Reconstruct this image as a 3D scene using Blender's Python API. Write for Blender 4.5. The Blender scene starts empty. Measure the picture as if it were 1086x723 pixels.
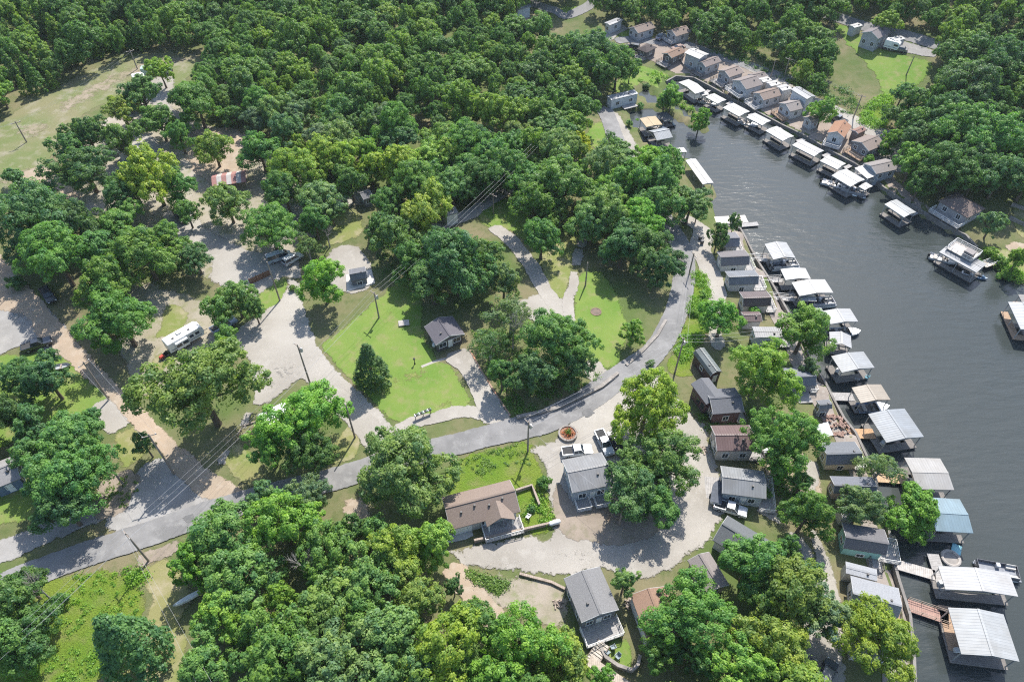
import bpy, bmesh, math, random
import numpy as np
from mathutils import Vector, Matrix, geometry, noise

random.seed(7)
SC = bpy.context.scene
COL = SC.collection
R = math.radians

# ------------------------------------------------------------------ camera
PW, PH, FPX = 1086.0, 723.0, 750.0          # photo size and focal length in photo pixels
CAMH, PITCH = 108.0, R(47.4)
CP, SP = math.cos(PITCH), math.sin(PITCH)
WATER_Z = -2.0

def ray(px, py):
    u = (px - PW / 2) / FPX
    v = (PH / 2 - py) / FPX
    return Vector((u, CP + v * SP, -SP + v * CP))

def atz(px, py, z):
    d = ray(px, py)
    t = (z - CAMH) / d.z
    return Vector((d.x * t, d.y * t, z))

def project(p):
    x, y, z = p[0], p[1], p[2] - CAMH
    dep = y * CP - z * SP
    up = y * SP + z * CP
    return (PW / 2 + FPX * x / dep, PH / 2 - FPX * up / dep, dep)

# ------------------------------------------------------------------ terrain
NEAR_SHORE = [(970, 1400), (968, 760), (966, 700), (962, 655), (951, 620), (944, 595), (940, 565), (932, 545), (925, 505),
              (905, 462), (893, 447), (882, 427), (872, 407), (859, 387), (850, 362), (833, 332), (816, 302), (800, 277),
              (790, 257), (784, 246), (764, 242), (755, 229), (757, 205), (742, 182), (724, 167), (708, 160), (691, 157), (680, 147),
              (673, 135), (664, 123)]
FAR_SHORE = [(666, 119), (678, 116), (694, 115.5), (699, 108), (702, 98), (706, 90), (716, 84.5), (735, 86), (752, 95),
             (775, 108), (800, 121), (830, 137), (855, 149), (880, 164), (905, 177), (922, 189), (935, 202), (955, 216),
             (980, 230), (1000, 242), (1022, 253), (1034, 266), (1046, 276), (1060, 287), (1075, 298), (1090, 306),
             (1150, 335), (1400, 440), (1900, 700), (1900, 1400)]
SPIT = [(694, 114), (699, 104), (714, 103), (728, 111), (740, 120), (751, 131), (753, 142), (742, 139), (730, 132), (716, 126), (702, 121)]
SPIT_POND = [(715, 111), (722, 111), (735, 121), (738, 128), (728, 125), (718, 118)]
POND = [(677, 97), (683, 93), (690, 97), (695, 103), (696, 110), (686, 110), (681, 105)]

def seg_dist(X, Y, pts, closed):
    best = np.full(X.shape, 1e18)
    n = len(pts)
    for i in range(n if closed else n - 1):
        ax, ay = pts[i]; bx, by = pts[(i + 1) % n]
        dx, dy = bx - ax, by - ay
        L2 = dx * dx + dy * dy + 1e-12
        t = np.clip(((X - ax) * dx + (Y - ay) * dy) / L2, 0, 1)
        best = np.minimum(best, (X - ax - t * dx) ** 2 + (Y - ay - t * dy) ** 2)
    return np.sqrt(best)

def inside(X, Y, pts):
    res = np.zeros(X.shape, bool)
    n = len(pts)
    for i in range(n):
        ax, ay = pts[i]; bx, by = pts[(i + 1) % n]
        c = ((ay > Y) != (by > Y)) & (X < (bx - ax) * (Y - ay) / (by - ay + 1e-12) + ax)
        res ^= c
    return res

def wpoly(pts, z=WATER_Z):
    return [tuple(atz(a, b, z)[:2]) for a, b in pts]

def sdf(X, Y, pts):                      # positive inside
    d = seg_dist(X, Y, pts, True)
    return np.where(inside(X, Y, pts), d, -d)

GX = np.arange(-270.0, 330.1, 2.0)
GY = np.arange(-40.0, 430.1, 2.0)
_X, _Y = np.meshgrid(GX, GY)
_near, _far = wpoly(NEAR_SHORE), wpoly(FAR_SHORE)
_main = sdf(_X, _Y, _near + _far)
_w = np.minimum(_main, -sdf(_X, _Y, wpoly(SPIT)))
_w = np.maximum(_w, sdf(_X, _Y, wpoly(SPIT_POND)))
_w = np.maximum(_w, sdf(_X, _Y, wpoly(POND)))
WD = _w                                  # positive in water
_dn = seg_dist(_X, _Y, _near, False)
_df = seg_dist(_X, _Y, _far, False)
def ss(a, b, x):
    t = np.clip((x - a) / (b - a), 0, 1)
    return t * t * (3 - 2 * t)
_side = ss(-15, 25, _dn - _df)           # 1 on the far side of the cove
_d = np.maximum(-_main, 0)
_nearh = 0.8 * ss(2, 16, _d) + 1.8 * ss(10, 70, _d) + 2.5 * ss(60, 180, _d)
_farh = 1.6 * ss(3, 22, _d) + 13.0 * ss(16, 110, _d) + 6 * ss(100, 220, _d)
_roll = 0.5 * np.sin(_X * 0.031 + 1.0) * np.sin(_Y * 0.027) * ss(15, 60, _d)
LAND = -0.85 + _nearh * (1 - _side) + _farh * _side + _roll
HG = np.where(WD > 0, WATER_Z - 0.5 - 1.5 * ss(0, 6, WD), LAND)
_HL = HG.tolist()
_nx, _ny = len(GX), len(GY)

def h(x, y):
    fx = (x - GX[0]) * 0.5; fy = (y - GY[0]) * 0.5
    fx = min(max(fx, 0.0), _nx - 1.001); fy = min(max(fy, 0.0), _ny - 1.001)
    i = int(fx); j = int(fy); a = fx - i; b = fy - j
    r0 = _HL[j]; r1 = _HL[j + 1]
    return (r0[i] * (1 - a) + r0[i + 1] * a) * (1 - b) + (r1[i] * (1 - a) + r1[i + 1] * a) * b

def at(px, py, dz=0.0):
    d = ray(px, py)
    t = (45 - CAMH) / d.z
    t1 = (-6 - CAMH) / d.z
    n = 60
    st = (t1 - t) / n
    prev = t
    for k in range(n + 1):
        tt = t + st * k
        if CAMH + d.z * tt - h(d.x * tt, d.y * tt) - dz < 0:
            lo, hi = prev, tt
            for _ in range(18):
                m = (lo + hi) / 2
                if CAMH + d.z * m - h(d.x * m, d.y * m) - dz < 0: hi = m
                else: lo = m
            tt = (lo + hi) / 2
            return Vector((d.x * tt, d.y * tt, CAMH + d.z * tt))
        prev = tt
    return Vector((d.x * t1, d.y * t1, -6))

# ------------------------------------------------------------------ materials
_M = {}
def _new(name):
    m = bpy.data.materials.new(name); m.use_nodes = True
    nt = m.node_tree
    b = nt.nodes['Principled BSDF']
    return m, nt, b

def _n(nt, typ, **kw):
    n = nt.nodes.new(typ)
    for k, v in kw.items():
        if k in ('inputs',):
            for a, c in v.items(): n.inputs[a].default_value = c
        else: setattr(n, k, v)
    return n

def _mix(nt, fac, a, b, blend='MIX'):
    m = nt.nodes.new('ShaderNodeMix'); m.data_type = 'RGBA'; m.blend_type = blend
    for s, v in ((m.inputs[0], fac), (m.inputs[6], a), (m.inputs[7], b)):
        if hasattr(v, 'is_linked') or hasattr(v, 'node'): nt.links.new(v, s)
        elif isinstance(v, (tuple, list)): s.default_value = (*v[:3], 1)
        else: s.default_value = v
    return m.outputs[2]

def _noise(nt, co, scale, detail=4, rough=0.55, lo=0.35, hi=0.65):
    n = _n(nt, 'ShaderNodeTexNoise'); n.inputs['Scale'].default_value = scale
    n.inputs['Detail'].default_value = detail; n.inputs['Roughness'].default_value = rough
    nt.links.new(co, n.inputs['Vector'])
    mr = _n(nt, 'ShaderNodeMapRange'); mr.inputs[1].default_value = lo; mr.inputs[2].default_value = hi
    nt.links.new(n.outputs[0], mr.inputs[0])
    return mr.outputs[0]

def _bump(nt, b, hgt, strength, dist):
    bp = _n(nt, 'ShaderNodeBump'); bp.inputs['Strength'].default_value = strength; bp.inputs['Distance'].default_value = dist
    nt.links.new(hgt, bp.inputs['Height']); nt.links.new(bp.outputs[0], b.inputs['Normal'])

def mul(c, k): return tuple(min(1, x * k) for x in c)

def surf(name, c1, c2, c3=None, s1=0.15, s2=1.2, s3=6.0, rough=0.95, bump=0.3, bdist=0.1, f3=0.6, spec=0.15, lo=0.38, hi=0.62):
    """mottled natural surface: two colours in large patches, a third in smaller ones, fine grain"""
    if name in _M: return _M[name]
    m, nt, b = _new(name)
    tc = _n(nt, 'ShaderNodeTexCoord'); co = tc.outputs['Object']
    a = _noise(nt, co, s1, 6, 0.6, lo, hi)
    col = _mix(nt, a, c1, c2)
    if c3:
        k = _noise(nt, co, s2, 5, 0.62, 0.5, 0.68)
        kk = _n(nt, 'ShaderNodeMath', operation='MULTIPLY'); kk.inputs[1].default_value = f3; nt.links.new(k, kk.inputs[0])
        col = _mix(nt, kk.outputs[0], col, c3)
    g = _noise(nt, co, s3 * 2.2, 6, 0.75, 0.25, 0.75)
    gr = _n(nt, 'ShaderNodeMapRange'); gr.inputs[3].default_value = 0.78; gr.inputs[4].default_value = 1.2
    nt.links.new(g, gr.inputs[0])
    cg = _n(nt, 'ShaderNodeCombineXYZ')
    for i in range(3): nt.links.new(gr.outputs[0], cg.inputs[i])
    col = _mix(nt, 1.0, col, cg.outputs[0], 'MULTIPLY')
    nt.links.new(col, b.inputs['Base Color'])
    b.inputs['Roughness'].default_value = rough
    b.inputs['Specular IOR Level'].default_value = spec
    _bump(nt, b, g, bump, bdist)
    _M[name] = m
    return m

def plain(name, c, rough=0.6, metal=0.0, var=0.18, scale=1.5, spec=0.4):
    if name in _M: return _M[name]
    m, nt, b = _new(name)
    tc = _n(nt, 'ShaderNodeTexCoord')
    a = _noise(nt, tc.outputs['Object'], scale, 5, 0.65, 0.3, 0.7)
    col = _mix(nt, a, mul(c, 1 - var), mul(c, 1 + var))
    nt.links.new(col, b.inputs['Base Color'])
    b.inputs['Roughness'].default_value = rough; b.inputs['Metallic'].default_value = metal
    b.inputs['Specular IOR Level'].default_value = spec
    _M[name] = m
    return m

def roof_mat(kind, c):
    key = 'roof_%s_%s' % (kind, '_'.join('%02d' % int(x * 100) for x in c))
    if key in _M: return _M[key]
    m, nt, b = _new(key)
    c = mul(c, 0.51 if kind == 'metal' else 0.72)
    tc = _n(nt, 'ShaderNodeTexCoord'); co = tc.outputs['Object']
    if kind == 'metal':
        mp = _n(nt, 'ShaderNodeMapping'); mp.inputs['Scale'].default_value = (1.3, 0.12, 0.12); nt.links.new(co, mp.inputs[0])
        streak = _noise(nt, mp.outputs[0], 1.6, 5, 0.6, 0.3, 0.7)
        blot = _noise(nt, co, 0.35, 4, 0.6, 0.35, 0.7)
        col = _mix(nt, streak, mul(c, 0.84), mul(c, 1.1))
        col = _mix(nt, blot, col, (c[0] * 0.78, c[1] * 0.75, c[2] * 0.71))
        sx = _n(nt, 'ShaderNodeSeparateXYZ'); nt.links.new(co, sx.inputs[0])
        fr = _n(nt, 'ShaderNodeMath', operation='PINGPONG'); fr.inputs[1].default_value = 0.23; nt.links.new(sx.outputs[0], fr.inputs[0])
        rb = _n(nt, 'ShaderNodeMapRange'); rb.inputs[1].default_value = 0.0; rb.inputs[2].default_value = 0.05
        rb.inputs[3].default_value = 1; rb.inputs[4].default_value = 0
        nt.links.new(fr.outputs[0], rb.inputs[0])
        col = _mix(nt, rb.outputs[0], col, mul(c, 0.86))
        nt.links.new(col, b.inputs['Base Color'])
        b.inputs['Roughness'].default_value = 0.5; b.inputs['Specular IOR Level'].default_value = 0.3
        _bump(nt, b, rb.outputs[0], 0.5, 0.04)
    else:
        br = _n(nt, 'ShaderNodeTexBrick'); br.inputs['Scale'].default_value = 3.2
        br.inputs['Mortar Size'].default_value = 0.03; br.inputs['Mortar'].default_value = (*mul(c, 0.55), 1)
        br.inputs['Color1'].default_value = (*mul(c, 0.8), 1); br.inputs['Color2'].default_value = (*mul(c, 1.25), 1)
        nt.links.new(co, br.inputs['Vector'])
        st = _noise(nt, co, 0.5, 6, 0.65, 0.3, 0.7)
        col = _mix(nt, st, br.outputs[0], mul(c, 0.78))
        fine = _noise(nt, co, 7, 3, 0.7, 0.35, 0.65)
        col = _mix(nt, 0.5, col, _mix(nt, fine, mul(c, 0.72), mul(c, 1.3)))
        nt.links.new(col, b.inputs['Base Color'])
        b.inputs['Roughness'].default_value = 0.92; b.inputs['Specular IOR Level'].default_value = 0.15
        _bump(nt, b, fine, 0.4, 0.03)
    _M[key] = m
    return m

def siding(c):
    key = 'siding_' + '_'.join('%02d' % int(x * 100) for x in c)
    if key in _M: return _M[key]
    m, nt, b = _new(key)
    tc = _n(nt, 'ShaderNodeTexCoord'); co = tc.outputs['Object']
    sx = _n(nt, 'ShaderNodeSeparateXYZ'); nt.links.new(co, sx.inputs[0])
    fr = _n(nt, 'ShaderNodeMath', operation='PINGPONG'); fr.inputs[1].default_value = 0.12; nt.links.new(sx.outputs[2], fr.inputs[0])
    rb = _n(nt, 'ShaderNodeMapRange'); rb.inputs[1].default_value = 0; rb.inputs[2].default_value = 0.03
    nt.links.new(fr.outputs[0], rb.inputs[0])
    st = _noise(nt, co, 0.8, 5, 0.65, 0.3, 0.7)
    col = _mix(nt, st, mul(c, 0.86), mul(c, 1.1))
    col = _mix(nt, rb.outputs[0], mul(c, 0.65), col)
    nt.links.new(col, b.inputs['Base Color']); b.inputs['Roughness'].default_value = 0.75
    b.inputs['Specular IOR Level'].default_value = 0.25
    _M[key] = m
    return m

def planks(name, c, axis=0, pitch=0.15):
    if name in _M: return _M[name]
    m, nt, b = _new(name)
    tc = _n(nt, 'ShaderNodeTexCoord'); co = tc.outputs['Object']
    sx = _n(nt, 'ShaderNodeSeparateXYZ'); nt.links.new(co, sx.inputs[0])
    fr = _n(nt, 'ShaderNodeMath', operation='PINGPONG'); fr.inputs[1].default_value = pitch; nt.links.new(sx.outputs[axis], fr.inputs[0])
    rb = _n(nt, 'ShaderNodeMapRange'); rb.inputs[1].default_value = 0; rb.inputs[2].default_value = 0.03
    nt.links.new(fr.outputs[0], rb.inputs[0])
    st = _noise(nt, co, 1.7, 6, 0.7, 0.3, 0.7)
    col = _mix(nt, st, mul(c, 0.7), mul(c, 1.2))
    col = _mix(nt, rb.outputs[0], mul(c, 0.4), col)
    nt.links.new(col, b.inputs['Base Color']); b.inputs['Roughness'].default_value = 0.85
    b.inputs['Specular IOR Level'].default_value = 0.2
    _M[name] = m
    return m

def glass(name='window_glass', c=(0.03, 0.04, 0.05)):
    if name in _M: return _M[name]
    m, nt, b = _new(name)
    b.inputs['Base Color'].default_value = (*c, 1); b.inputs['Roughness'].default_value = 0.08
    b.inputs['Specular IOR Level'].default_value = 0.6
    _M[name] = m
    return m

def paint():
    """car paint taking its colour from the object"""
    if 'car_paint' in _M: return _M['car_paint']
    m, nt, b = _new('car_paint')
    oi = _n(nt, 'ShaderNodeObjectInfo')
    tc = _n(nt, 'ShaderNodeTexCoord')
    a = _noise(nt, tc.outputs['Object'], 2.0, 4, 0.6, 0.3, 0.7)
    d = _mix(nt, 1.0, oi.outputs['Color'], (0.82, 0.82, 0.82), 'MULTIPLY')
    nt.links.new(_mix(nt, a, d, oi.outputs['Color']), b.inputs['Base Color'])
    b.inputs['Roughness'].default_value = 0.3; b.inputs['Coat Weight'].default_value = 0.5
    b.inputs['Coat Roughness'].default_value = 0.1
    _M['car_paint'] = m
    return m

def leaf_mat(name, far=False):
    if name in _M: return _M[name]
    m, nt, b = _new(name)
    out = nt.nodes['Material Output']
    oi = _n(nt, 'ShaderNodeObjectInfo')
    at_ = _n(nt, 'ShaderNodeAttribute', attribute_name='tint')
    if far:
        rp = _n(nt, 'ShaderNodeValToRGB')
        e = rp.color_ramp.elements
        e[0].position = 0; e[0].color = (0.094, 0.194, 0.056, 1)
        e[1].position = 1; e[1].color = (0.210, 0.312, 0.062, 1)
        for p, c in ((0.25, (0.115, 0.226, 0.056, 1)), (0.45, (0.140, 0.250, 0.058, 1)), (0.6, (0.115, 0.206, 0.078, 1)), (0.8, (0.166, 0.278, 0.058, 1))):
            x = e.new(p); x.color = c
        nt.links.new(oi.outputs['Random'], rp.inputs[0])
        base = rp.outputs[0]
    else:
        base = oi.outputs['Color']
    # leaf-to-leaf variety: some foliage is yellower, some deeper green
    yel = _mix(nt, 1.0, base, (1.4, 1.22, 0.85), 'MULTIPLY')
    dee = _mix(nt, 1.0, base, (0.62, 0.76, 0.9), 'MULTIPLY')
    col = _mix(nt, at_.outputs['Fac'], dee, yel)
    nt.links.new(col, b.inputs['Base Color'])
    b.inputs['Roughness'].default_value = 0.5; b.inputs['Specular IOR Level'].default_value = 0.3
    tr = _n(nt, 'ShaderNodeBsdfTranslucent')
    tcol = _mix(nt, 1.0, col, (1.3, 1.55, 0.55), 'MULTIPLY')
    nt.links.new(tcol, tr.inputs['Color'])
    mx = _n(nt, 'ShaderNodeMixShader'); mx.inputs[0].default_value = 0.42
    nt.links.new(b.outputs[0], mx.inputs[1]); nt.links.new(tr.outputs[0], mx.inputs[2])
    nt.links.new(mx.outputs[0], out.inputs['Surface'])
    _M[name] = m
    return m

# ------------------------------------------------------------------ mesh builder
class MB:
    def __init__(self): self.v = []; self.f = []
    def face(self, pts):
        k = len(self.v); self.v += [tuple(p) for p in pts]; self.f.append(tuple(range(k, k + len(pts)))); return self
    def box(self, c, s, rz=0.0, M=None):
        k = len(self.v); cx, cy, cz = c; a, b, d = s[0] / 2, s[1] / 2, s[2] / 2
        co, si = math.cos(rz), math.sin(rz)
        for z in (-d, d):
            for x, y in ((-a, -b), (a, -b), (a, b), (-a, b)):
                p = (cx + x * co - y * si, cy + x * si + y * co, cz + z)
                self.v.append(tuple(M @ Vector(p)) if M else p)
        self.f += [(k + 3, k + 2, k + 1, k), (k + 4, k + 5, k + 6, k + 7)]
        for i in range(4):
            j = (i + 1) % 4; self.f.append((k + i, k + j, k + 4 + j, k + 4 + i))
        return self
    def prism(self, poly, z0, z1):
        """vertical prism over a plan polygon (counter-clockwise)"""
        k = len(self.v); n = len(poly)
        zz0 = z0 if hasattr(z0, '__len__') else [z0] * n
        zz1 = z1 if hasattr(z1, '__len__') else [z1] * n
        self.v += [(p[0], p[1], zz0[i]) for i, p in enumerate(poly)] + [(p[0], p[1], zz1[i]) for i, p in enumerate(poly)]
        self.f.append(tuple(range(k + n - 1, k - 1, -1))); self.f.append(tuple(range(k + n, k + 2 * n)))
        for i in range(n):
            j = (i + 1) % n; self.f.append((k + i, k + j, k + n + j, k + n + i))
        return self
    def extrude_x(self, prof, x0, x1):
        """solid from a closed (y,z) profile pulled along x"""
        k = len(self.v); n = len(prof)
        self.v += [(x0, y, z) for y, z in prof] + [(x1, y, z) for y, z in prof]
        self.f.append(tuple(range(k + n - 1, k - 1, -1))); self.f.append(tuple(range(k + n, k + 2 * n)))
        for i in range(n):
            j = (i + 1) % n; self.f.append((k + i, k + j, k + n + j, k + n + i))
        return self
    def extrude_y(self, prof, y0, y1):
        k = len(self.v); n = len(prof)
        self.v += [(x, y0, z) for x, z in prof] + [(x, y1, z) for x, z in prof]
        self.f.append(tuple(range(k, k + n))); self.f.append(tuple(range(k + 2 * n - 1, k + n - 1, -1)))
        for i in range(n):
            j = (i + 1) % n; self.f.append((k + j, k + i, k + n + i, k + n + j))
        return self
    def tube(self, p0, p1, r0, r1=None, n=6, cap=True):
        r1 = r0 if r1 is None else r1
        p0, p1 = Vector(p0), Vector(p1)
        d = (p1 - p0)
        if d.length < 1e-6: return self
        d.normalize()
        a = d.orthogonal().normalized(); b = d.cross(a)
        k = len(self.v)
        for p, r in ((p0, r0), (p1, r1)):
            for i in range(n):
                t = 2 * math.pi * i / n
                self.v.append(tuple(p + (a * math.cos(t) + b * math.sin(t)) * r))
        for i in range(n):
            j = (i + 1) % n; self.f.append((k + i, k + j, k + n + j, k + n + i))
        if cap:
            self.f.append(tuple(range(k + n - 1, k - 1, -1))); self.f.append(tuple(range(k + n, k + 2 * n)))
        return self
    def lathe(self, prof, c=(0, 0, 0), n=16):
        k = len(self.v); m = len(prof)
        for r, z in prof:
            for i in range(n):
                t = 2 * math.pi * i / n
                self.v.append((c[0] + r * math.cos(t), c[1] + r * math.sin(t), c[2] + z))
        for q in range(m - 1):
            for i in range(n):
                j = (i + 1) % n
                self.f.append((k + q * n + i, k + q * n + j, k + (q + 1) * n + j, k + (q + 1) * n + i))
        self.f.append(tuple(range(k + n - 1, k - 1, -1))); self.f.append(tuple(range(k + (m - 1) * n, k + m * n)))
        return self
    def mesh(self, name, mat, bevel=0):
        me = bpy.data.meshes.new(name)
        me.from_pydata(self.v, [], self.f); me.update()
        bm = bmesh.new(); bm.from_mesh(me)
        bmesh.ops.recalc_face_normals(bm, faces=bm.faces)
        if bevel:
            bmesh.ops.remove_doubles(bm, verts=bm.verts, dist=1e-4)
            bmesh.ops.bevel(bm, geom=list(bm.edges), offset=bevel, segments=2, affect='EDGES', clamp_overlap=True)
        bm.to_mesh(me); bm.free()
        if mat: me.materials.append(mat)
        return me
    def build(self, name, mat, parent=None, bevel=0):
        return link(name, self.mesh(name, mat, bevel), parent)

def link(name, me, parent=None):
    o = bpy.data.objects.new(name, me); COL.objects.link(o)
    if parent: o.parent = parent
    return o

def tag(o, label=None, cat=None, group=None, kind=None):
    if label: o['label'] = label
    if cat: o['category'] = cat
    if group: o['group'] = group
    if kind: o['kind'] = kind
    return o

def thing(name, label, cat, loc=(0, 0, 0), rz=0.0, group=None):
    o = bpy.data.objects.new(name, None); COL.objects.link(o)
    o.empty_display_size = 0.5
    o.location = loc; o.rotation_euler = (0, 0, rz)
    return tag(o, label, cat, group)

def dup(root, loc, rz, label, group=None, color=None, scale=None):
    r = root.copy(); COL.objects.link(r); r.location = loc; r.rotation_euler = (0, 0, rz)
    r['label'] = label
    if group: r['group'] = group
    if scale: r.scale = scale
    if color: r.color = color
    def rec(src, dst):
        for ch in src.children:
            c = ch.copy(); COL.objects.link(c); c.parent = dst
            if color: c.color = color
            rec(ch, c)
    rec(root, r)
    return r

# ------------------------------------------------------------------ ground sheets
def densify(poly, step, closed=True):
    out = []
    n = len(poly)
    for i in range(n if closed else n - 1):
        a, b = Vector(poly[i]), Vector(poly[(i + 1) % n])
        k = max(1, int((b - a).length / step))
        for q in range(k): out.append(a.lerp(b, q / k))
    if not closed: out.append(Vector(poly[-1]))
    return out

def smooth_line(pts, sub=6, closed=False):
    P = [Vector(p) for p in pts]
    out = []
    n = len(P)
    for i in range(n if closed else n - 1):
        p1, p2 = P[i], P[(i + 1) % n]
        p0 = P[i - 1] if (i > 0 or closed) else p1 * 2 - p2
        p3 = P[(i + 2) % n] if (i + 2 < n or closed) else p2 * 2 - p1
        for q in range(sub):
            t = q / sub
            out.append(0.5 * ((2 * p1) + (p2 - p0) * t + (2 * p0 - 5 * p1 + 4 * p2 - p3) * t * t + (3 * p1 - p0 - 3 * p2 + p3) * t ** 3))
    if not closed: out.append(P[-1])
    return out

_FE = {}
def feather_mat(mat, width):
    """the same surface, breaking up raggedly towards the sheet's rim"""
    k = (mat.name, width)
    if k in _FE: return _FE[k]
    m = mat.copy(); nt = m.node_tree
    b = next(n for n in nt.nodes if n.type == 'BSDF_PRINCIPLED')
    e = _n(nt, 'ShaderNodeAttribute', attribute_name='edge')
    tc = _n(nt, 'ShaderNodeTexCoord')
    n1 = _noise(nt, tc.outputs['Object'], 1.1, 6, 0.72, 0.28, 0.72)
    mr = _n(nt, 'ShaderNodeMapRange'); mr.inputs[2].default_value = width; nt.links.new(e.outputs['Fac'], mr.inputs[0])
    sub = _n(nt, 'ShaderNodeMath', operation='SUBTRACT'); nt.links.new(mr.outputs[0], sub.inputs[0]); nt.links.new(n1, sub.inputs[1])
    al = _n(nt, 'ShaderNodeMapRange'); al.inputs[1].default_value = -0.12; al.inputs[2].default_value = 0.12; nt.links.new(sub.outputs[0], al.inputs[0])
    nt.links.new(al.outputs[0], b.inputs['Alpha'])
    _FE[k] = m
    return m
CLEAR = []          # world polygons on which no scattered tree may stand
def sheet_world(name, poly, mat, off, wob=0.5, kind='structure', step=1.6, clear=True, feather=None):
    if feather is None: feather = 1.2 if wob >= 0.5 else 0.8 if wob >= 0.25 else 0.35 if wob >= 0.1 else 0
    if clear: CLEAR.append([(p.x, p.y) for p in poly])
    pts = densify([(p.x, p.y) for p in poly], step * 0.5)
    out = []
    for p in pts:
        nz = noise.noise_vector(Vector((p.x * 0.35, p.y * 0.35, off * 37)))
        n2 = noise.noise_vector(Vector((p.x * 1.4, p.y * 1.4, off * 11)))
        out.append(Vector((p.x + wob * 1.25 * (nz.x + 0.8 * n2.x), p.y + wob * 1.25 * (nz.y + 0.8 * n2.y))))
    xs = [p.x for p in out]; ys = [p.y for p in out]
    gx = np.arange(min(xs), max(xs), step); gy = np.arange(min(ys), max(ys), step)
    X, Y = np.meshgrid(gx, gy)
    op = [(p.x, p.y) for p in out]
    ok = (sdf(X, Y, op) > step * 0.4) if len(op) * X.size < 4e7 else inside(X, Y, op)
    ip = [Vector((float(a), float(b))) for a, b in zip(X[ok], Y[ok])]
    n = len(out)
    vs, es, fs, *_ = geometry.delaunay_2d_cdt(out + ip, [(i, (i + 1) % n) for i in range(n)], [], 1, 1e-4)
    me = bpy.data.meshes.new(name)
    me.from_pydata([(v.x, v.y, h(v.x, v.y) + off) for v in vs], [], fs); me.update()
    bm = bmesh.new(); bm.from_mesh(me); bmesh.ops.recalc_face_normals(bm, faces=bm.faces)
    if bm.faces and sum(f.normal.z for f in bm.faces) < 0: bmesh.ops.reverse_faces(bm, faces=bm.faces)
    for f in bm.faces: f.smooth = True
    bm.to_mesh(me); bm.free()
    if feather:
        vx = np.array([v.x for v in vs]); vy = np.array([v.y for v in vs])
        ed = seg_dist(vx, vy, op, True)
        a_ = me.attributes.new('edge', 'FLOAT', 'POINT'); a_.data.foreach_set('value', np.minimum(ed, 3.0).astype(np.float32))
        mat = feather_mat(mat, feather)
    me.materials.append(mat)
    o = link(name, me)
    return tag(o, kind=kind)

def sheet(name, px, mat, off, wob=0.5, smooth=True, **kw):
    w = [at(a, b).to_2d() for a, b in px]
    if smooth: w = smooth_line(w, 4, True)
    return sheet_world(name, w, mat, off, wob, **kw)

def strip(name, px, width, mat, off, wob=0.25, **kw):
    kw.setdefault('feather', 0.45 if wob > 0.15 else 0.3)
    """road along a pixel polyline; width in metres, or one per point"""
    w = smooth_line([at(a, b).to_2d() for a, b in px], 6)
    n = len(w)
    ws = [width] * n if not hasattr(width, '__len__') else [width[min(i // 6, len(width) - 1)] for i in range(n)]
    L, Rr = [], []
    for i, p in enumerate(w):
        d = (w[min(i + 1, n - 1)] - w[max(i - 1, 0)])
        if d.length < 1e-6: continue
        d.normalize(); nn = Vector((-d.y, d.x))
        L.append(p + nn * ws[i] / 2); Rr.append(p - nn * ws[i] / 2)
    return sheet_world(name, L + Rr[::-1], mat, off, wob, **kw)
# ================================================================== SETTING
M_ground = surf('meadow_soil', (0.085, 0.12, 0.035), (0.17, 0.15, 0.085), (0.07, 0.10, 0.03), 0.07, 0.5, 3.0)
M_lawn = surf('lawn_grass', (0.112, 0.190, 0.034), (0.152, 0.212, 0.048), (0.21, 0.20, 0.09), 0.12, 0.4, 3.5, f3=0.75)
M_dull = surf('dry_grass', (0.15, 0.185, 0.05), (0.21, 0.20, 0.085), (0.30, 0.26, 0.17), 0.08, 0.3, 3.0, f3=0.8)
M_past = surf('pasture', (0.115, 0.15, 0.05), (0.18, 0.17, 0.09), (0.26, 0.235, 0.175), 0.06, 0.25, 2.0, f3=0.8)
M_weed = surf('weedy_grass', (0.138, 0.238, 0.026), (0.20, 0.265, 0.04), (0.25, 0.24, 0.10), 0.12, 0.35, 2.2, bump=0.8, bdist=0.4)
M_gravel = surf('pale_gravel', (0.335, 0.312, 0.275), (0.255, 0.234, 0.202), (0.38, 0.357, 0.318), 0.10, 0.4, 4.0)
M_gravel2 = surf('grey_gravel', (0.29, 0.28, 0.265), (0.235, 0.225, 0.21), (0.34, 0.325, 0.305), 0.12, 0.5, 5.0)
M_dirt = surf('tan_dirt', (0.36, 0.28, 0.205), (0.29, 0.235, 0.175), (0.40, 0.345, 0.28), 0.11, 0.5, 4.0)
M_bank = surf('brown_gravel_bank', (0.29, 0.235, 0.195), (0.24, 0.20, 0.165), (0.33, 0.285, 0.245), 0.10, 0.5, 3.0)
M_asph = surf('worn_asphalt', (0.215, 0.21, 0.205), (0.165, 0.162, 0.158), (0.265, 0.26, 0.25), 0.18, 0.6, 6.0, rough=0.9, bump=0.15)
M_asph2 = surf('dark_asphalt', (0.115, 0.115, 0.115), (0.15, 0.148, 0.145), (0.18, 0.175, 0.17), 0.3, 1.0, 6.0, rough=0.9, bump=0.15)
M_conc = surf('concrete', (0.50, 0.485, 0.455), (0.42, 0.405, 0.38), (0.54, 0.52, 0.49), 0.3, 1.0, 6.0, bump=0.1)
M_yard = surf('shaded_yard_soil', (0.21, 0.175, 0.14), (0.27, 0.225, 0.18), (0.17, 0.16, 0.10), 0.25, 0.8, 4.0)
M_timber = planks('weathered_timber', (0.33, 0.27, 0.22))
M_wall = surf('wall_concrete', (0.24, 0.225, 0.205), (0.19, 0.175, 0.16), (0.14, 0.13, 0.12), 0.4, 1.0, 5.0, bump=0.3)

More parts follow.
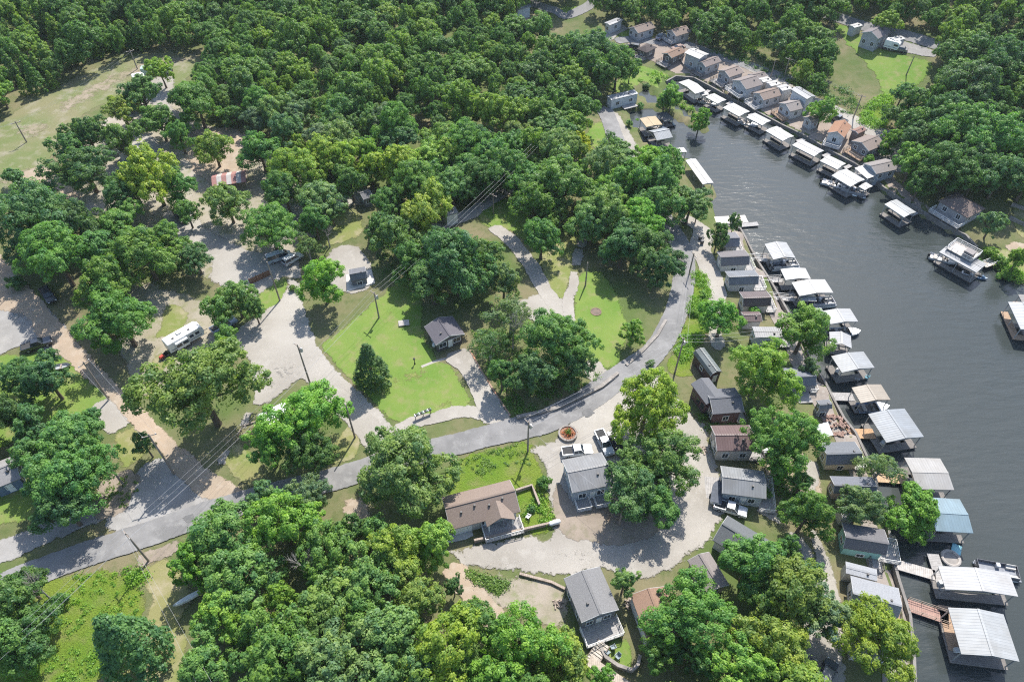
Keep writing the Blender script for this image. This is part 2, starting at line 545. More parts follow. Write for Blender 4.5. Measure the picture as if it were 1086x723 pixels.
def ground():
    # one sheet: fine where the photo looks, coarse out to the horizon
    xo = [-4000, -2500, -1500, -900, -600, -420, -330]
    xs = np.array(xo + list(GX) + [380, 470, 640, 900, 1500, 2500, 4000])
    ys = np.array([-3000, -1500, -700, -300, -120] + list(GY) + [480, 560, 700, 950, 1500, 2600, 4500])
    ix = np.clip((xs - GX[0]) / 2, 0, _nx - 1).astype(int); iy = np.clip((ys - GY[0]) / 2, 0, _ny - 1).astype(int)
    X, Y = np.meshgrid(xs, ys)
    Z = HG[np.ix_(iy, ix)]
    v = np.stack([X.ravel(), Y.ravel(), Z.ravel()], 1)
    ny, nx = X.shape
    a = (np.arange(ny - 1)[:, None] * nx + np.arange(nx - 1)[None, :]).ravel()
    f = np.stack([a, a + 1, a + nx + 1, a + nx], 1)
    me = bpy.data.meshes.new('ground'); me.from_pydata(v.tolist(), [], f.tolist()); me.update()
    me.polygons.foreach_set('use_smooth', [True] * len(me.polygons))
    me.materials.append(M_ground)
    tag(link('ground', me), kind='structure')
ground()

def water():
    m, nt, b = _new('lake_water')
    tc = _n(nt, 'ShaderNodeTexCoord'); co = tc.outputs['Object']
    big = _noise(nt, co, 0.012, 3, 0.5, 0.35, 0.65)
    nt.links.new(_mix(nt, big, (0.036, 0.044, 0.042), (0.045, 0.052, 0.049)), b.inputs['Base Color'])
    b.inputs['Roughness'].default_value = 0.14; b.inputs['IOR'].default_value = 1.333
    b.inputs['Specular IOR Level'].default_value = 0.7
    mp = _n(nt, 'ShaderNodeMapping'); mp.inputs['Rotation'].default_value = (0, 0, R(-14)); mp.inputs['Scale'].default_value = (0.20, 0.62, 1)
    nt.links.new(co, mp.inputs[0])
    w1 = _noise(nt, mp.outputs[0], 1.0, 5, 0.55, 0.2, 0.8)
    patch = _noise(nt, co, 0.035, 2, 0.5, 0.38, 0.66)
    mm = _n(nt, 'ShaderNodeMath', operation='MULTIPLY_ADD'); nt.links.new(patch, mm.inputs[0]); mm.inputs[1].default_value = 0.8; mm.inputs[2].default_value = 0.2
    m2 = _n(nt, 'ShaderNodeMath', operation='MULTIPLY'); nt.links.new(w1, m2.inputs[0]); nt.links.new(mm.outputs[0], m2.inputs[1])
    _bump(nt, b, m2.outputs[0], 0.45, 0.28)
    mb = MB(); mb.face([(-60, -400, WATER_Z), (900, -400, WATER_Z), (900, 330, WATER_Z), (-60, 330, WATER_Z)])
    tag(mb.build('water', m), kind='structure')
water()

# ---- meadows, lawns (lowest sheets)
sheet('pasture', [(-60, 165), (0, 128), (60, 92), (110, 68), (160, 56), (215, 58), (235, 70), (205, 80), (190, 95), (150, 110), (110, 112), (80, 130), (60, 165), (70, 195), (40, 215), (0, 218), (-60, 230)], M_past, 0.03, 1.0)
sheet('lawn', [(437, 284), (446, 300), (450, 330), (453, 352), (464, 376), (480, 388), (492, 405), (506, 434), (485, 436), (455, 447), (425, 452), (405, 440), (378, 412), (352, 385), (340, 366), (365, 345), (400, 315)], M_lawn, 0.06, 0.5)
sheet('lawn', [(612, 292), (634, 286), (650, 300), (664, 330), (668, 360), (655, 385), (640, 392), (618, 380), (608, 350), (606, 320)], M_lawn, 0.06, 0.6)
sheet('lawn', [(572, 262), (596, 250), (614, 246), (612, 275), (606, 300), (598, 318), (586, 316), (576, 298)], M_dull, 0.06, 0.5)
sheet('lawn', [(505, 222), (530, 210), (556, 216), (575, 246), (560, 258), (535, 244), (512, 240)], M_lawn, 0.06, 0.6)
sheet('lawn', [(-40, 392), (30, 372), (80, 378), (110, 410), (128, 436), (95, 452), (60, 452), (20, 470), (-40, 480)], M_lawn, 0.06, 0.8)
sheet('lawn', [(-40, 500), (30, 500), (75, 520), (60, 545), (0, 562), (-40, 575)], M_lawn, 0.06, 0.8)
sheet('lawn', [(-30, 348), (30, 345), (45, 352), (12, 372), (-30, 385)], M_lawn, 0.06, 0.5)
sheet('lawn', [(120, 462), (150, 446), (166, 458), (160, 480), (128, 498)], M_dull, 0.06, 0.5)
sheet('lawn', [(236, 488), (246, 470), (262, 474), (278, 490), (282, 512), (262, 516), (246, 506)], M_dull, 0.06, 0.4)
sheet('lawn', [(345, 488), (372, 448), (380, 462), (384, 476), (372, 488), (350, 496)], M_dull, 0.06, 0.4)
sheet('lawn', [(282, 300), (303, 292), (304, 316), (284, 328), (270, 326)], M_lawn, 0.06, 0.4)
sheet('lawn', [(325, 230), (380, 222), (385, 250), (350, 262), (338, 270), (330, 250)], M_dull, 0.06, 0.6)
sheet('lawn', [(175, 322), (200, 328), (196, 350), (160, 368), (150, 392), (138, 410), (148, 380), (165, 350)], M_dull, 0.06, 0.5)
sheet('lawn', [(158, 382), (178, 372), (200, 372), (190, 384), (168, 400), (164, 425), (152, 415)], M_dull, 0.06, 0.5)
sheet('lawn', [(480, 486), (556, 466), (572, 486), (580, 510), (588, 540), (588, 560), (555, 566), (540, 520), (478, 530), (470, 505)], M_weed, 0.06, 0.5)
sheet('meadow', [(20, 628), (75, 606), (120, 600), (150, 612), (160, 640), (130, 690), (90, 740), (-30, 790), (-40, 680)], M_weed, 0.06, 1.0)
sheet('meadow', [(150, 604), (185, 590), (205, 610), (200, 680), (235, 760), (130, 760), (115, 690), (150, 650)], M_dull, 0.05, 1.0)
sheet('meadow', [(270, 620), (300, 610), (310, 640), (290, 665), (262, 655)], M_dull, 0.05, 0.7)
sheet('road_verge', [(735, 280), (748, 290), (756, 322), (752, 350), (735, 378), (738, 398), (720, 400), (704, 392), (712, 372), (724, 345), (732, 312)], M_weed, 0.06, 0.4)
sheet('lawn', [(644, 678), (656, 664), (668, 680), (672, 706), (655, 712), (640, 700)], M_lawn, 0.06, 0.3)
sheet('lawn', [(620, 140), (636, 126), (645, 138), (648, 152), (636, 158), (618, 152)], M_lawn, 0.06, 0.5)
sheet('lawn', [(664, 62), (684, 70), (712, 82), (705, 88), (698, 96), (690, 92), (680, 90), (668, 98), (646, 98), (640, 92), (655, 84), (662, 75)], M_lawn, 0.06, 0.4)
sheet('lawn', [(880, 22), (905, 30), (925, 48), (960, 58), (988, 66), (984, 82), (962, 96), (938, 104), (930, 88), (916, 66), (892, 42)], M_lawn, 0.06, 0.8)
sheet('lawn', [(590, 8), (612, 6), (625, 2), (628, 8), (603, 16), (594, 14)], M_lawn, 0.06, 0.6)
sheet('lawn', [(655, 36), (668, 30), (690, 40), (678, 44), (662, 42)], M_lawn, 0.06, 0.5)
sheet('lawn', [(1046, 268), (1062, 262), (1110, 280), (1110, 305), (1085, 300), (1060, 282)], M_dull, 0.06, 0.4)
sheet('lawn', [(1075, 215), (1110, 205), (1120, 260), (1080, 250)], M_dull, 0.06, 0.4)
sheet('weedy_bank', [(800, 44), (816, 26), (828, 30), (818, 44), (800, 54), (785, 54)], M_weed, 0.06, 0.6)
sheet('weedy_bank', [(914, 118), (934, 98), (950, 100), (942, 120), (940, 136), (922, 136), (912, 130)], M_weed, 0.06, 0.5)
sheet('weedy_slope', [(745, 52), (800, 50), (850, 85), (900, 92), (916, 120), (900, 126), (860, 102), (810, 78)], surf('slope_scrub', (0.10, 0.115, 0.045), (0.16, 0.14, 0.08), (0.08, 0.12, 0.03), 0.15, 0.5, 2.0), 0.05, 0.6, clear=False)

for q in ([(58, 112), (100, 86), (150, 64), (200, 58), (205, 66), (160, 76), (112, 100), (70, 122)], [(10, 140), (40, 128), (60, 132), (36, 150)], [(118, 96), (140, 84), (160, 84), (150, 98), (130, 104)], [(-20, 190), (20, 176), (40, 182), (10, 200)]):
    sheet('bare_patch', q, surf('pasture_earth', (0.27, 0.225, 0.17), (0.20, 0.18, 0.11), (0.13, 0.15, 0.06), 0.3, 0.6, 3), 0.045, 1.0, clear=False, feather=4.0)
# ---- dirt and gravel
sheet('campground_floor', [(96, 140), (150, 96), (190, 92), (205, 128), (262, 140), (330, 190), (395, 196), (400, 216), (352, 228), (330, 262), (300, 275), (225, 300), (170, 262), (120, 240), (70, 205), (80, 170)], surf('pale_soil', (0.33, 0.295, 0.245), (0.25, 0.225, 0.16), (0.17, 0.18, 0.075), 0.09, 0.35, 3.0, f3=0.8), 0.055, 1.0, clear=False)
sheet('campground_floor', [(120, 300), (200, 310), (250, 345), (225, 385), (165, 420), (130, 395)], surf('pale_soil', (0.33, 0.295, 0.245), (0.25, 0.225, 0.16), (0.17, 0.18, 0.075)), 0.045, 1.0, clear=False)
sheet('dirt_yard', [(200, 140), (250, 136), (268, 165), (262, 190), (235, 200), (205, 185), (190, 160)], M_dirt, 0.07, 0.8)
sheet('dirt_yard', [(40, 175), (62, 180), (95, 215), (112, 240), (98, 236), (70, 212), (45, 196), (15, 190)], M_dirt, 0.07, 0.6)
sheet('gravel_yard', [(150, 92), (182, 76), (186, 92), (182, 112), (206, 128), (196, 150), (175, 130), (160, 110)], M_gravel, 0.09, 0.6)
sheet('gravel_yard', [(120, 140), (165, 145), (172, 170), (135, 178), (112, 160)], M_gravel, 0.09, 0.6)
sheet('gravel_yard', [(170, 225), (205, 222), (225, 245), (260, 262), (290, 270), (316, 272), (322, 300), (300, 296), (272, 318), (246, 312), (220, 298), (222, 280), (196, 258), (178, 246)], M_gravel, 0.09, 0.6)
sheet('dirt_yard', [(290, 225), (350, 205), (392, 200), (398, 212), (360, 222), (330, 240), (300, 262), (280, 262)], M_gravel, 0.09, 0.7)
sheet('gravel_yard', [(352, 264), (376, 260), (392, 274), (398, 302), (372, 312), (352, 305), (342, 285)], M_gravel, 0.09, 0.4)
sheet('dirt_road', [(-40, 250), (0, 268), (26, 296), (62, 336), (95, 374), (128, 408), (160, 440), (196, 474), (240, 508), (270, 518), (262, 530), (232, 534), (200, 520), (172, 488), (140, 452), (108, 418), (70, 385), (40, 362), (20, 335), (-40, 320)], M_dirt, 0.14, 0.4)
sheet('gravel_yard', [(-40, 320), (20, 310), (48, 322), (75, 352), (88, 376), (52, 376), (36, 362), (22, 368), (-40, 390)], M_gravel2, 0.12, 0.4)
sheet('gravel_yard', [(96, 432), (118, 420), (140, 440), (156, 452), (140, 448), (118, 463), (104, 450)], M_gravel, 0.12, 0.3)
sheet('gravel_yard', [(142, 500), (160, 488), (182, 484), (205, 508), (236, 528), (222, 540), (180, 552), (120, 566), (112, 546)], M_gravel2, 0.12, 0.4)
sheet('gravel_yard', [(306, 294), (320, 305), (330, 345), (352, 384), (396, 428), (420, 456), (418, 476), (398, 488), (380, 470), (362, 448), (336, 416), (318, 404), (292, 424), (272, 436), (258, 462), (240, 492), (226, 494), (240, 470), (264, 430), (268, 405), (262, 382), (246, 362), (256, 345), (276, 332), (290, 322), (300, 312)], M_gravel, 0.12, 0.4)
sheet('gravel_verge', [(-40, 590), (0, 572), (55, 548), (100, 530), (118, 540), (110, 552), (60, 574), (0, 600), (-40, 616)], M_gravel2, 0.10, 0.4)
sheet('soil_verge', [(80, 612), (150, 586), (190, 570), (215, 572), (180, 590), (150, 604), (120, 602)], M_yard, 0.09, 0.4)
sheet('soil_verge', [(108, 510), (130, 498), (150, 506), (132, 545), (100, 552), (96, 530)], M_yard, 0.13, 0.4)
sheet('driveway', [(465, 378), (496, 368), (512, 396), (530, 424), (542, 443), (534, 453), (514, 449), (507, 436), (497, 412), (486, 394), (476, 386)], M_gravel, 0.13, 0.2, smooth=False)
strip('gravel_lane', [(416, 462), (436, 449), (462, 443), (490, 436), (515, 441), (524, 450)], 3.2, M_gravel, 0.115, 0.2)
sheet('gravel_yard', [(556, 478), (586, 464), (612, 438), (640, 418), (664, 398), (690, 388), (704, 394), (722, 424), (738, 440), (752, 452), (756, 478), (764, 498), (768, 540), (770, 548), (756, 572), (735, 590), (700, 614), (664, 616), (640, 606), (600, 614), (555, 610), (505, 602), (464, 590), (466, 582), (510, 575), (562, 567), (582, 566), (578, 520), (572, 490)], M_gravel, 0.12, 0.5)
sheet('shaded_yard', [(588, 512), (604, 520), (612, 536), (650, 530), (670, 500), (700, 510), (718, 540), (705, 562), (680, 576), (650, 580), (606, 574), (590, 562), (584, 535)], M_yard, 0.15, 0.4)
sheet('dirt_yard', [(490, 606), (560, 612), (598, 618), (606, 650), (600, 672), (560, 660), (520, 640)], surf('stony_soil', (0.30, 0.26, 0.21), (0.22, 0.20, 0.14), (0.14, 0.17, 0.06), 0.2, 0.7, 3.0), 0.07, 0.6)
strip('dirt_road', [(478, 596), (492, 618), (510, 640), (530, 662)], 4.2, M_dirt, 0.14, 0.3)
sheet('dirt_yard', [(362, 530), (388, 526), (396, 545), (384, 566), (368, 560)], M_dirt, 0.07, 0.5)
strip('gravel_lane', [(724, 230), (744, 245), (744, 265), (754, 290), (760, 318), (758, 345), (762, 372)], [4.5, 5.5, 5, 5, 4.5, 3.5, 3], M_gravel, 0.12, 0.3)
strip('gravel_lane', [(455, 246), (476, 236), (500, 226), (524, 210), (552, 194), (575, 182)], 4.0, M_gravel, 0.12, 0.3)
strip('gravel_lane', [(522, 240), (545, 258), (562, 280), (576, 304), (590, 324), (602, 334)], 4.0, M_gravel, 0.12, 0.3)
strip('gravel_lane', [(618, 252), (612, 275), (608, 300), (602, 326), (606, 344)], 2.8, M_gravel, 0.125, 0.3)
sheet('gravel_yard', [(545, 322), (575, 312), (606, 322), (606, 344), (585, 346), (560, 340)], M_gravel, 0.11, 0.4)
sheet('gravel_yard', [(618, 392), (628, 376), (646, 392), (656, 402), (640, 412), (626, 408)], M_gravel, 0.11, 0.4)
sheet('driveway', [(640, 112), (655, 120), (668, 138), (680, 162), (684, 175), (668, 176), (652, 165), (645, 140), (637, 122)], M_gravel, 0.10, 0.3)
sheet('gravel_lane', [(800, 540), (815, 535), (862, 582), (868, 600), (896, 660), (892, 740), (842, 740), (850, 690), (846, 640), (852, 600), (830, 565)], M_gravel, 0.12, 0.4)
sheet('gravel_lane', [(808, 500), (830, 470), (858, 486), (872, 512), (870, 545), (850, 530), (830, 520)], M_dirt, 0.11, 0.4)
sheet('gravel_lane', [(852, 490), (866, 486), (872, 512), (870, 560), (884, 600), (895, 650), (880, 650), (862, 590), (854, 540)], M_gravel, 0.13, 0.3)
# far shore
sheet('bare_bank', [(664, 46), (700, 42), (742, 50), (780, 66), (830, 92), (870, 114), (912, 140), (940, 152), (944, 176), (956, 196), (990, 222), (1026, 246), (1042, 262), (1036, 262), (1020, 249), (1000, 239), (978, 226), (955, 212), (935, 198), (920, 184), (902, 173), (878, 160), (855, 145), (830, 133), (800, 117), (775, 104), (752, 91), (735, 82), (718, 80), (700, 70), (676, 58)], M_bank, 0.07, 0.3)
strip('road', [(652, 44), (672, 42), (700, 45), (728, 48), (752, 56), (782, 66), (812, 76), (840, 84)], 4.5, M_asph, 0.12, 0.2)
strip('gravel_road', [(780, 66), (800, 74), (850, 100), (880, 116), (912, 132), (938, 145), (950, 162), (946, 182)], [4, 4, 4.5, 5.5, 6, 7, 9, 8], M_gravel, 0.11, 0.3)
strip('road', [(868, 12), (900, 23), (930, 32), (960, 38), (1000, 50), (1060, 70)], 5.5, M_asph, 0.12, 0.3)
sheet('gravel_yard', [(925, 46), (942, 40), (960, 44), (992, 54), (990, 62), (960, 57), (940, 54)], M_gravel2, 0.13, 0.3)
strip('road', [(548, -10), (566, 4), (590, 12), (600, 17), (622, 8), (640, -6)], 4.5, M_asph, 0.12, 0.2)
sheet('dirt_yard', [(544, 22), (562, 18), (564, 26), (548, 30)], M_dirt, 0.09, 0.3)
strip('dirt_road', [(612, 40), (640, 42), (652, 34), (664, 28)], 4, M_gravel, 0.09, 0.3)
sheet('dirt_yard', [(1064, 262), (1080, 256), (1120, 270), (1120, 286), (1088, 278)], M_dirt, 0.09, 0.3)
# wheel tracks worn into the gravel and dirt
def tracks(px, gap, mat, off):
    w = smooth_line([at(a, b).to_2d() for a, b in px], 6); n = len(w)
    for s_ in (-1, 1):
        for w2 in (0.45,):
            A, B = [], []
            for i, p in enumerate(w):
                d = (w[min(i + 1, n - 1)] - w[max(i - 1, 0)])
                if d.length < 1e-6: continue
                d.normalize(); q = Vector((-d.y, d.x))
                A.append(p + q * (s_ * gap / 2 + w2)); B.append(p + q * (s_ * gap / 2 - w2))
            sheet_world('wheel_track', A + B[::-1], mat, off, 0.12, clear=False, feather=0.55)
M_trk = surf('packed_gravel', (0.37, 0.35, 0.315), (0.31, 0.29, 0.255), (0.25, 0.23, 0.20), 0.3, 1.0, 4)
M_trd = surf('packed_dirt', (0.42, 0.345, 0.265), (0.34, 0.275, 0.21), (0.27, 0.225, 0.175), 0.3, 1.0, 4)
tracks([(0, 292), (30, 330), (70, 368), (112, 412), (150, 446), (190, 486), (240, 520)], 1.9, M_trd, 0.165)
tracks([(412, 480), (398, 452), (372, 424), (340, 385), (318, 345), (308, 312)], 2.0, M_trk, 0.175)
tracks([(372, 424), (330, 400), (292, 380), (272, 350), (290, 325)], 1.9, M_trk, 0.172)
tracks([(690, 392), (712, 424), (738, 456), (746, 492), (744, 530), (730, 566), (700, 592), (650, 594), (600, 592), (550, 590), (490, 594)], 2.0, M_trk, 0.175)
tracks([(640, 425), (620, 445), (590, 470), (575, 480)], 1.9, M_trk, 0.178)
tracks([(534, 446), (518, 418), (500, 392), (484, 378)], 1.9, M_trk, 0.18)
tracks([(726, 234), (744, 248), (745, 268), (755, 292), (759, 320)], 1.8, M_trk, 0.175)
tracks([(524, 242), (546, 260), (563, 282), (577, 305), (590, 326)], 1.7, M_trk, 0.175)
M_stain = surf('damp_gravel', (0.24, 0.225, 0.20), (0.29, 0.27, 0.24), None, 0.5, 1, 4)
for q in ([(282, 395), (300, 385), (318, 392), (300, 404)], [(230, 300), (250, 296), (262, 306), (240, 312)], [(270, 412), (282, 404), (300, 408), (284, 418)], [(640, 452), (655, 446), (668, 454), (650, 460)], [(590, 585), (625, 582), (640, 590), (610, 598)],
          [(10, 330), (30, 326), (40, 338), (18, 344)], [(520, 596), (550, 592), (560, 600), (530, 606)], [(738, 500), (748, 505), (744, 525), (734, 515)], [(510, 400), (518, 410), (514, 420), (504, 408)]):
    sheet('gravel_patch', q, M_stain, 0.172, 0.5, clear=False, feather=2.6)
M_bare = surf('bare_lawn_patch', (0.20, 0.195, 0.085), (0.17, 0.20, 0.055), None, 0.5, 1, 4)
for q in ([(412, 402), (440, 388), (465, 394), (440, 408), (418, 412)], [(405, 330), (412, 322), (420, 330), (412, 338)], [(370, 380), (380, 374), (388, 386), (378, 392)], [(462, 425), (490, 420), (498, 428), (470, 436)], [(626, 350), (634, 344), (640, 356), (630, 364)],
          [(648, 300), (656, 310), (660, 330), (652, 320)], [(430, 300), (440, 298), (442, 312), (432, 312)], [(584, 285), (592, 280), (596, 290), (588, 298)], [(490, 492), (520, 482), (540, 484), (512, 496)], [(90, 700), (106, 676), (118, 668), (104, 700)]):
    sheet('worn_grass', q, M_bare, 0.085, 0.6, clear=False, feather=3.0)
# main asphalt road on top
strip('road', [(-60, 648), (0, 622), (79, 592), (158, 566), (205, 549), (262, 532), (310, 519), (354, 508), (400, 494), (440, 482), (480, 472), (507, 465), (543, 456), (580, 446), (616, 428), (645, 408), (671, 391), (692, 375), (708, 352), (720, 322), (726, 292), (724, 268), (716, 250), (704, 232), (690, 210), (672, 182), (656, 155), (646, 128), (640, 114)], [5.0] * 12 + [5.6] * 5 + [5.2] * 12, M_asph, 0.17, 0.12)
sheet('asphalt_patch', [(614, 440), (622, 433), (632, 434), (631, 440), (620, 445)], M_asph2, 0.185, 0.1)
sheet('concrete_patio', [(468, 566), (474, 560), (498, 553), (502, 568), (494, 572), (470, 577)], M_conc, 0.10, 0.02, smooth=False)

M_seal = surf('tar_patch', (0.085, 0.085, 0.085), (0.11, 0.11, 0.11), None, 0.8, 1, 5)
for q in ([(165, 561), (200, 546), (222, 540), (226, 546), (190, 560), (170, 569)], [(488, 470), (520, 460), (556, 450), (557, 454), (522, 465), (492, 474)], [(330, 512), (350, 505), (352, 510), (334, 517)], [(680, 386), (690, 378), (694, 381), (684, 389)]):
    sheet('road_patch', q, M_asph2, 0.185, 0.12, clear=False)
# ================================================================== TREES
M_leaf = leaf_mat('foliage')
M_leaf_far = leaf_mat('foliage_far', True)
M_bark = surf('bark', (0.16, 0.125, 0.095), (0.11, 0.085, 0.065), None, 1.5, 3, 9, bump=0.6, bdist=0.05)
M_dead = surf('dead_wood', (0.34, 0.31, 0.28), (0.26, 0.235, 0.21), None, 1.5, 3, 9, bump=0.4, bdist=0.03)
def _unit(a): return a / (np.linalg.norm(a, axis=1, keepdims=True) + 1e-9)

def leaf_mesh(name, pos, nor, size, tint, rng, mat):
    n = len(pos)
    t = _unit(np.cross(nor, rng.normal(size=(n, 3)))); b = np.cross(nor, t)
    s = size[:, None]
    fold = nor * s * 0.22
    v = np.empty((n, 4, 3))
    v[:, 0] = pos + t * s; v[:, 1] = pos + b * s * 0.62 + fold; v[:, 2] = pos - t * s * 0.9; v[:, 3] = pos - b * s * 0.62 + fold
    me = bpy.data.meshes.new(name)
    me.vertices.add(n * 4); me.vertices.foreach_set('co', v.ravel())
    me.loops.add(n * 4); me.loops.foreach_set('vertex_index', np.arange(n * 4, dtype=np.int32))
    me.polygons.add(n); me.polygons.foreach_set('loop_start', np.arange(0, n * 4, 4, dtype=np.int32))
    me.polygons.foreach_set('loop_total', np.full(n, 4, np.int32))
    at_ = me.attributes.new('tint', 'FLOAT', 'FACE'); at_.data.foreach_set('value', tint.astype(np.float32))
    me.update(calc_edges=True); me.validate()
    me.materials.append(mat)
    return me

def crown(name, D, H, seed, kind='oak', leaf=0.27, nclump=330, nleaf=34, mat=None):
    rng = np.random.default_rng(seed)
    Rr = D / 2
    C, N, CR = [], [], []
    limbs = []
    if kind in ('oak', 'sparse'):
        lobes = [((0.1 * rng.normal() * Rr, 0.1 * rng.normal() * Rr, 0.70 * H), 0.46 * Rr)]
        k = int(rng.integers(8, 12)); ph = rng.random() * 6.3
        for i in range(k):
            a = ph + 6.283 * i / k + rng.normal() * 0.35
            q = Rr * rng.uniform(0.45, 0.88); r = Rr * rng.uniform(0.22, 0.40)
            lobes.append(((q * math.cos(a), q * math.sin(a), H * rng.uniform(0.36, 0.70)), r))
        for i in range(5):
            a = rng.random() * 6.3; q = Rr * rng.uniform(0.2, 0.42)
            lobes.append(((q * math.cos(a), q * math.sin(a), H * rng.uniform(0.62, 0.8)), Rr * rng.uniform(0.24, 0.36)))
        lobes = [lobes[0]] + [l for l in lobes[1:] if rng.random() > 0.14]
        w = np.array([l[1] ** 2 for l in lobes]); w /= w.sum()
        lc = np.array([l[0] for l in lobes]); lr = np.array([l[1] for l in lobes])
        limbs = [l for l in lobes]
        for li, (c, r) in enumerate(lobes):
            m = int(nclump * w[li] * 1.7)
            d = _unit(rng.normal(size=(m, 3))); d = d[d[:, 2] > -0.45]
            vs = 0.85 if H < D * 0.95 else 1.0
            p = np.array(c) + d * r * rng.uniform(0.66, 1.18, (len(d), 1)) * np.array([1, 1, vs])
            dd = np.linalg.norm(p[:, None, :] - lc[None], axis=2) / lr[None]
            dd[:, li] = 9
            ok = dd.min(1) > 0.72
            C.append(p[ok]); N.append(d[ok])
        C = np.concatenate(C); N = np.concatenate(N)
        if len(C) > nclump:
            sel = rng.permutation(len(C))[:nclump]; C, N = C[sel], N[sel]
        if kind == 'sparse':
            keep = rng.random(len(C)) < 0.62; C, N = C[keep], N[keep]
        CR = np.clip(Rr, 2.6, 9) ** 0.62 * rng.uniform(0.15, 0.31, len(C))
    else:                                                     # cedar: a dense ragged cone
        u = rng.random(nclump) ** 0.75
        z = H * (0.10 + 0.9 * (1 - u))
        rr = Rr * (1 - ((z / H - 0.1) / 0.9) ** 1.25) * rng.uniform(0.72, 1.12, nclump) + 0.15
        a = rng.random(nclump) * 6.283
        C = np.stack([rr * np.cos(a), rr * np.sin(a), z], 1)
        N = _unit(np.stack([np.cos(a), np.sin(a), np.full(nclump, 0.55)], 1))
        CR = Rr * rng.uniform(0.10, 0.19, nclump)
    n = len(C) * nleaf
    idx = np.repeat(np.arange(len(C)), nleaf)
    # every clump is a small dome of leaves, thick on the outside of the crown
    loc = _unit(rng.normal(size=(n, 3)) + N[idx] * 0.55 + np.array([0, 0, 0.45]))
    rad = rng.uniform(0.55, 1.12, (n, 1)) * np.where(rng.random((n, 1)) < 0.06, 1.35, 1.0)
    pos = C[idx] + loc * rad * CR[idx][:, None] * np.array([1, 1, 0.8])
    core = rng.random(n) < 0.10                                  # inner leaves
    pos[core, :2] *= rng.uniform(0.2, 0.85, (int(core.sum()), 1)); pos[core, 2] -= rng.uniform(0.3, 0.16 * H, int(core.sum()))
    nor = _unit(loc * 0.85 + N[idx] * 0.2 + np.array([0, 0, 0.30]) + rng.normal(size=(n, 3)) * 0.33)
    ct = np.clip(0.5 + rng.normal(size=len(C)) * 0.26, 0, 1)
    q97 = np.quantile(np.hypot(pos[:, 0], pos[:, 1]), 0.965)
    pos[:, :2] *= Rr / q97 * 1.03
    tint = np.clip(ct[idx] + rng.normal(size=n) * 0.16, 0, 1)
    size = leaf * rng.uniform(0.6, 1.3, n)
    # loose sprays that break the outline
    me = leaf_mesh(name, pos, nor, size, tint, rng, mat or M_leaf)
    return me, limbs

def trunk(name, H, Rr, limbs, seed, mat=None, r0=None):
    rng = np.random.default_rng(seed)
    mb = MB(); r0 = r0 or max(0.12, 0.022 * H + 0.018 * Rr)
    p = Vector((0, 0, -0.4)); top = 0.42 * H
    pts = [p, Vector((0.05, 0.02, top * 0.5)), Vector((0.1 * rng.normal(), 0.1 * rng.normal(), top))]
    mb.tube(pts[0], pts[1], r0 * 1.25, r0 * 0.9, 7); mb.tube(pts[1], pts[2], r0 * 0.9, r0 * 0.7, 7)
    for (c, r) in limbs:
        c = Vector(c); s = pts[2].lerp(pts[1], rng.random() * 0.6)
        m = s.lerp(c, 0.55) + Vector((0, 0, -0.04 * H))
        mb.tube(s, m, r0 * 0.45, r0 * 0.28, 5, False); mb.tube(m, c, r0 * 0.28, r0 * 0.1, 5, False)
        for q in range(2):
            e = c + Vector(rng.normal(size=3)) * r * 0.55
            mb.tube(m, e, r0 * 0.2, r0 * 0.05, 4, False)
    return mb.mesh(name, mat or M_bark)

TPL = {}
for cls, D, H, ncl, nl, lf, nv in (('L', 15.0, 13.5, 330, 88, 0.20, 6), ('M', 10.0, 10.5, 210, 80, 0.185, 6), ('S', 6.0, 6.6, 105, 66, 0.16, 4)):
    for i in range(nv):
        me, limbs = crown('tree_crown', D, H, 100 * ord(cls) + i, 'oak', lf, ncl, nl)
        TPL.setdefault(cls, []).append((me, trunk('tree_trunk', H, D / 2, limbs, i), D, H))
for i in range(2):
    me, limbs = crown('tree_crown', 10, 11, 900 + i, 'sparse', 0.18, 280, 34)
    TPL.setdefault('P', []).append((me, trunk('tree_trunk', 11, 5, limbs, 40 + i, M_dead), 10, 11))
for i in range(2):
    me, limbs = crown('cedar_crown', 5.5, 9.5, 950 + i, 'cedar', 0.14, 300, 44)
    TPL.setdefault('C', []).append((me, trunk('cedar_trunk', 9.5, 2.5, [], 60 + i), 5.5, 9.5))
for i in range(2):
    me, limbs = crown('bush_foliage', 3.0, 2.4, 970 + i, 'oak', 0.14, 70, 40)
    TPL.setdefault('B', []).append((me, None, 3.0, 2.4))

# leaf colours
LC = {'d': ((0.098, 0.196, 0.064), 'dark green'), 'm': ((0.130, 0.250, 0.064), 'mid green'), 'l': ((0.180, 0.330, 0.056), 'bright green'),
      'y': ((0.240, 0.340, 0.060), 'yellow-green'), 'b': ((0.152, 0.242, 0.110), 'grey-green'), 'o': ((0.166, 0.268, 0.078), 'olive green'),
      'Y': ((0.40, 0.41, 0.025), 'yellow')}
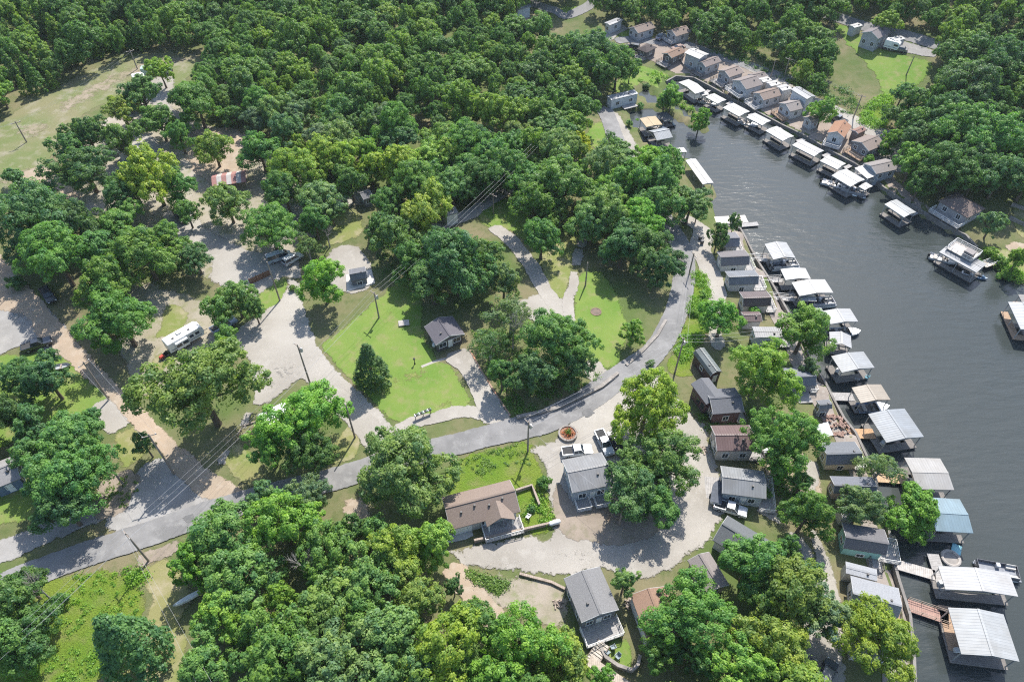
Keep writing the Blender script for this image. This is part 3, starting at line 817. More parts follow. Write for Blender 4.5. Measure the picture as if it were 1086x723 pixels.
# landmarks one can find in the photo, for naming the trees
LM = [('the round stone planter', 602, 460), ('the grey metal-roofed cabin with two balconies', 622, 507), ('the tan gabled house', 512, 535),
      ('the dark cabin with white window frames', 472, 352), ('the maroon metal roof', 780, 465), ('the dark grey hip roof', 762, 425),
      ('the gambrel shed', 752, 385), ('the teal house', 917, 572), ('the grey shingle cabin with a covered deck', 628, 637), ('the rust-brown roof', 692, 645),
      ('the slate roof by the gravel lane', 790, 575), ('the white camper under branches', 288, 445), ('the long white travel trailer', 195, 358),
      ('the red striped canopy', 243, 185), ('the brown picket fence', 283, 293), ('the mailbox row', 448, 441), ('the white upturned canoe', 202, 635),
      ('the blue dock roof', 1008, 547), ('the beige dock roof', 923, 418), ('the largest white dock roof', 1037, 615), ('the main lawn', 430, 350),
      ('the fork of the gravel lanes', 590, 330), ('the road bend', 722, 290), ('the tiny deck cabin', 381, 292), ('the white garage', 480, 223),
      ('the yellow dock roof in the cove', 690, 129), ('the white mobile home', 660, 102), ('the spit', 730, 125), ('the far hillside house', 928, 38),
      ('the orange-brown far roof', 890, 137), ('the hip-roofed shore house', 1018, 216), ('the crossroads', 180, 500), ('the pale pasture', 80, 140),
      ('the lower left meadow', 90, 660), ('the blue cabin at the edge', 5, 503), ('the floating house dock', 1022, 282), ('the dirt track cut', 510, 635),
      ('the main road junction', 410, 485), ('the white weathered dock', 985, 503), ('the open swim platform', 780, 235), ('the gravel yard trailers', 160, 75),
      ('the far road pole', 740, 35), ('the roadside pole', 560, 465), ('the lawn pole', 401, 322), ('the dark pickup on the gravel', 52, 315),
      ('the right frame edge', 1080, 180), ('the left frame edge', 6, 380), ('the top frame edge', 420, 6), ('the far shed by the top road', 550, 8)]
USED = {}
def rel(px, py, lx, ly):
    dx, dy = px - lx, py - ly
    if abs(dx) > 2.2 * abs(dy): return 'right of' if dx > 0 else 'left of'
    if abs(dy) > 2.2 * abs(dx): return 'below' if dy > 0 else 'above'
    return ('below and ' if dy > 0 else 'above and ') + ('right of' if dx > 0 else 'left of')
def tree_label(px, py, look):
    c = sorted(((px - x) ** 2 + (py - y) ** 2, n, x, y) for n, x, y in LM)
    c = [q for q in c if not (('frame edge' in q[1]) and q[0] > 120 ** 2)]
    for near in ('just ', ''):
        for d2, n, x, y in c[:3]:
            if near and d2 > 75 ** 2: continue
            s = '%s %s%s %s' % (look, near, rel(px, py, x, y), n)
            if s not in USED and len(s.split()) <= 16: USED[s] = 1; return s
    for i in range(3):
        for j in range(i + 1, 5):
            s = '%s between %s and %s' % (look, c[i][1], c[j][1])
            if s not in USED and len(s.split()) <= 16: USED[s] = 1; return s
    s = '%s %d%% across and %d%% down the photo' % (look, round(px / 10.86), round(py / 7.23))
    while s in USED: s = s.replace(' down', ' or so down')
    USED[s] = 1
    return s

NT = [0]
TREES_W = []                      # (x, y, crown radius) of placed trees
def place_tree(px, py, w, code, kind=None, rel_h=1.0, world=None, Dw=None):
    if world is None and px < 420 and 85 < py < 320: w *= 0.88
    """crown centre (px,py) and crown width w in photo pixels"""
    NT[0] += 1
    rng = random.Random(NT[0] * 31)
    hc = 5.0
    if world is None:
        for _ in range(3):
            b = at(px, py, hc)
            dist = (b - Vector((0, 0, CAMH))).length
            D = w * dist / FPX
            H = (3.6 + 0.66 * D) * rel_h if kind != 'C' else D * 1.75 * rel_h
            if kind == 'B': H = D * 0.8 * rel_h
            hc = H * (0.56 if kind != 'C' else 0.42)
        x, y = b.x, b.y
    else:
        x, y = world; D = Dw
        H = (3.6 + 0.66 * D) * rel_h if kind != 'C' else D * 1.75 * rel_h
    if not kind: H *= rng.uniform(0.9, 1.2)
    cls = kind or ('L' if D > 11.8 else 'M' if D > 7.4 else 'S')
    if cls == 'P' and kind is None: cls = 'M'
    cr, tk, TD, TH = rng.choice(TPL[cls])
    col, cname = LC[code]
    j = 1 + rng.uniform(-0.12, 0.12)
    col = (col[0] * j * (1 + rng.uniform(-0.14, 0.12)), col[1] * j, col[2] * j * (1 + rng.uniform(-0.15, 0.3)))
    big = 'large ' if D > 13 else 'small ' if D < 6.5 else ''
    noun = {'C': 'conical cedar tree', 'B': 'round bush', 'P': 'thin sparse tree with bare branches'}.get(kind, 'broadleaf tree')
    if kind == 'B': big = ''
    lab = tree_label(px, py, ('%s%s %s' % (big, cname, noun)))
    e_ = rng.uniform(0.86, 1.14); sc = (D / TD * e_, D / TD / e_, H / TH)
    rz = rng.random() * 6.283
    z = h(x, y)
    TREES_W.append((x, y, D / 2))
    if kind == 'B':
        o = link('bush', cr); o.location = (x, y, z - 0.1); o.rotation_euler = (0, 0, rz); o.scale = sc; o.color = (*col, 1)
        return tag(o, lab, 'bush', 'bushes around the houses')
    t = thing('cedar_tree' if kind == 'C' else 'tree', lab, 'tree', (x, y, z), rz, 'trees around the cove')
    t.scale = sc
    c = link('crown', cr, t); c.color = (*col, 1)
    link('trunk', tk, t)
    return t

HAND = """
737 652 90 m|815 692 72 y|784 714 60 l|836 632 72 o|795 598 62 m|868 652 52 b|855 548 50 m|832 468 70 m|806 394 74 l|766 338 46 l|853 352 58 m
934 497 38 b P|966 542 54 l|914 538 46 b|933 680 76 y|762 251 24 d|778 238 13 d|686 432 82 y|702 484 80 m|672 522 70 d|700 535 50 m|662 618 30 o
431 498 104 o|232 565 70 m|255 608 76 m|300 556 70 l|328 530 48 b|282 528 40 b|345 584 60 m|374 568 40 d|424 588 66 y|458 578 54 y|392 616 70 o|352 640 78 o
240 650 60 l|296 694 80 m|362 706 80 b|412 682 78 o|472 690 78 y|444 634 58 o|505 664 56 m|552 686 86 l|596 704 66 y|520 716 58 l|222 705 58 m|300 640 36 l|481 622 22 d|268 668 50 m|330 668 60 d|440 716 60 o|390 660 56 m|495 700 50 o|345 612 44 m|205 600 44 l|400 568 40 m|640 718 30 l
136 684 56 d C|14 640 56 d|34 672 54 d|8 690 50 m|28 622 36 d|60 636 18 m B|70 540 48 d|72 478 72 m|84 508 70 m|36 486 42 m|22 400 38 d|52 404 44 d|8 440 40 d|92 452 34 m|30 452 36 d|154 472 24 d|55 512 40 d
215 418 106 o|324 447 84 l|286 478 44 l|330 484 52 d|342 300 58 l|393 390 36 d C|250 318 46 o|240 364 30 m|232 334 36 m|270 330 24 m
126 336 80 m|60 274 74 m|40 234 76 d|84 240 56 d|130 238 56 m|152 268 76 m|206 272 40 d|110 300 60 m|88 176 64 d|162 190 66 y|140 196 44 m|130 152 38 m|130 118 36 y|152 104 42 d|168 128 44 m|208 108 62 m|226 156 44 y|276 162 48 m|240 214 52 o|286 240 66 m|302 206 48 m|338 210 58 b|334 236 42 m|312 180 56 y|346 164 58 y|186 202 42 m|130 212 38 d|198 226 30 m|176 250 44 m|95 148 40 d|75 158 40 d|190 145 34 m|170 76 26 y|100 268 50 m|30 262 46 d|18 300 18 d B|16 188 24 d B|20 210 14 m B
484 282 86 d|458 300 56 d|508 272 50 m|534 300 42 b|542 334 54 b P|590 362 76 m|566 392 52 d|608 388 44 d|520 366 40 d P|532 398 36 d|566 222 50 m|574 254 44 m|598 192 76 m|646 226 64 o|628 236 50 o|668 200 56 m|694 214 56 m|682 262 56 d|700 284 44 d|660 262 50 d|672 350 28 l|700 194 50 m|732 216 46 m|706 176 42 m|650 200 50 l|675 232 54 l|740 224 20 d|616 151 25 Y|586 212 44 o|560 190 50 m|536 178 54 m|590 165 50 o|640 180 54 b|660 172 46 m|686 176 50 l
420 252 54 m|446 236 46 y|456 214 48 y|432 276 46 m|466 256 38 d|402 240 34 m|440 196 52 m|410 216 40 m|480 196 52 m|505 188 50 d|520 168 50 m|392 176 46 y|372 196 40 m|418 178 50 y|360 148 52 o|452 170 48 y|492 156 50 m|326 262 30 b P|352 226 24 d|310 305 10 m B
872 119 26 l|1004 176 56 d|968 174 36 l|1062 186 46 d|1092 190 40 d|976 196 28 d|1034 168 50 d|712 106 26 l|742 130 22 l|704 112 18 m|654 74 40 m|640 62 30 d|668 76 16 d|648 148 16 d P|628 54 44 d|606 50 36 m|572 34 32 m|652 160 26 m|688 168 24 l|1053 237 24 b|1080 275 20 l|958 98 20 d|945 150 20 l|938 160 14 m B|922 168 10 l B
576 510 17 m B|564 540 9 d B|720 270 14 b B|912 615 15 o B|842 398 16 b B|858 392 20 b|1052 268 14 l B|1040 280 10 m B|1066 292 12 l B|826 500 24 l|850 512 26 m|808 520 18 m B|836 580 26 m|858 610 30 b|820 700 40 l|740 700 40 d|700 690 40 m|812 640 50 m|800 330 14 l B|736 330 10 l B|746 312 9 l B|690 385 10 d B
1062 276 11 l B|685 92 8 d B|676 128 6 l B|668 130 8 m B|680 112 8 m B|656 106 8 m B|698 84 6 l B|1032 92 50 d|1064 60 50 d|1004 126 44 d|1020 140 60 m|1056 150 60 m|975 150 44 d
"""
for row in HAND.strip().split('\n'):
    for t in row.split('|'):
        q = t.split()
        place_tree(float(q[0]), float(q[1]), float(q[2]), q[3], q[4] if len(q) > 4 else None)
N_HAND = NT[0]

# ---- the woods: individual trees for the nearest, one far mass for the rest
def dead_tree(px, py, hgt, label):
    b = at(px, py)
    t = thing('dead_tree', label, 'tree', b, 0, None)
    rng = random.Random(px)
    mb = MB()
    def grow(p, d, l, r, lev):
        e = p + d * l
        mb.tube(p, e, r, r * 0.6, 5, False)
        if lev == 0: return
        for k in range(4):
            nd = (d + Vector((rng.uniform(-1, 1), rng.uniform(-1, 1), rng.uniform(-0.2, 0.8))) * 0.75).normalized()
            grow(p.lerp(e, rng.uniform(0.5, 1)), nd, l * rng.uniform(0.5, 0.8), r * 0.55, lev - 1)
    grow(Vector((0, 0, hgt * 0.25)), Vector((0.05, 0, 1)), hgt * 0.28, 0.13, 4)
    mb.build('branches', M_dead, t)
    MB().tube((0, 0, -0.3), (0, 0, hgt * 0.26), 0.2, 0.14, 7).build('trunk', M_dead, t)
dead_tree(334, 618, 11, 'bare grey dead tree standing among the lower woods')
dead_tree(60, 640, 10, 'leafless grey tree by the lower left meadow corner')
dead_tree(350, 262, 7, 'leafless tree standing right of the white cars')
dead_tree(544, 372, 12, 'bare pale trunk rising below the fork of lanes')

FOREST = [
 [(-260, -40), (640, -40), (636, 6), (566, 2), (548, 14), (544, 34), (568, 48), (600, 62), (628, 72), (650, 96), (640, 110), (630, 122), (612, 138), (608, 152), (640, 166), (640, 176), (560, 190), (530, 192), (470, 205), (420, 200), (390, 196), (372, 182), (350, 180), (320, 165), (300, 150), (262, 138), (240, 134), (205, 122), (190, 96), (212, 78), (240, 72), (212, 56), (150, 56), (80, 92), (20, 124), (-40, 170), (-260, 230)],
 [(640, -40), (1330, -40), (1330, 186), (1110, 202), (1076, 202), (1058, 210), (1050, 204), (1010, 190), (968, 198), (956, 180), (952, 152), (938, 112), (980, 118), (998, 96), (1004, 70), (960, 36), (890, 16), (866, 30), (878, 66), (892, 104), (896, 120), (884, 122), (860, 100), (820, 76), (822, 34), (800, 50), (770, 52), (740, 42), (722, 26), (690, 24), (664, 22), (650, 12)],
 [(-260, 380), (-30, 360), (-20, 560), (-260, 640)], [(-260, 230), (-40, 215), (-20, 290), (-260, 330)],
 [(170, 740), (640, 740), (640, 800), (150, 800)], [(690, 735), (840, 735), (840, 800), (690, 800)],
]
def auto_trees():
    rng = random.Random(5)
    pts = []
    polys = []
    for F_ in FOREST:
        polys.append([tuple(at(a, b, 4.0)[:2]) for a, b in F_])
    # clearings, roads: keep stems off
    clr = [(np.array(c), min(p[0] for p in c), max(p[0] for p in c), min(p[1] for p in c), max(p[1] for p in c)) for c in CLEAR]
    cell = {}
    def near(x, y, d):
        ci, cj = int(x // 8), int(y // 8)
        for a in range(ci - 1, ci + 2):
            for b in range(cj - 1, cj + 2):
                for (u, v, r) in cell.get((a, b), ()):
                    if (u - x) ** 2 + (v - y) ** 2 < (d if r is None else min(d, r)) ** 2: return True
        return False
    for (x, y, r) in TREES_W: cell.setdefault((int(x // 8), int(y // 8)), []).append((x, y, None))
    for P in polys:
        x0, x1 = min(p[0] for p in P), max(p[0] for p in P); y0, y1 = min(p[1] for p in P), min(max(p[1] for p in P), 400)
        N = int((x1 - x0) * (y1 - y0) / 6)
        X = np.array([rng.uniform(x0, x1) for _ in range(N)]); Y = np.array([rng.uniform(y0, y1) for _ in range(N)])
        ok = inside(X, Y, P)
        for x, y in zip(X[ok].tolist(), Y[ok].tolist()):
            far = math.hypot(x, y)
            dmin = 4.7
            if near(x, y, dmin): continue
            bad = False
            for c, a0, a1, b0, b1 in clr:
                if a0 - 1 < x < a1 + 1 and b0 - 1 < y < b1 + 1 and inside(np.array([x]), np.array([y]), c.tolist())[0]: bad = True; break
            if bad: continue
            cell.setdefault((int(x // 8), int(y // 8)), []).append((x, y, None))
            pts.append((x, y))
    return pts
# ================================================================== BUILDINGS
GREY, LGREY, DGREY = (0.33, 0.34, 0.35), (0.40, 0.405, 0.41), (0.125, 0.13, 0.14)
WHITE, BEIGE, TAN, BROWN = (0.74, 0.735, 0.71), (0.50, 0.45, 0.38), (0.40, 0.325, 0.265), (0.20, 0.15, 0.125)
BLUEG, CREAM, TEAL = (0.36, 0.41, 0.46), (0.55, 0.50, 0.36), (0.27, 0.50, 0.46)
MAROON = (0.235, 0.155, 0.15)
M_fasc = plain('fascia_paint', (0.42, 0.42, 0.41), 0.6)
M_trim = plain('white_trim', (0.72, 0.72, 0.70), 0.6)
M_dtrim = plain('dark_trim', (0.10, 0.095, 0.09), 0.6)
M_rail = plain('railing_paint', (0.68, 0.67, 0.64), 0.6)
M_railw = plain('railing_wood', (0.30, 0.24, 0.19), 0.8)
M_deckg = planks('grey_decking', (0.34, 0.325, 0.31))
M_deckb = planks('brown_decking', (0.36, 0.25, 0.17))
M_steel = plain('galvanised_steel', (0.42, 0.43, 0.44), 0.45, 0.5)
M_black = plain('black_rubber', (0.02, 0.02, 0.021), 0.85)
M_float = plain('black_float', (0.035, 0.035, 0.04), 0.7)

_WIN = {}
def window_mesh(w, hh):
    k = (round(w, 1), round(hh, 1))
    if k not in _WIN:
        g = MB().box((0, 0, 0), (w, 0.05, hh)).mesh('window', glass())
        f = MB()
        t = 0.1
        f.box((0, -0.02, hh / 2 + t / 2), (w + 2 * t, 0.10, t)); f.box((0, -0.02, -hh / 2 - t / 2), (w + 2 * t, 0.12, t))
        for s in (-1, 1): f.box((s * (w / 2 + t / 2), -0.02, 0), (t, 0.10, hh))
        f.box((0, -0.02, 0), (0.05, 0.075, hh))
        _WIN[k] = (g, f.mesh('window_frame', M_trim))
    return _WIN[k]

def add_window(root, x, y, z, rz, w=1.0, hh=1.2):
    g, f = window_mesh(w, hh)
    o = link('window', g, root); o.location = (x, y, z); o.rotation_euler = (0, 0, rz)
    link('frame', f, o)

def add_door(root, x, y, z, rz, col=M_trim, w=0.95, hh=2.05):
    o = MB().box((0, 0, 0), (w, 0.07, hh)).build('door', col, root); o.location = (x, y, z + hh / 2); o.rotation_euler = (0, 0, rz)
    MB().box((w * 0.36, -0.06, 0), (0.06, 0.06, 0.12)).build('handle', M_steel, o)

def rail_mesh(path, z, mat, hgt=0.95, close=False):
    mb = MB()
    P = [Vector((p[0], p[1], z)) for p in path]
    for i in range(len(P) - 1):
        a, b = P[i], P[i + 1]
        for q in (0.12, 0.5, 1.0): mb.tube(a + Vector((0, 0, hgt * q)), b + Vector((0, 0, hgt * q)), 0.045 if q == 1 else 0.028, None, 4, False)
        n = max(1, int((b - a).length / 1.2))
        for k in range(n + 1):
            p = a.lerp(b, k / n); mb.box((p.x, p.y, z + hgt / 2), (0.09, 0.09, hgt))
        m = int((b - a).length / 0.24)
        for k in range(1, m):
            p = a.lerp(b, k / m); mb.box((p.x, p.y, z + hgt * 0.52), (0.03, 0.03, hgt * 0.9))
    return mb

def profile(style, W, rise):
    hw = W / 2
    if style == 'gambrel': return [(-hw, 0), (-hw * 0.74, rise * 0.62), (0, rise), (hw * 0.74, rise * 0.62), (hw, 0)]
    if style == 'salt': return [(-hw, -0.21 * W), (-hw + 0.28 * W, 0.19 * W), (hw, 0)]
    if style == 'shed': return [(-hw, 0), (hw, rise)]
    if style == 'curve': return [(-hw, 0), (-hw * 0.6, rise * 0.7), (-hw * 0.2, rise * 0.97), (hw * 0.2, rise * 0.97), (hw * 0.6, rise * 0.7), (hw, 0)]
    return [(-hw, 0), (0, rise), (hw, 0)]

def roof_slab(prof, x0, x1, z, th=0.16):
    top = [(y, z + zz + th) for y, zz in prof]
    bot = [(y, z + zz) for y, zz in prof]
    mb = MB()
    n = len(prof)
    k = len(mb.v)
    for x in (x0, x1):
        mb.v += [(x, y, q) for y, q in top] + [(x, y, q) for y, q in bot]
    for i in range(n - 1):
        mb.f.append((k + i, k + i + 1, k + 2 * n + i + 1, k + 2 * n + i))
        mb.f.append((k + n + i + 1, k + n + i, k + 3 * n + i, k + 3 * n + i + 1))
        mb.f.append((k + i + 1, k + i, k + n + i, k + n + i + 1))
        mb.f.append((k + 2 * n + i, k + 2 * n + i + 1, k + 3 * n + i + 1, k + 3 * n + i))
    for q in (0, n - 1):
        mb.f.append((k + q, k + n + q, k + 3 * n + q, k + 2 * n + q))
    return mb

def fit_quad(quad, eave, axis, water=False, drop=0.0, grow=1.0):
    """photo corners of the eaves -> (centre, ground z, angle of the ridge axis, length, width)"""
    cx = sum(q[0] for q in quad) / 4; cy = sum(q[1] for q in quad) / 4
    z0 = WATER_Z
    if not water:
        g = at(cx, cy, eave); z0 = h(g.x, g.y)
    P = [atz(a, b, z0 + eave - (drop if i > 1 else 0)).to_2d() for i, (a, b) in enumerate(quad)]
    A, B, C, D = P
    if axis == 'AD': A, B, C, D = D, A, B, C
    if grow != 1.0:
        m = (A + B + C + D) / 4; A, B, C, D = [m + (q - m) * grow for q in (A, B, C, D)]
    u = ((B - A) + (C - D)) / 2; L = u.length; d = u.normalized(); n = Vector((-d.y, d.x))
    Wd = abs(((D - A) + (C - B)).dot(n)) / 2
    c = (A + B + C + D) / 4
    return c, z0, math.atan2(d.y, d.x), L, Wd

def local_dir(c, ang, px):
    """which local side (0:+x,1:+y,2:-x,3:-y) faces the photo point px"""
    w = at(*px).to_2d() - c
    a = (math.atan2(w.y, w.x) - ang) % (2 * math.pi)
    return int(round(a / (math.pi / 2))) % 4

HOUSES = []
G1 = 'cabins along the near waterfront'
G2 = 'cabins along the far shore'
def house(label, quad, eave=3.0, slope=0.42, wall=GREY, roof=('shingle', DGREY), style='gable', axis='AB', over=0.35, decks=(),
          cat='house', name='house', group=None, win=True, chimney=False, vents=1, door=None, base=1.6, facing=None, winsize=(1.0, 1.2)):
    far = group == G2
    if far:
        eave *= 0.8; base = max(base, 0.8)
        if roof[0] == 'shingle': roof = ('shingle', (roof[1][0] * 1.08, roof[1][1] * 0.95, roof[1][2] * 0.86))
    c, z0, ang, L, W = fit_quad(quad, eave, axis, drop=1.5 if style == 'salt' else 0, grow=1.10 if far else 1.0)
    t = thing(name, label, cat, (c.x, c.y, z0), ang, group)
    HOUSES.append((c.x, c.y, L, W, ang)); 
    co, si = math.cos(ang), math.sin(ang)
    CLEAR.append([(c.x + x * co - y * si, c.y + x * si + y * co) for x, y in ((-L / 2 - 1, -W / 2 - 1), (L / 2 + 1, -W / 2 - 1), (L / 2 + 1, W / 2 + 1), (-L / 2 - 1, W / 2 + 1))])
    rise = slope * W / 2 if style != 'shed' else slope * W
    if style == 'salt': rise = 0.19 * W
    rx_y = -W / 2 + 0.28 * W if style == 'salt' else 0
    lx, ly = L / 2 - over, W / 2 - over
    wm = siding(wall)
    th = 0.16
    if style == 'hip':
        e = eave; r = min(W / 2 * 0.98, L / 2 * 0.9)
        mb = MB()
        rx = L / 2 - r * 0.95
        v = [(-L / 2, -W / 2, e), (L / 2, -W / 2, e), (L / 2, W / 2, e), (-L / 2, W / 2, e), (-rx, 0, e + rise), (rx, 0, e + rise)]
        v += [(a, b, q - th) for a, b, q in v[:4]]
        mb.v = v; mb.f = [(0, 1, 5, 4), (2, 3, 4, 5), (1, 2, 5), (3, 0, 4), (6, 7, 1, 0), (7, 8, 2, 1), (8, 9, 3, 2), (9, 6, 0, 3), (9, 8, 7, 6)]
        rf = mb.build('roof', roof_mat(*roof), t)
        MB().prism([(-lx, -ly), (lx, -ly), (lx, ly), (-lx, ly)], -base, eave - th - 0.002).build('wall', wm, t)
        for s in (-1, 1): pass
    else:
        pr = profile(style, W, rise)
        rf = roof_slab(pr, -L / 2, L / 2, eave, th).build('roof', roof_mat(*roof), t)
        # walls follow the roof's underside, just clear of it
        def zr(y):
            for (y0, a0), (y1, a1) in zip(pr, pr[1:]):
                if y0 <= y <= y1: return a0 + (a1 - a0) * (y - y0) / (y1 - y0)
            return 0
        inner = [(-ly, zr(-ly))] + [(y, a) for y, a in pr if -ly < y < ly] + [(ly, zr(ly))]
        prof = [(-ly, -base)] + [(ly, -base)] + [(y, eave + a - 0.012) for y, a in inner[::-1]]
        MB().extrude_x(prof, -lx, lx).build('wall', wm, t)
        for sx in (-1, 1):
            fa = MB()
            for (y0, a0), (y1, a1) in zip(pr, pr[1:]):
                q = [(y0, eave + a0 - 0.10), (y1, eave + a1 - 0.10), (y1, eave + a1 + th + 0.005), (y0, eave + a0 + th + 0.005)]
                fa.extrude_x(q, sx * (L / 2 + 0.004), sx * (L / 2 + 0.05))
            fa.build('fascia', M_fasc, rf)
        if style != 'shed' and eave > 2:
            rc = MB(); rc.box((0, rx_y, eave + rise + th + 0.015), (L + 0.02, 0.34, 0.05)); rc.build('ridge_cap', roof_mat(roof[0], mul(roof[1], 0.92)), rf)
    for k in range(vents):
        x = (-0.3 + 0.6 * k / max(1, vents - 1)) * L if vents > 1 else 0.2 * L
        y = -W * 0.12 * (1 if k % 2 else 1.6)
        z = eave + rise * (1 - abs(y) / (W / 2)) + th
        MB().box((x, y, z + 0.12), (0.3, 0.3, 0.42)).build('roof_vent', M_dtrim, rf)
    if chimney:
        MB().box((L * 0.22, W * 0.1, eave + rise * 0.8 + 0.6), (0.7, 0.7, 1.8)).build('chimney', surf('chimney_brick', (0.28, 0.15, 0.11), (0.22, 0.12, 0.09), None, 1, 3, 8), rf)
    if win:
        nx = max(1, int(L / 3.4)); w_, h_ = winsize
        zc = min(1.6, eave - h_ / 2 - 0.25)
        zz = [zc] + ([zc - 2.6] if base > 3 else []) + ([eave - 1.2] if eave > 4.6 else [])
        for s, rz in ((-1, 0.0), (1, math.pi)):
            for z in zz:
                if style == 'salt' and s < 0: z = z - 1.0
                for k in range(nx):
                    add_window(t, (-0.5 + (k + 0.5) / nx) * (L - 2 * over), s * (ly + 0.02), z, rz, w_, h_)
        for s, rz in ((1, math.pi / 2), (-1, -math.pi / 2)):
            for z in zz:
                for y in ((-W * 0.24, W * 0.24) if W > 5 else (0.0,)): add_window(t, s * (lx + 0.02), y, z, rz, w_, h_)
    sides = {0: (lx, 0, math.pi / 2), 1: (0, ly, math.pi), 2: (-lx, 0, -math.pi / 2), 3: (0, -ly, 0.0)}
    if door:
        k = local_dir(c, ang, door); x, y, rz = sides[k]
        n = 0.035
        off = W * 0.02 if k in (0, 2) else L * 0.03
        add_door(t, x + (n if k == 0 else -n if k == 2 else off), y + (n if k == 1 else -n if k == 3 else (off if k in (0, 2) else 0)), 0.25, rz)
    for dk in decks:
        px, depth, zd = dk[:3]; kind = dk[3] if len(dk) > 3 else 'rail'; frac = dk[4] if len(dk) > 4 else 1.0; shift = dk[5] if len(dk) > 5 else 0.0
        k = local_dir(c, ang, px)
        half = (W / 2 if k in (0, 2) else L / 2) * frac
        d0 = (lx if k in (0, 2) else ly) + 0.01
        s = 1 if k in (0, 1) else -1
        sh = shift * (W if k in (0, 2) else L) / 2
        def q(a, b):      # a along the wall, b outwards
            return (s * b, a + sh) if k in (0, 2) else (a + sh, s * b)
        rect = [q(-half, d0), q(half, d0), q(half, d0 + depth), q(-half, d0 + depth)]
        ar = sum(rect[i][0] * rect[(i + 1) % 4][1] - rect[(i + 1) % 4][0] * rect[i][1] for i in range(4))
        if ar < 0: rect = rect[::-1]
        dm = M_deckg if kind != 'brown' else M_deckb
        deck = MB().prism(rect, zd - 0.18, zd).build('deck', dm, t)
        if zd > 0.25:
            for a in (-half + 0.15, 0, half - 0.15):
                x, y = q(a, d0 + depth - 0.15)
                MB().box((x, y, (zd - 0.18 - base) / 2), (0.16, 0.16, zd - 0.18 + base - 0.004)).build('deck_post', M_railw, deck)
        if kind in ('rail', 'brown', 'roofed', 'dark'):
            i = 0.07
            pth = [q(-half + i, d0 + 0.1), q(-half + i, d0 + depth - i), q(half - i, d0 + depth - i), q(half - i, d0 + 0.1)]
            rail_mesh(pth, zd, None).build('railing', {'rail': M_rail, 'roofed': M_rail, 'brown': M_railw, 'dark': M_dtrim}[kind], deck)
        if kind in ('roofed', 'cover'):
            r2 = [q(-half, d0 + 0.02), q(half, d0 + 0.02), q(half, d0 + depth + 0.2), q(-half, d0 + depth + 0.2)]
            hi = [eave - 0.35, eave - 0.35, eave - 0.75, eave - 0.75]
            if ar < 0: r2 = r2[::-1]; hi = hi[::-1]
            MB().prism(r2, [z - 0.1 for z in hi], hi).build('porch_roof', roof_mat('metal', WHITE), t)
            pp = MB()
            for a in (-half + 0.12, half - 0.12):
                x, y = q(a, d0 + depth - 0.1); pp.box((x, y, (zd + eave - 0.88) / 2), (0.13, 0.13, eave - 0.88 - zd))
            pp.build('porch_post', M_trim, t)
    return t, c, z0, ang, L, W

SH = 'shingle'; ME = 'metal'
# ---- the middle ground
gc = house('grey metal-roofed cabin with two white balconies beside the round planter', [(595, 487), (637.5, 481), (650.5, 513), (608, 524)], 3.6, 0.36, BLUEG, (ME, LGREY), base=2.4, door=(620, 560), winsize=(1.2, 1.3),
      decks=[((628, 560), 2.2, 0.3, 'rail', 0.36, -0.48), ((628, 560), 2.2, 0.3, 'rail', 0.36, 0.45)])
hb = house('wide tan gabled house with porch gable and timber-walled yard', [(474, 528.5), (540, 506.5), (552, 545.5), (472, 561)], 2.8, 0.55, (0.52, 0.50, 0.47), (SH, (0.30, 0.235, 0.195)), over=0.5, vents=4, door=(512, 600),
      decks=[((512, 590), 3.0, 0.5, 'rail', 0.56, 0.44)])
def porch_gable():
    t, c, z0, ang, L, W = hb
    # cross gable over the entrance, ridge running towards the viewer
    k = -1
    y0, y1 = -W * 0.16, -W / 2 - 1.1
    prof = []
    mb = MB(); hw = 2.35; e = 2.95; r = 1.75; xc = L * 0.20; th = 0.15
    for y in (y0, y1):
        mb.v += [(xc - hw, y, e + (0.0)), (xc, y, e + r), (xc + hw, y, e), (xc - hw, y, e - th), (xc, y, e + r - th), (xc + hw, y, e - th)]
    mb.f = [(0, 1, 7, 6), (1, 2, 8, 7), (3, 9, 10, 4), (4, 10, 11, 5), (6, 7, 10, 9), (7, 8, 11, 10), (0, 6, 9, 3), (2, 5, 11, 8), (0, 3, 4, 1), (1, 4, 5, 2)]
    mb.build('porch_gable', roof_mat(SH, (0.33, 0.26, 0.215)), t)
    pp = MB()
    for s in (-1, 1): pp.box((xc + s * (hw - 0.35), y1 + 0.25, 1.6), (0.18, 0.18, 2.3))
    pp.build('porch_post', M_trim, t)
    MB().box((-L * 0.33, -W / 2 + 0.45, 1.25), (3.2, 0.08, 2.2)).build('garage_door', M_trim, t)
porch_gable()
hd = house('dark grey cabin with white window frames under a big oak beside the lawn', [(449, 346), (461.5, 365.5), (493.5, 355.5), (481, 337)], 2.7, 0.36, (0.115, 0.105, 0.105), (SH, (0.17, 0.16, 0.175)), over=0.5, vents=1, door=(483, 380), winsize=(1.5, 1.2))
house('long dark purple shed with rounded gambrel roof beside the road', [(735.5, 374.5), (753.5, 400.5), (765.5, 394), (747.5, 371.5)], 2.7, 0.75, (0.105, 0.065, 0.065), (ME, (0.27, 0.31, 0.31)), 'gambrel', over=0.2, door=(765, 405), winsize=(0.8, 0.8), cat='shed', name='shed')
hm = house('dark grey house with maroon walls beside the gravel lane', [(755, 412), (780, 412.5), (788, 436), (748, 441.5)], 3.6, 0.36, (0.12, 0.075, 0.08), (SH, (0.185, 0.19, 0.205)), over=0.45, base=2.2, door=(740, 440), decks=[((800, 425), 1.8, 0.4, 'dark')])
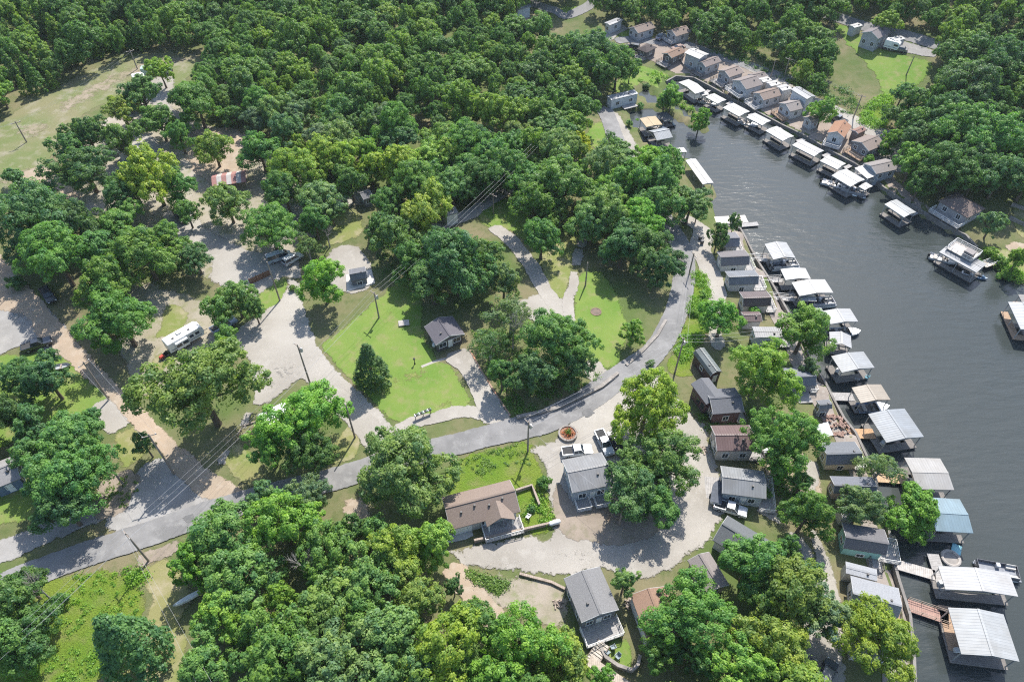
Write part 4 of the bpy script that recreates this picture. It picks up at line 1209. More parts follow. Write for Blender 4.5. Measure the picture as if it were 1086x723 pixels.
def hm_wing():
    t = hm[0]
    c, z0, ang, L, W = fit_quad([(733.5, 406.5), (750.5, 402), (771, 424), (746, 428)], 3.6, 'AD')
    rel_ = Matrix.Rotation(-hm[3], 4, 'Z') @ Matrix.Translation((c.x - hm[1].x, c.y - hm[1].y, z0 - hm[2])) @ Matrix.Rotation(ang, 4, 'Z')
    o = roof_slab(profile('gable', W, 0.44 * W / 2), -L / 2, L / 2, 3.63, 0.16).build('wing_roof', roof_mat(SH, (0.20, 0.205, 0.22)), t); o.matrix_local = rel_
    ly = W / 2 - 0.4; lx = L / 2 - 0.4; r = 0.44 * W / 2
    w = MB().extrude_x([(-ly, -2.2), (ly, -2.2), (ly, 3.6 + r * 0.4 / (W / 2)), (0, 3.6 + r), (-ly, 3.6 + r * 0.4 / (W / 2))], -lx, lx).build('wing_wall', siding((0.12, 0.075, 0.08)), t); w.matrix_local = rel_
    for k in range(3):
        g, f = window_mesh(1.0, 1.3)
        for s, rz in ((-1, 0), (1, math.pi)):
            q = link('window', g, w); q.location = ((k - 1) * L * 0.28, s * (ly + 0.02), 1.7); q.rotation_euler = (0, 0, rz)
hm_wing()
house('cabin under a maroon metal roof with a railed side deck', [(753.5, 451.5), (792.5, 451), (803.5, 478), (760.5, 478.5)], 3.4, 0.34, (0.47, 0.43, 0.39), (ME, MAROON), base=2.6, door=(750, 475), decks=[((815, 470), 2.6, 0.3, 'dark')])
house('pale blue-grey cabin with ribbed grey roof and long white railing', [(764.5, 494), (809.5, 500), (811.5, 529), (765.5, 523.5)], 3.2, 0.34, BLUEG, (ME, (0.36, 0.375, 0.385)), base=2.8, door=(786, 560), decks=[((822, 520), 2.6, 0.2, 'rail', 1.25), ((755, 505), 2.6, 0.4, 'flat', 0.8)])
house('low house with a plain slate roof partly under green trees', [(772, 546.5), (831, 583), (813, 608), (755.5, 573.5)], 2.8, 0.5, (0.55, 0.55, 0.54), (SH, (0.17, 0.18, 0.185)), win=True)
house('brown-roofed house between the slate roof and large round tree', [(752, 585), (773, 620), (750, 630), (729, 595)], 2.8, 0.40, (0.30, 0.26, 0.23), (SH, (0.30, 0.265, 0.25)))
house('long house with rust-brown roof and white side wall', [(669, 633), (687, 680), (722, 667), (704, 620)], 3.2, 0.30, (0.66, 0.66, 0.66), (SH, (0.36, 0.235, 0.17)), over=0.2)
hs = house('grey shingle cabin with covered deck above the curved wall', [(598, 613.5), (616, 660), (656.8, 646.3), (636, 601.5)], 3.6, 0.24, (0.20, 0.21, 0.23), (SH, (0.27, 0.265, 0.26)), over=0.3, base=2.6, door=(640, 680), vents=1, decks=[((645, 680), 3.0, 0.6, 'rail')])
house('blue cabin with patchy grey roof at the left frame edge', [(-16, 495), (16, 483.5), (25, 506), (-7, 520)], 2.7, 0.45, (0.14, 0.19, 0.27), (SH, (0.36, 0.35, 0.35)), door=(15, 535), winsize=(0.8, 0.9))
house('tiny grey cabin standing on a pale concrete pad', [(369.5, 286), (387.5, 283.5), (390, 298), (373, 302)], 2.4, 0.42, (0.15, 0.16, 0.18), (ME, (0.30, 0.31, 0.34)), 'salt', over=0.2, cat='cabin', name='cabin')
def pad():
    P = [at(a, b).to_2d() for a, b in ((367, 292), (394, 287), (398, 301), (368, 310))]
    z = max(h(p.x, p.y) for p in P)
    tag(MB().prism([tuple(p) for p in P][::-1] if (P[1] - P[0]).cross(P[2] - P[0]) < 0 else [tuple(p) for p in P], z - 0.6, z + 0.22).build('concrete_slab', M_conc), kind='structure')
pad()
house('white garage with grey roof at the end of the upper lane', [(468, 222), (480, 218.5), (486, 226), (473, 230)], 3.0, 0.3, (0.66, 0.66, 0.65), (ME, (0.36, 0.37, 0.38)), over=0.15, cat='garage', name='garage', win=False, door=(486, 232))
house('small shaded cabin at the end of the pale yard', [(380, 204), (390, 201), (395, 209), (385, 213)], 2.5, 0.5, (0.22, 0.21, 0.20), (SH, (0.25, 0.245, 0.25)), cat='cabin', name='cabin')
house('cabin with pale blue roof beneath the dark round tree', [(130, 103), (146, 100), (150, 109), (134, 113)], 2.8, 0.3, (0.28, 0.28, 0.29), (ME, (0.44, 0.50, 0.56)), cat='cabin', name='cabin')
house('grey cabin roof showing between the left wood trees', [(110, 147), (128, 141), (135, 150), (117, 157)], 2.6, 0.3, (0.35, 0.33, 0.31), (ME, (0.36, 0.36, 0.38)), cat='cabin', name='cabin')
house('long camper cabin with white roof under the left wood', [(122, 158), (150, 152), (152, 157), (125, 163)], 2.6, 0.1, (0.6, 0.6, 0.6), (ME, WHITE), cat='cabin', name='cabin')
house('pale roof glimpsed beyond the gravel yard trees', [(240, 60), (247, 59), (249, 63), (242, 64)], 2.6, 0.2, (0.5, 0.5, 0.5), (ME, WHITE), cat='cabin', name='cabin', win=False)

# ---- near waterfront row, from the swim platform down
house('northernmost grey waterfront cabin behind the dark bush', [(766, 247), (780.5, 247), (782.5, 264), (768, 265)], 3.0, 0.5, (0.30, 0.31, 0.33), (SH, (0.25, 0.25, 0.27)), 'salt', group=G1, vents=1, decks=[((795, 258), 1.6, 0.3)])
house('white-walled waterfront cabin with brown-grey roof at the first gangway', [(760, 267), (790.5, 266), (793, 283), (764, 285)], 3.0, 0.5, (0.56, 0.55, 0.53), (SH, (0.24, 0.225, 0.225)), 'salt', group=G1, decks=[((805, 275), 2.2, 0.3)], door=(755, 280))
house('blue-grey gambrel cabin at the second gangway', [(768, 288), (800, 287), (803, 304), (773, 305.5)], 3.0, 0.62, (0.42, 0.44, 0.46), (ME, (0.30, 0.32, 0.35)), 'salt', group=G1, decks=[((815, 298), 2.6, 0.3)])
house('waterfront cabin with chocolate brown roof at the third gangway', [(784, 310), (813, 309), (816, 327), (787, 328)], 3.0, 0.5, (0.48, 0.46, 0.44), (ME, (0.21, 0.165, 0.16)), 'salt', group=G1, decks=[((828, 320), 2.0, 0.3)])
house('small brown lean-to below the chocolate brown roof', [(787, 331), (805.5, 331), (807, 341), (788, 342)], 2.4, 0.4, (0.48, 0.46, 0.45), (ME, (0.235, 0.17, 0.165)), over=0.2, cat='lean-to', name='lean_to', win=False)
house('grey flat-roofed boathouse left of the round waterside tree', [(796, 347), (830, 347), (828, 358.5), (803, 358)], 3.0, 0.10, (0.50, 0.50, 0.52), (ME, (0.44, 0.44, 0.45)), over=0.1, group=G1, decks=[((845, 352), 2.4, 0.3)])
house('waterfront cabin with a bluish slate roof beside the small willow', [(832, 391), (857.5, 389), (865, 412), (831.5, 412.5)], 3.2, 0.5, (0.24, 0.25, 0.28), (SH, (0.24, 0.25, 0.28)), 'salt', group=G1, decks=[((878, 400), 1.4, 0.3), ((848, 430), 2.6, 0.2, 'flat', 0.5, 0.3)])
house('small dark grey waterside hut below the grey gangway', [(866, 425), (876.5, 424), (882, 437), (866.5, 438)], 2.8, 0.45, (0.26, 0.27, 0.29), (SH, (0.23, 0.235, 0.25)), 'salt', over=0.2, cat='hut', name='hut')
house('cream-walled waterfront cabin with slate roof beside wooden gangway', [(873, 470), (905.5, 468), (912, 494.5), (870.5, 495)], 3.0, 0.5, CREAM, (SH, (0.215, 0.225, 0.24)), 'salt', group=G1, vents=2, decks=[((925, 485), 1.8, 0.3)])
house('barn-shaped grey waterfront cabin with tan rounded end', [(879, 504), (922, 507), (929, 526), (883, 527)], 3.2, 0.62, (0.40, 0.31, 0.27), (SH, (0.225, 0.235, 0.25)), 'salt', group=G1, vents=2, decks=[((945, 518), 1.6, 0.3)])
house('low grey annex between barn cabin and teal house', [(890, 537), (905, 537), (907, 548), (892, 550)], 2.6, 0.2, (0.45, 0.43, 0.40), (SH, (0.36, 0.35, 0.34)), over=0.15, cat='annex', name='annex', win=False)
house('teal-walled waterfront house with a black and grey roof', [(894.5, 554.5), (936, 561.5), (939, 590.5), (891, 583)], 3.4, 0.48, TEAL, (SH, (0.20, 0.195, 0.20)), 'salt', group=G1, base=2.2, vents=0, decks=[((960, 585), 3.2, 0.3), ((925, 615), 2.2, 0.2, 'dark', 0.3, 0.75)], winsize=(1.1, 0.8))
hw = house('speckled grey shingle waterfront house with stepped roof', [(902, 611), (955, 624), (947, 657.5), (899, 643.5)], 3.0, 0.36, (0.56, 0.54, 0.50), (SH, (0.37, 0.38, 0.395)), 'salt', group=G1, vents=2, decks=[((970, 645), 1.6, 0.3, 'brown')])
house('small speckled grey annex joined behind stepped-roof house', [(894, 594.5), (929, 604), (929.5, 616), (900, 609)], 2.8, 0.12, (0.50, 0.49, 0.46), (SH, (0.42, 0.43, 0.44)), over=0.1, cat='annex', name='annex', win=False)
house('grey cabin mostly hidden beneath the yellow-green waterside tree', [(903, 668), (954, 674), (953, 700), (901, 694)], 3.0, 0.4, (0.50, 0.48, 0.45), (SH, (0.33, 0.32, 0.31)), group=G1)

# ---- far shore
house('pale grey house with tan roof under the dark far wood', [(669, 29.5), (686, 24.5), (692, 30.5), (676, 36)], 3.4, 0.45, (0.42, 0.43, 0.44), (SH, (0.30, 0.27, 0.25)), group=G2)
house('bungalow with brown roof and front porch above the far road', [(708, 33), (722, 29), (731, 34.5), (717, 39)], 3.2, 0.45, (0.48, 0.46, 0.44), (SH, (0.30, 0.265, 0.25)), group=G2, decks=[((712, 46), 2.0, 0.4)])
house('dark hip-roofed cabin beside the far parking spot', [(677, 51), (687, 46.5), (695, 50.5), (685, 56.5)], 3.0, 0.5, (0.14, 0.13, 0.13), (SH, (0.13, 0.125, 0.13)), 'hip', group=G2, decks=[((684, 66), 2.0, 0.4, 'dark')])
house('brown-roofed cabin with dark decks stepping down the bank', [(703, 57), (717, 51.5), (726, 55.5), (713, 62)], 3.2, 0.4, (0.16, 0.145, 0.14), (SH, (0.30, 0.24, 0.20)), group=G2, decks=[((708, 72), 3.0, 0.4, 'dark')])
house('boxy grey house with bright white roof on the far bank', [(728, 57), (735.5, 51.5), (750, 57.5), (742, 63)], 5.4, 0.18, (0.40, 0.41, 0.42), (ME, WHITE), axis='AD', group=G2)
house('grey gabled cabin right of the boxy white-roofed house', [(741, 66), (757, 61), (762.5, 66), (748, 72)], 3.6, 0.45, (0.40, 0.41, 0.42), (SH, (0.28, 0.265, 0.265)), group=G2, decks=[((738, 76), 2.2, 0.4, 'dark')])
house('cabin with black deck left of the largest far grey house', [(765, 74), (779, 70), (785, 78), (771, 83.5)], 3.6, 0.4, (0.38, 0.37, 0.37), (SH, (0.32, 0.30, 0.29)), group=G2, decks=[((760, 88), 3.0, 0.4, 'dark')])
house('large light grey far house with balcony facing the docks', [(779, 85), (794, 81), (807, 90), (790, 95.5)], 4.4, 0.4, (0.45, 0.47, 0.49), (SH, (0.29, 0.285, 0.29)), group=G2, decks=[((776, 98), 2.6, 1.4)])
house('grey garage behind the largest far grey house', [(795, 79), (807, 76.5), (812, 82), (800, 85)], 2.8, 0.35, (0.42, 0.42, 0.43), (SH, (0.27, 0.265, 0.27)), group=G2, win=False, cat='garage', name='garage')
house('first white-roofed shed beside the far gravel road', [(805, 83.5), (814, 81.5), (818, 86), (808.5, 88)], 2.6, 0.15, (0.5, 0.47, 0.43), (ME, WHITE), over=0.1, cat='shed', name='shed', win=False, group='white-roofed sheds')
house('middle white-roofed shed beside the far gravel road', [(813, 87.5), (823, 85.5), (827, 90), (817, 92.5)], 2.8, 0.15, (0.5, 0.47, 0.43), (ME, WHITE), over=0.1, cat='shed', name='shed', win=False, group='white-roofed sheds')
house('taller white-roofed shed nearest the two-storey white house', [(825, 91.5), (835, 89.5), (838, 95), (828, 97.5)], 3.2, 0.12, (0.54, 0.52, 0.49), (ME, (0.66, 0.66, 0.65)), over=0.1, cat='shed', name='shed', win=False, group='white-roofed sheds')
house('cabin with weathered brown roof below the white sheds', [(801, 98.5), (819, 94), (827, 101.5), (809, 107)], 3.4, 0.42, (0.46, 0.45, 0.44), (SH, (0.30, 0.265, 0.25)), group=G2, decks=[((800, 112), 3.0, 0.4)])
house('two-storey white house with pale metal roof above far bank', [(841, 96), (847.5, 93), (864, 102), (855, 105.5)], 5.6, 0.25, (0.62, 0.63, 0.64), (ME, (0.48, 0.50, 0.52)), axis='AD', group=G2)
house('small blue-grey cabin with glassed porch below two-storey house', [(829, 109), (843, 106.5), (850, 115), (836, 119.5)], 3.4, 0.42, (0.52, 0.53, 0.54), (SH, (0.32, 0.325, 0.335)), group=G2, decks=[((826, 124), 2.4, 0.4, 'brown')])
house('small cabin half hidden by the far bank tree', [(854, 124), (864, 122), (869, 128), (859, 131.5)], 3.0, 0.4, (0.46, 0.46, 0.46), (SH, (0.33, 0.32, 0.31)), group=G2)
house('white cabin with orange-brown skylit roof on the far bank', [(879, 140), (886, 129), (901.5, 135.5), (894, 147)], 3.8, 0.5, (0.60, 0.59, 0.57), (SH, (0.40, 0.265, 0.195)), group=G2, vents=2, decks=[((880, 153), 2.6, 0.6)])
house('little rust-roofed shed right of the orange-brown roof', [(904, 138), (913, 134), (918, 138.5), (909, 143)], 2.6, 0.3, (0.26, 0.2, 0.17), (SH, (0.34, 0.22, 0.18)), over=0.15, cat='shed', name='shed', win=False)
house('grey cabin with wooden stairs and dark glass porch on the far bank', [(905, 149.5), (922, 143.5), (935, 154), (921, 160.5)], 3.4, 0.36, (0.24, 0.24, 0.25), (SH, (0.29, 0.275, 0.265)), group=G2, decks=[((905, 166), 2.8, 0.6, 'brown')])
house('blue-grey cabin with white awning by the far seawall', [(919, 173), (941, 169.5), (948, 179.5), (928, 185.5)], 3.4, 0.34, (0.36, 0.40, 0.46), (SH, (0.30, 0.31, 0.325)), group=G2, decks=[((920, 195), 2.6, 0.4, 'roofed')])
house('long hip-roofed shore house with white balcony rail', [(997, 212), (1015, 205.5), (1045, 221), (1024, 229.5)], 3.6, 0.42, (0.32, 0.31, 0.31), (SH, (0.23, 0.205, 0.20)), 'hip', axis='AD', group=G2, base=1.4, decks=[((1000, 232), 2.8, 0.6, 'rail')])
house('grey gabled far hillside house beside the road and lawn', [(916, 33), (930, 27.5), (941, 36), (929, 44)], 3.8, 0.45, (0.40, 0.40, 0.41), (SH, (0.27, 0.245, 0.245)), vents=1)
house('white carport left of the far hillside house', [(902, 27), (910, 24.5), (914, 28), (905, 30.5)], 2.6, 0.15, (0.5, 0.5, 0.5), (ME, WHITE), over=0.1, cat='carport', name='carport', win=False)
house('white carport right of the far hillside house', [(944, 40.5), (955, 38), (959, 42), (949, 44.5)], 2.8, 0.12, (0.5, 0.5, 0.5), (ME, WHITE), over=0.1, cat='carport', name='carport', win=False)
house('pale grey shed by the road near the top frame edge', [(541, 3), (556, 0), (561, 8), (546, 12)], 3.2, 0.3, (0.50, 0.53, 0.56), (ME, (0.42, 0.45, 0.48)), win=False, cat='shed', name='shed')
house('low brown-roofed shed by the bare far yard', [(542, 30), (552, 27), (556, 32), (546, 36)], 2.6, 0.4, (0.3, 0.28, 0.26), (SH, (0.26, 0.23, 0.21)), win=False, cat='shed', name='shed')
house('long white-roofed building half behind the far trees', [(642, 24), (656, 19), (660, 22), (646, 28)], 3.0, 0.1, (0.5, 0.5, 0.5), (ME, (0.52, 0.53, 0.54)))
house('white mobile home with porch at the head of the cove', [(644, 102), (673, 95.5), (675.5, 100), (648, 107)], 3.0, 0.12, (0.56, 0.57, 0.58), (ME, (0.56, 0.59, 0.62)), over=0.1, door=(655, 115), decks=[((662, 112), 2.2, 0.4, 'flat', 0.5, 0.3)], winsize=(1.1, 1.0))

# red and white striped canopy in the wood
def striped_canopy():
    b = at(243, 188, 2.6)
    g = h(b.x, b.y)
    t = thing('canopy', 'red and white striped canopy among the left wood trees', 'canopy', (b.x, b.y, g), R(14))
    red = plain('red_canvas', (0.28, 0.14, 0.12), 0.8); wh = plain('white_canvas', (0.36, 0.335, 0.31), 0.8)
    n = 7; Lx = 8.0; Wy = 5.2
    for k in range(n):
        x0 = -Lx / 2 + k * Lx / n; x1 = x0 + Lx / n - 0.01
        MB().extrude_x([(-Wy / 2, 2.35), (-Wy / 2, 2.3), (0, 3.2), (Wy / 2, 2.3), (Wy / 2, 2.35), (0, 3.26)], x0, x1).build('canvas_stripe', red if k % 2 == 0 else wh, t)
    for sx in (-1, 1):
        for sy in (-1, 1): MB().tube((sx * Lx * 0.48, sy * Wy * 0.47, -0.2), (sx * Lx * 0.48, sy * Wy * 0.47, 2.34), 0.06).build('pole', M_steel, t)
striped_canopy()
# ================================================================== DOCKS, BOATS
GD1, GD2 = 'roofed boat docks along the near shore', 'roofed boat docks along the far shore'
def dock(label, quad, eave=3.4, slope=0.16, roof=WHITE, axis='AD', group=GD1, extra=None, deck=None, open_side=None, style='gable', ext=0.4, fascia=True):
    c, z0, ang, L, W = fit_quad(quad, eave, axis, True)
    t = thing('boat_dock', label, 'boat dock', (c.x, c.y, WATER_Z), ang, group)
    rise = slope * W / 2
    rf = roof_slab(profile(style, W, rise), -L / 2, L / 2, eave, 0.12).build('roof', roof_mat('metal', roof), t)
    if style == 'gable': MB().box((0, 0, eave + rise + 0.135), (L + 0.02, 0.36, 0.05)).build('ridge_cap', roof_mat('metal', mul(roof, 1.12)), rf)
    # header beams and gable braces
    b = MB()
    for s in (-1, 1): b.box((0, s * (W / 2 - 0.25), eave - 0.16), (L - 0.3, 0.12, 0.3))
    for x in (-L / 2 + 0.3, 0, L / 2 - 0.3):
        b.box((x, 0, eave - 0.17), (0.1, W - 0.64, 0.24))
        b.tube((x, -W / 4, eave), (x, 0, eave + rise - 0.05), 0.05, None, 4); b.tube((x, W / 4, eave), (x, 0, eave + rise - 0.05), 0.05, None, 4)
    b.build('header_beam', M_steel, t)
    # floating deck: a walkway round the slips
    wz, wt = 0.50, 0.16
    hx, hy = L / 2 + ext * 0.2, W / 2 + ext * 0.2
    d = MB(); wk = 1.5
    d.box((0, -hy + wk / 2, wz), (2 * hx, wk, wt)); d.box((0, hy - wk / 2, wz), (2 * hx, wk, wt))
    d.box((-hx + wk / 2, 0, wz), (wk, 2 * hy - 2 * wk, wt))
    if L > 9: d.box((0.3, 0, wz), (wk * 0.7, 2 * hy - 2 * wk, wt))
    dk = d.build('deck', deck or planks('dark_dock_boards', (0.19, 0.175, 0.16)), t)
    f = MB()
    for s in (-1, 1): f.box((0, s * (hy - wk / 2), wz - wt / 2 - 0.21), (2 * hx - 0.2, wk - 0.2, 0.4))
    f.box((-hx + wk / 2, 0, wz - wt / 2 - 0.21), (wk - 0.2, 2 * hy - 2 * wk, 0.4))
    f.build('float', M_float, dk)
    pm = MB().box((0, 0, (wz + eave) / 2), (0.14, 0.14, eave - wz - 0.02)).mesh('post', M_steel)
    nx = 3 if L > 8 else 2
    for i in range(nx):
        for s in (-1, 1):
            p = link('post', pm, t); p.location = (-L / 2 + 0.3 + i * (L - 0.6) / (nx - 1), s * (W / 2 - 0.25), 0)
    if extra: extra(t, L, W, eave)
    return t, c, ang, L, W

def gangway(label, p0, p1, w=1.5, mat=None, rail=M_rail, z0=0.6, z1=0.6):
    """walkway over the water between two photo points"""
    a = atz(p0[0], p0[1], WATER_Z + z0); b = atz(p1[0], p1[1], WATER_Z + z1)
    d = (b - a).to_2d(); L = d.length; ang = math.atan2(d.y, d.x)
    t = thing('gangway', label, 'gangway', ((a.x + b.x) / 2, (a.y + b.y) / 2, (a.z + b.z) / 2), ang, 'gangways to the docks')
    MB().box((0, 0, 0), (L, w, 0.16)).build('walkway', mat or M_deckg, t)
    if rail:
        for s in (-1, 1): 
            mb = MB()
            y = s * (w / 2 - 0.05)
            for zz in (0.45, 0.9): mb.tube((-L / 2, y, zz), (L / 2, y, zz), 0.04, None, 4)
            n = max(2, int(L / 1.6))
            for k in range(n + 1): mb.box((-L / 2 + 0.05 + k * (L - 0.1) / n, y, 0.48), (0.07, 0.07, 0.8))
            mb.build('railing', rail, t)
    mb = MB()
    for x in (-L / 4, L / 4): mb.box((x, 0, -0.3), (1.4, w - 0.2, 0.42))
    mb.build('float', M_float, t)
    return t

# boats -----------------------------------------------------------------
def hull_rows(L, W, H, bow=0.35):
    st = []
    for k in range(9):
        s = k / 8
        w = W / 2 * (1 if s < 1 - bow else max(0.03, math.cos((s - 1 + bow) / bow * math.pi / 2) ** 0.7))
        x = -L / 2 + L * s
        rise = 0.25 * H * max(0, (s - 0.55) / 0.45) ** 2
        st.append([(x, -w, H + rise), (x, -w * 0.82, 0.25 * H + rise), (x, 0, rise * 1.2), (x, w * 0.82, 0.25 * H + rise), (x, w, H + rise)])
    return st
def make_motor_boat():
    t = thing('motor_boat', 'x', 'boat')
    mb = MB(); st = hull_rows(6.2, 2.3, 0.95)
    for r in st: mb.v += r
    for k in range(8):
        for i in range(4): mb.f.append((k * 5 + i, k * 5 + i + 1, k * 5 + 6 + i, k * 5 + 5 + i))
    mb.f.append((4, 3, 2, 1, 0))
    mb.build('hull', paint(), t)
    d = MB(); dk = [[(r[0][0], r[0][1] * 0.94, r[0][2] - 0.06), (r[4][0], r[4][1] * 0.94, r[4][2] - 0.06)] for r in st]
    for k in range(5, 8): d.face([dk[k][0], dk[k][1], dk[k + 1][1], dk[k + 1][0]])
    d.face([(dk[0][0][0] + 0.1, -1.0, 0.45), (dk[0][0][0] + 0.1, 1.0, 0.45), (dk[5][0][0], 1.0, 0.45), (dk[5][0][0], -1.0, 0.45)])
    d.build('deck', plain('boat_gelcoat', (0.70, 0.69, 0.66), 0.35), t)
    w = MB(); w.face([(0.9, -0.95, 0.95), (0.9, 0.95, 0.95), (0.45, 0.8, 1.5), (0.45, -0.8, 1.5)]); w.v += [(x - 0.03, y, z) for x, y, z in w.v]; w.f.append((7, 6, 5, 4))
    w.build('windshield', glass(), t)
    vn = plain('boat_vinyl', (0.34, 0.31, 0.28), 0.6)
    for y in (-0.55, 0.55): MB().extrude_y([(-0.45, 0.46), (0.1, 0.46), (0.1, 0.9), (-0.24, 0.9), (-0.3, 1.25), (-0.45, 1.25)], y - 0.27, y + 0.27).build('seat', vn, t, 0.03)
    MB().box((-1.9, 0, 0.68), (0.7, 1.7, 0.45)).build('bench', vn, t, 0.03)
    e = MB(); e.box((-3.3, 0, 0.85), (0.55, 0.45, 0.6)); e.box((-3.35, 0, 0.2), (0.25, 0.16, 0.9)); e.build('outboard_motor', M_black, t, 0.05)
    return t
def make_pontoon():
    t = thing('pontoon_boat', 'x', 'boat')
    al = plain('boat_aluminium', (0.55, 0.56, 0.57), 0.35, 0.4)
    for s in (-1, 1):
        mb = MB(); prof = [(0.02, 3.6), (0.28, 2.9), (0.32, 2.2), (0.32, -3.2), (0.2, -3.4)]
        for (r0, x0), (r1, x1) in zip(prof, prof[1:]): mb.tube((x0, s * 0.9, 0.2), (x1, s * 0.9, 0.2), r0, r1, 8)
        mb.build('pontoon', al, t)
    MB().box((0, 0, 0.58), (6.6, 2.5, 0.1)).build('deck', plain('boat_carpet', (0.22, 0.23, 0.25), 0.9), t)
    f = MB()
    for s in (-1, 1): f.box((-0.1, s * 1.2, 0.96), (6.0, 0.06, 0.62))
    f.box((2.9, 0.0, 0.96), (0.06, 2.34, 0.62)); f.box((-3.1, 0.45, 0.96), (0.06, 1.5, 0.62)); f.build('fence_panel', paint(), t)
    vn = plain('boat_cream_vinyl', (0.46, 0.44, 0.40), 0.6)
    for x, y, a, b in ((2.0, -0.85, 1.5, 0.6), (2.0, 0.85, 1.5, 0.6), (-2.2, -0.85, 1.6, 0.6)):
        sg = 1 if y > 0 else -1
        MB().extrude_x([(y - 0.3 * sg, 0.632), (y + 0.3 * sg, 0.632), (y + 0.3 * sg, 1.4), (y + 0.18 * sg, 1.4), (y + 0.16 * sg, 1.05), (y - 0.3 * sg, 1.05)], x - a / 2, x + a / 2).build('seat', vn, t, 0.03)
    MB().box((0.0, 0.75, 1.0), (0.6, 0.7, 0.75)).build('console', al, t, 0.05)
    e = MB(); e.box((-3.55, 0, 0.95), (0.5, 0.45, 0.6)); e.box((-3.6, 0, 0.35), (0.22, 0.15, 0.9)); e.build('outboard_motor', M_black, t, 0.05)
    return t
def make_jetski():
    t = thing('jet_ski', 'x', 'jet ski')
    mb = MB(); st = hull_rows(3.0, 1.15, 0.55, 0.55)
    for r in st: mb.v += r
    for k in range(8):
        for i in range(4): mb.f.append((k * 5 + i, k * 5 + i + 1, k * 5 + 6 + i, k * 5 + 5 + i))
        mb.f.append((k * 5 + 4, k * 5, k * 5 + 5, k * 5 + 9))
    mb.f.append((4, 3, 2, 1, 0)); mb.build('hull', paint(), t)
    MB().extrude_y([(-1.2, 0.5), (0.1, 0.5), (0.2, 0.8), (-0.4, 0.85), (-1.2, 0.78)], -0.2, 0.2).build('seat', M_black, t, 0.04)
    MB().extrude_y([(0.2, 0.5), (1.1, 0.55), (0.45, 1.0), (0.2, 1.0)], -0.3, 0.3).build('cowl', paint(), t, 0.05)
    MB().tube((0.3, -0.4, 1.05), (0.3, 0.4, 1.05), 0.04).build('handlebar', M_black, t)
    return t
_B = {}
def boat(kind, label, px, py, ang, col, z=WATER_Z, dz=0.0):
    mk = {'motor': make_motor_boat, 'pontoon': make_pontoon, 'jet': make_jetski}[kind]
    p = atz(px, py, z + 0.6) if dz == 0 else at(px, py, dz)
    zz = z if dz == 0 else h(p.x, p.y) + dz
    if kind not in _B:
        _B[kind] = mk(); o = _B[kind]; o.location = (p.x, p.y, zz - 0.05); o.rotation_euler = (0, 0, ang); o['label'] = label; o['group'] = 'boats at the docks'
        def rec(q):
            q.color = (*col, 1)
            for ch in q.children: rec(ch)
        rec(o)
        return o
    return dup(_B[kind], (p.x, p.y, zz - 0.05), ang, label, 'boats at the docks', (*col, 1))

# ---- near row
LW = (0.60, 0.61, 0.61); LG = (0.50, 0.525, 0.54)
dock('long white-roofed dock half hidden by trees below the cove', [(727, 170), (737.5, 169), (757, 194), (745, 196.5)], roof=WHITE, slope=0.12)
dock('tiny white-roofed dock above the long half-hidden one', [(715, 158), (725, 157), (729, 161.5), (718, 163)], 3.0, roof=WHITE, slope=0.1)
dock('white-roofed dock with blue tarp at its corner', [(811, 259), (833.5, 257.5), (843.5, 273), (820, 276.5)], roof=LW, slope=0.2)
dock('small white-roofed dock between two larger white roofs', [(827.5, 286), (854, 284.5), (860, 296.5), (833, 297)], roof=WHITE, slope=0.12)
def lower_roof(t, L, W, eave):
    MB().extrude_x([(-W / 2 - 2.2, 2.1), (-W / 2 + 0.4, 2.3), (-W / 2 + 0.4, 2.4), (-W / 2 - 2.2, 2.2)], -L / 2, -L * 0.05).build('lower_roof', roof_mat('metal', WHITE), t)
dock('wide white-roofed dock with a low step roof in front', [(839, 299.5), (875, 297), (884, 311.5), (847.5, 313.5)], roof=WHITE, slope=0.12)
dock('low white canopy dock joined in front of the wide white roof', [(848, 314.8), (864, 313.8), (866, 319.5), (850, 320)], 2.4, roof=WHITE, slope=0.06)
dock('pale grey-roofed dock right of the round waterside tree', [(871, 328.5), (902.5, 329), (910.5, 342.5), (880, 343)], roof=LW, slope=0.12)
dock('low white dock roof touching the pale grey-roofed dock', [(854, 327), (871, 327.5), (876, 336), (858, 336)], 3.0, roof=LW, slope=0.06)
dock('peaked white tent dock below the pale grey roof', [(883.5, 354), (898, 354.5), (907, 367), (876, 368)], 3.0, roof=(0.66, 0.66, 0.66), slope=0.34)
dock('silver-roofed dock with open deck of chairs beside the willow', [(881.5, 377.5), (915.5, 373.5), (928, 390.5), (892, 395)], 3.6, roof=LG, slope=0.12)
dock('beige-roofed dock holding a white and blue boat', [(902, 410), (935, 409), (944.5, 425), (912.5, 427)], roof=(0.53, 0.46, 0.37), slope=0.16)
dock('large ribbed silver dock with white ridge line', [(919.5, 437.5), (960, 435), (980.5, 464.5), (939, 468.5)], 3.8, roof=(0.44, 0.475, 0.505), slope=0.14)
dock('off-white weathered dock roof with a cross ridge', [(957, 485.5), (995, 486), (1013.5, 520), (974, 518.5)], 3.6, roof=(0.53, 0.515, 0.49), slope=0.14, axis='AB')
dock('blue-roofed dock with a pale ridge line', [(980.5, 527.5), (1016, 529), (1033.5, 566), (991, 562.5)], 3.8, roof=(0.30, 0.43, 0.50), slope=0.18, axis='AB')
dock('largest bright white dock roof beside the swim float', [(994.5, 598), (1070, 609.5), (1081, 635), (1001, 622.5)], 3.6, roof=(0.72, 0.72, 0.71), slope=0.12)
dock('big two-tone silver dock at the lower right corner', [(1004, 641.5), (1065, 654), (1081, 703), (1019, 692)], 3.8, roof=(0.60, 0.62, 0.62), slope=0.2)
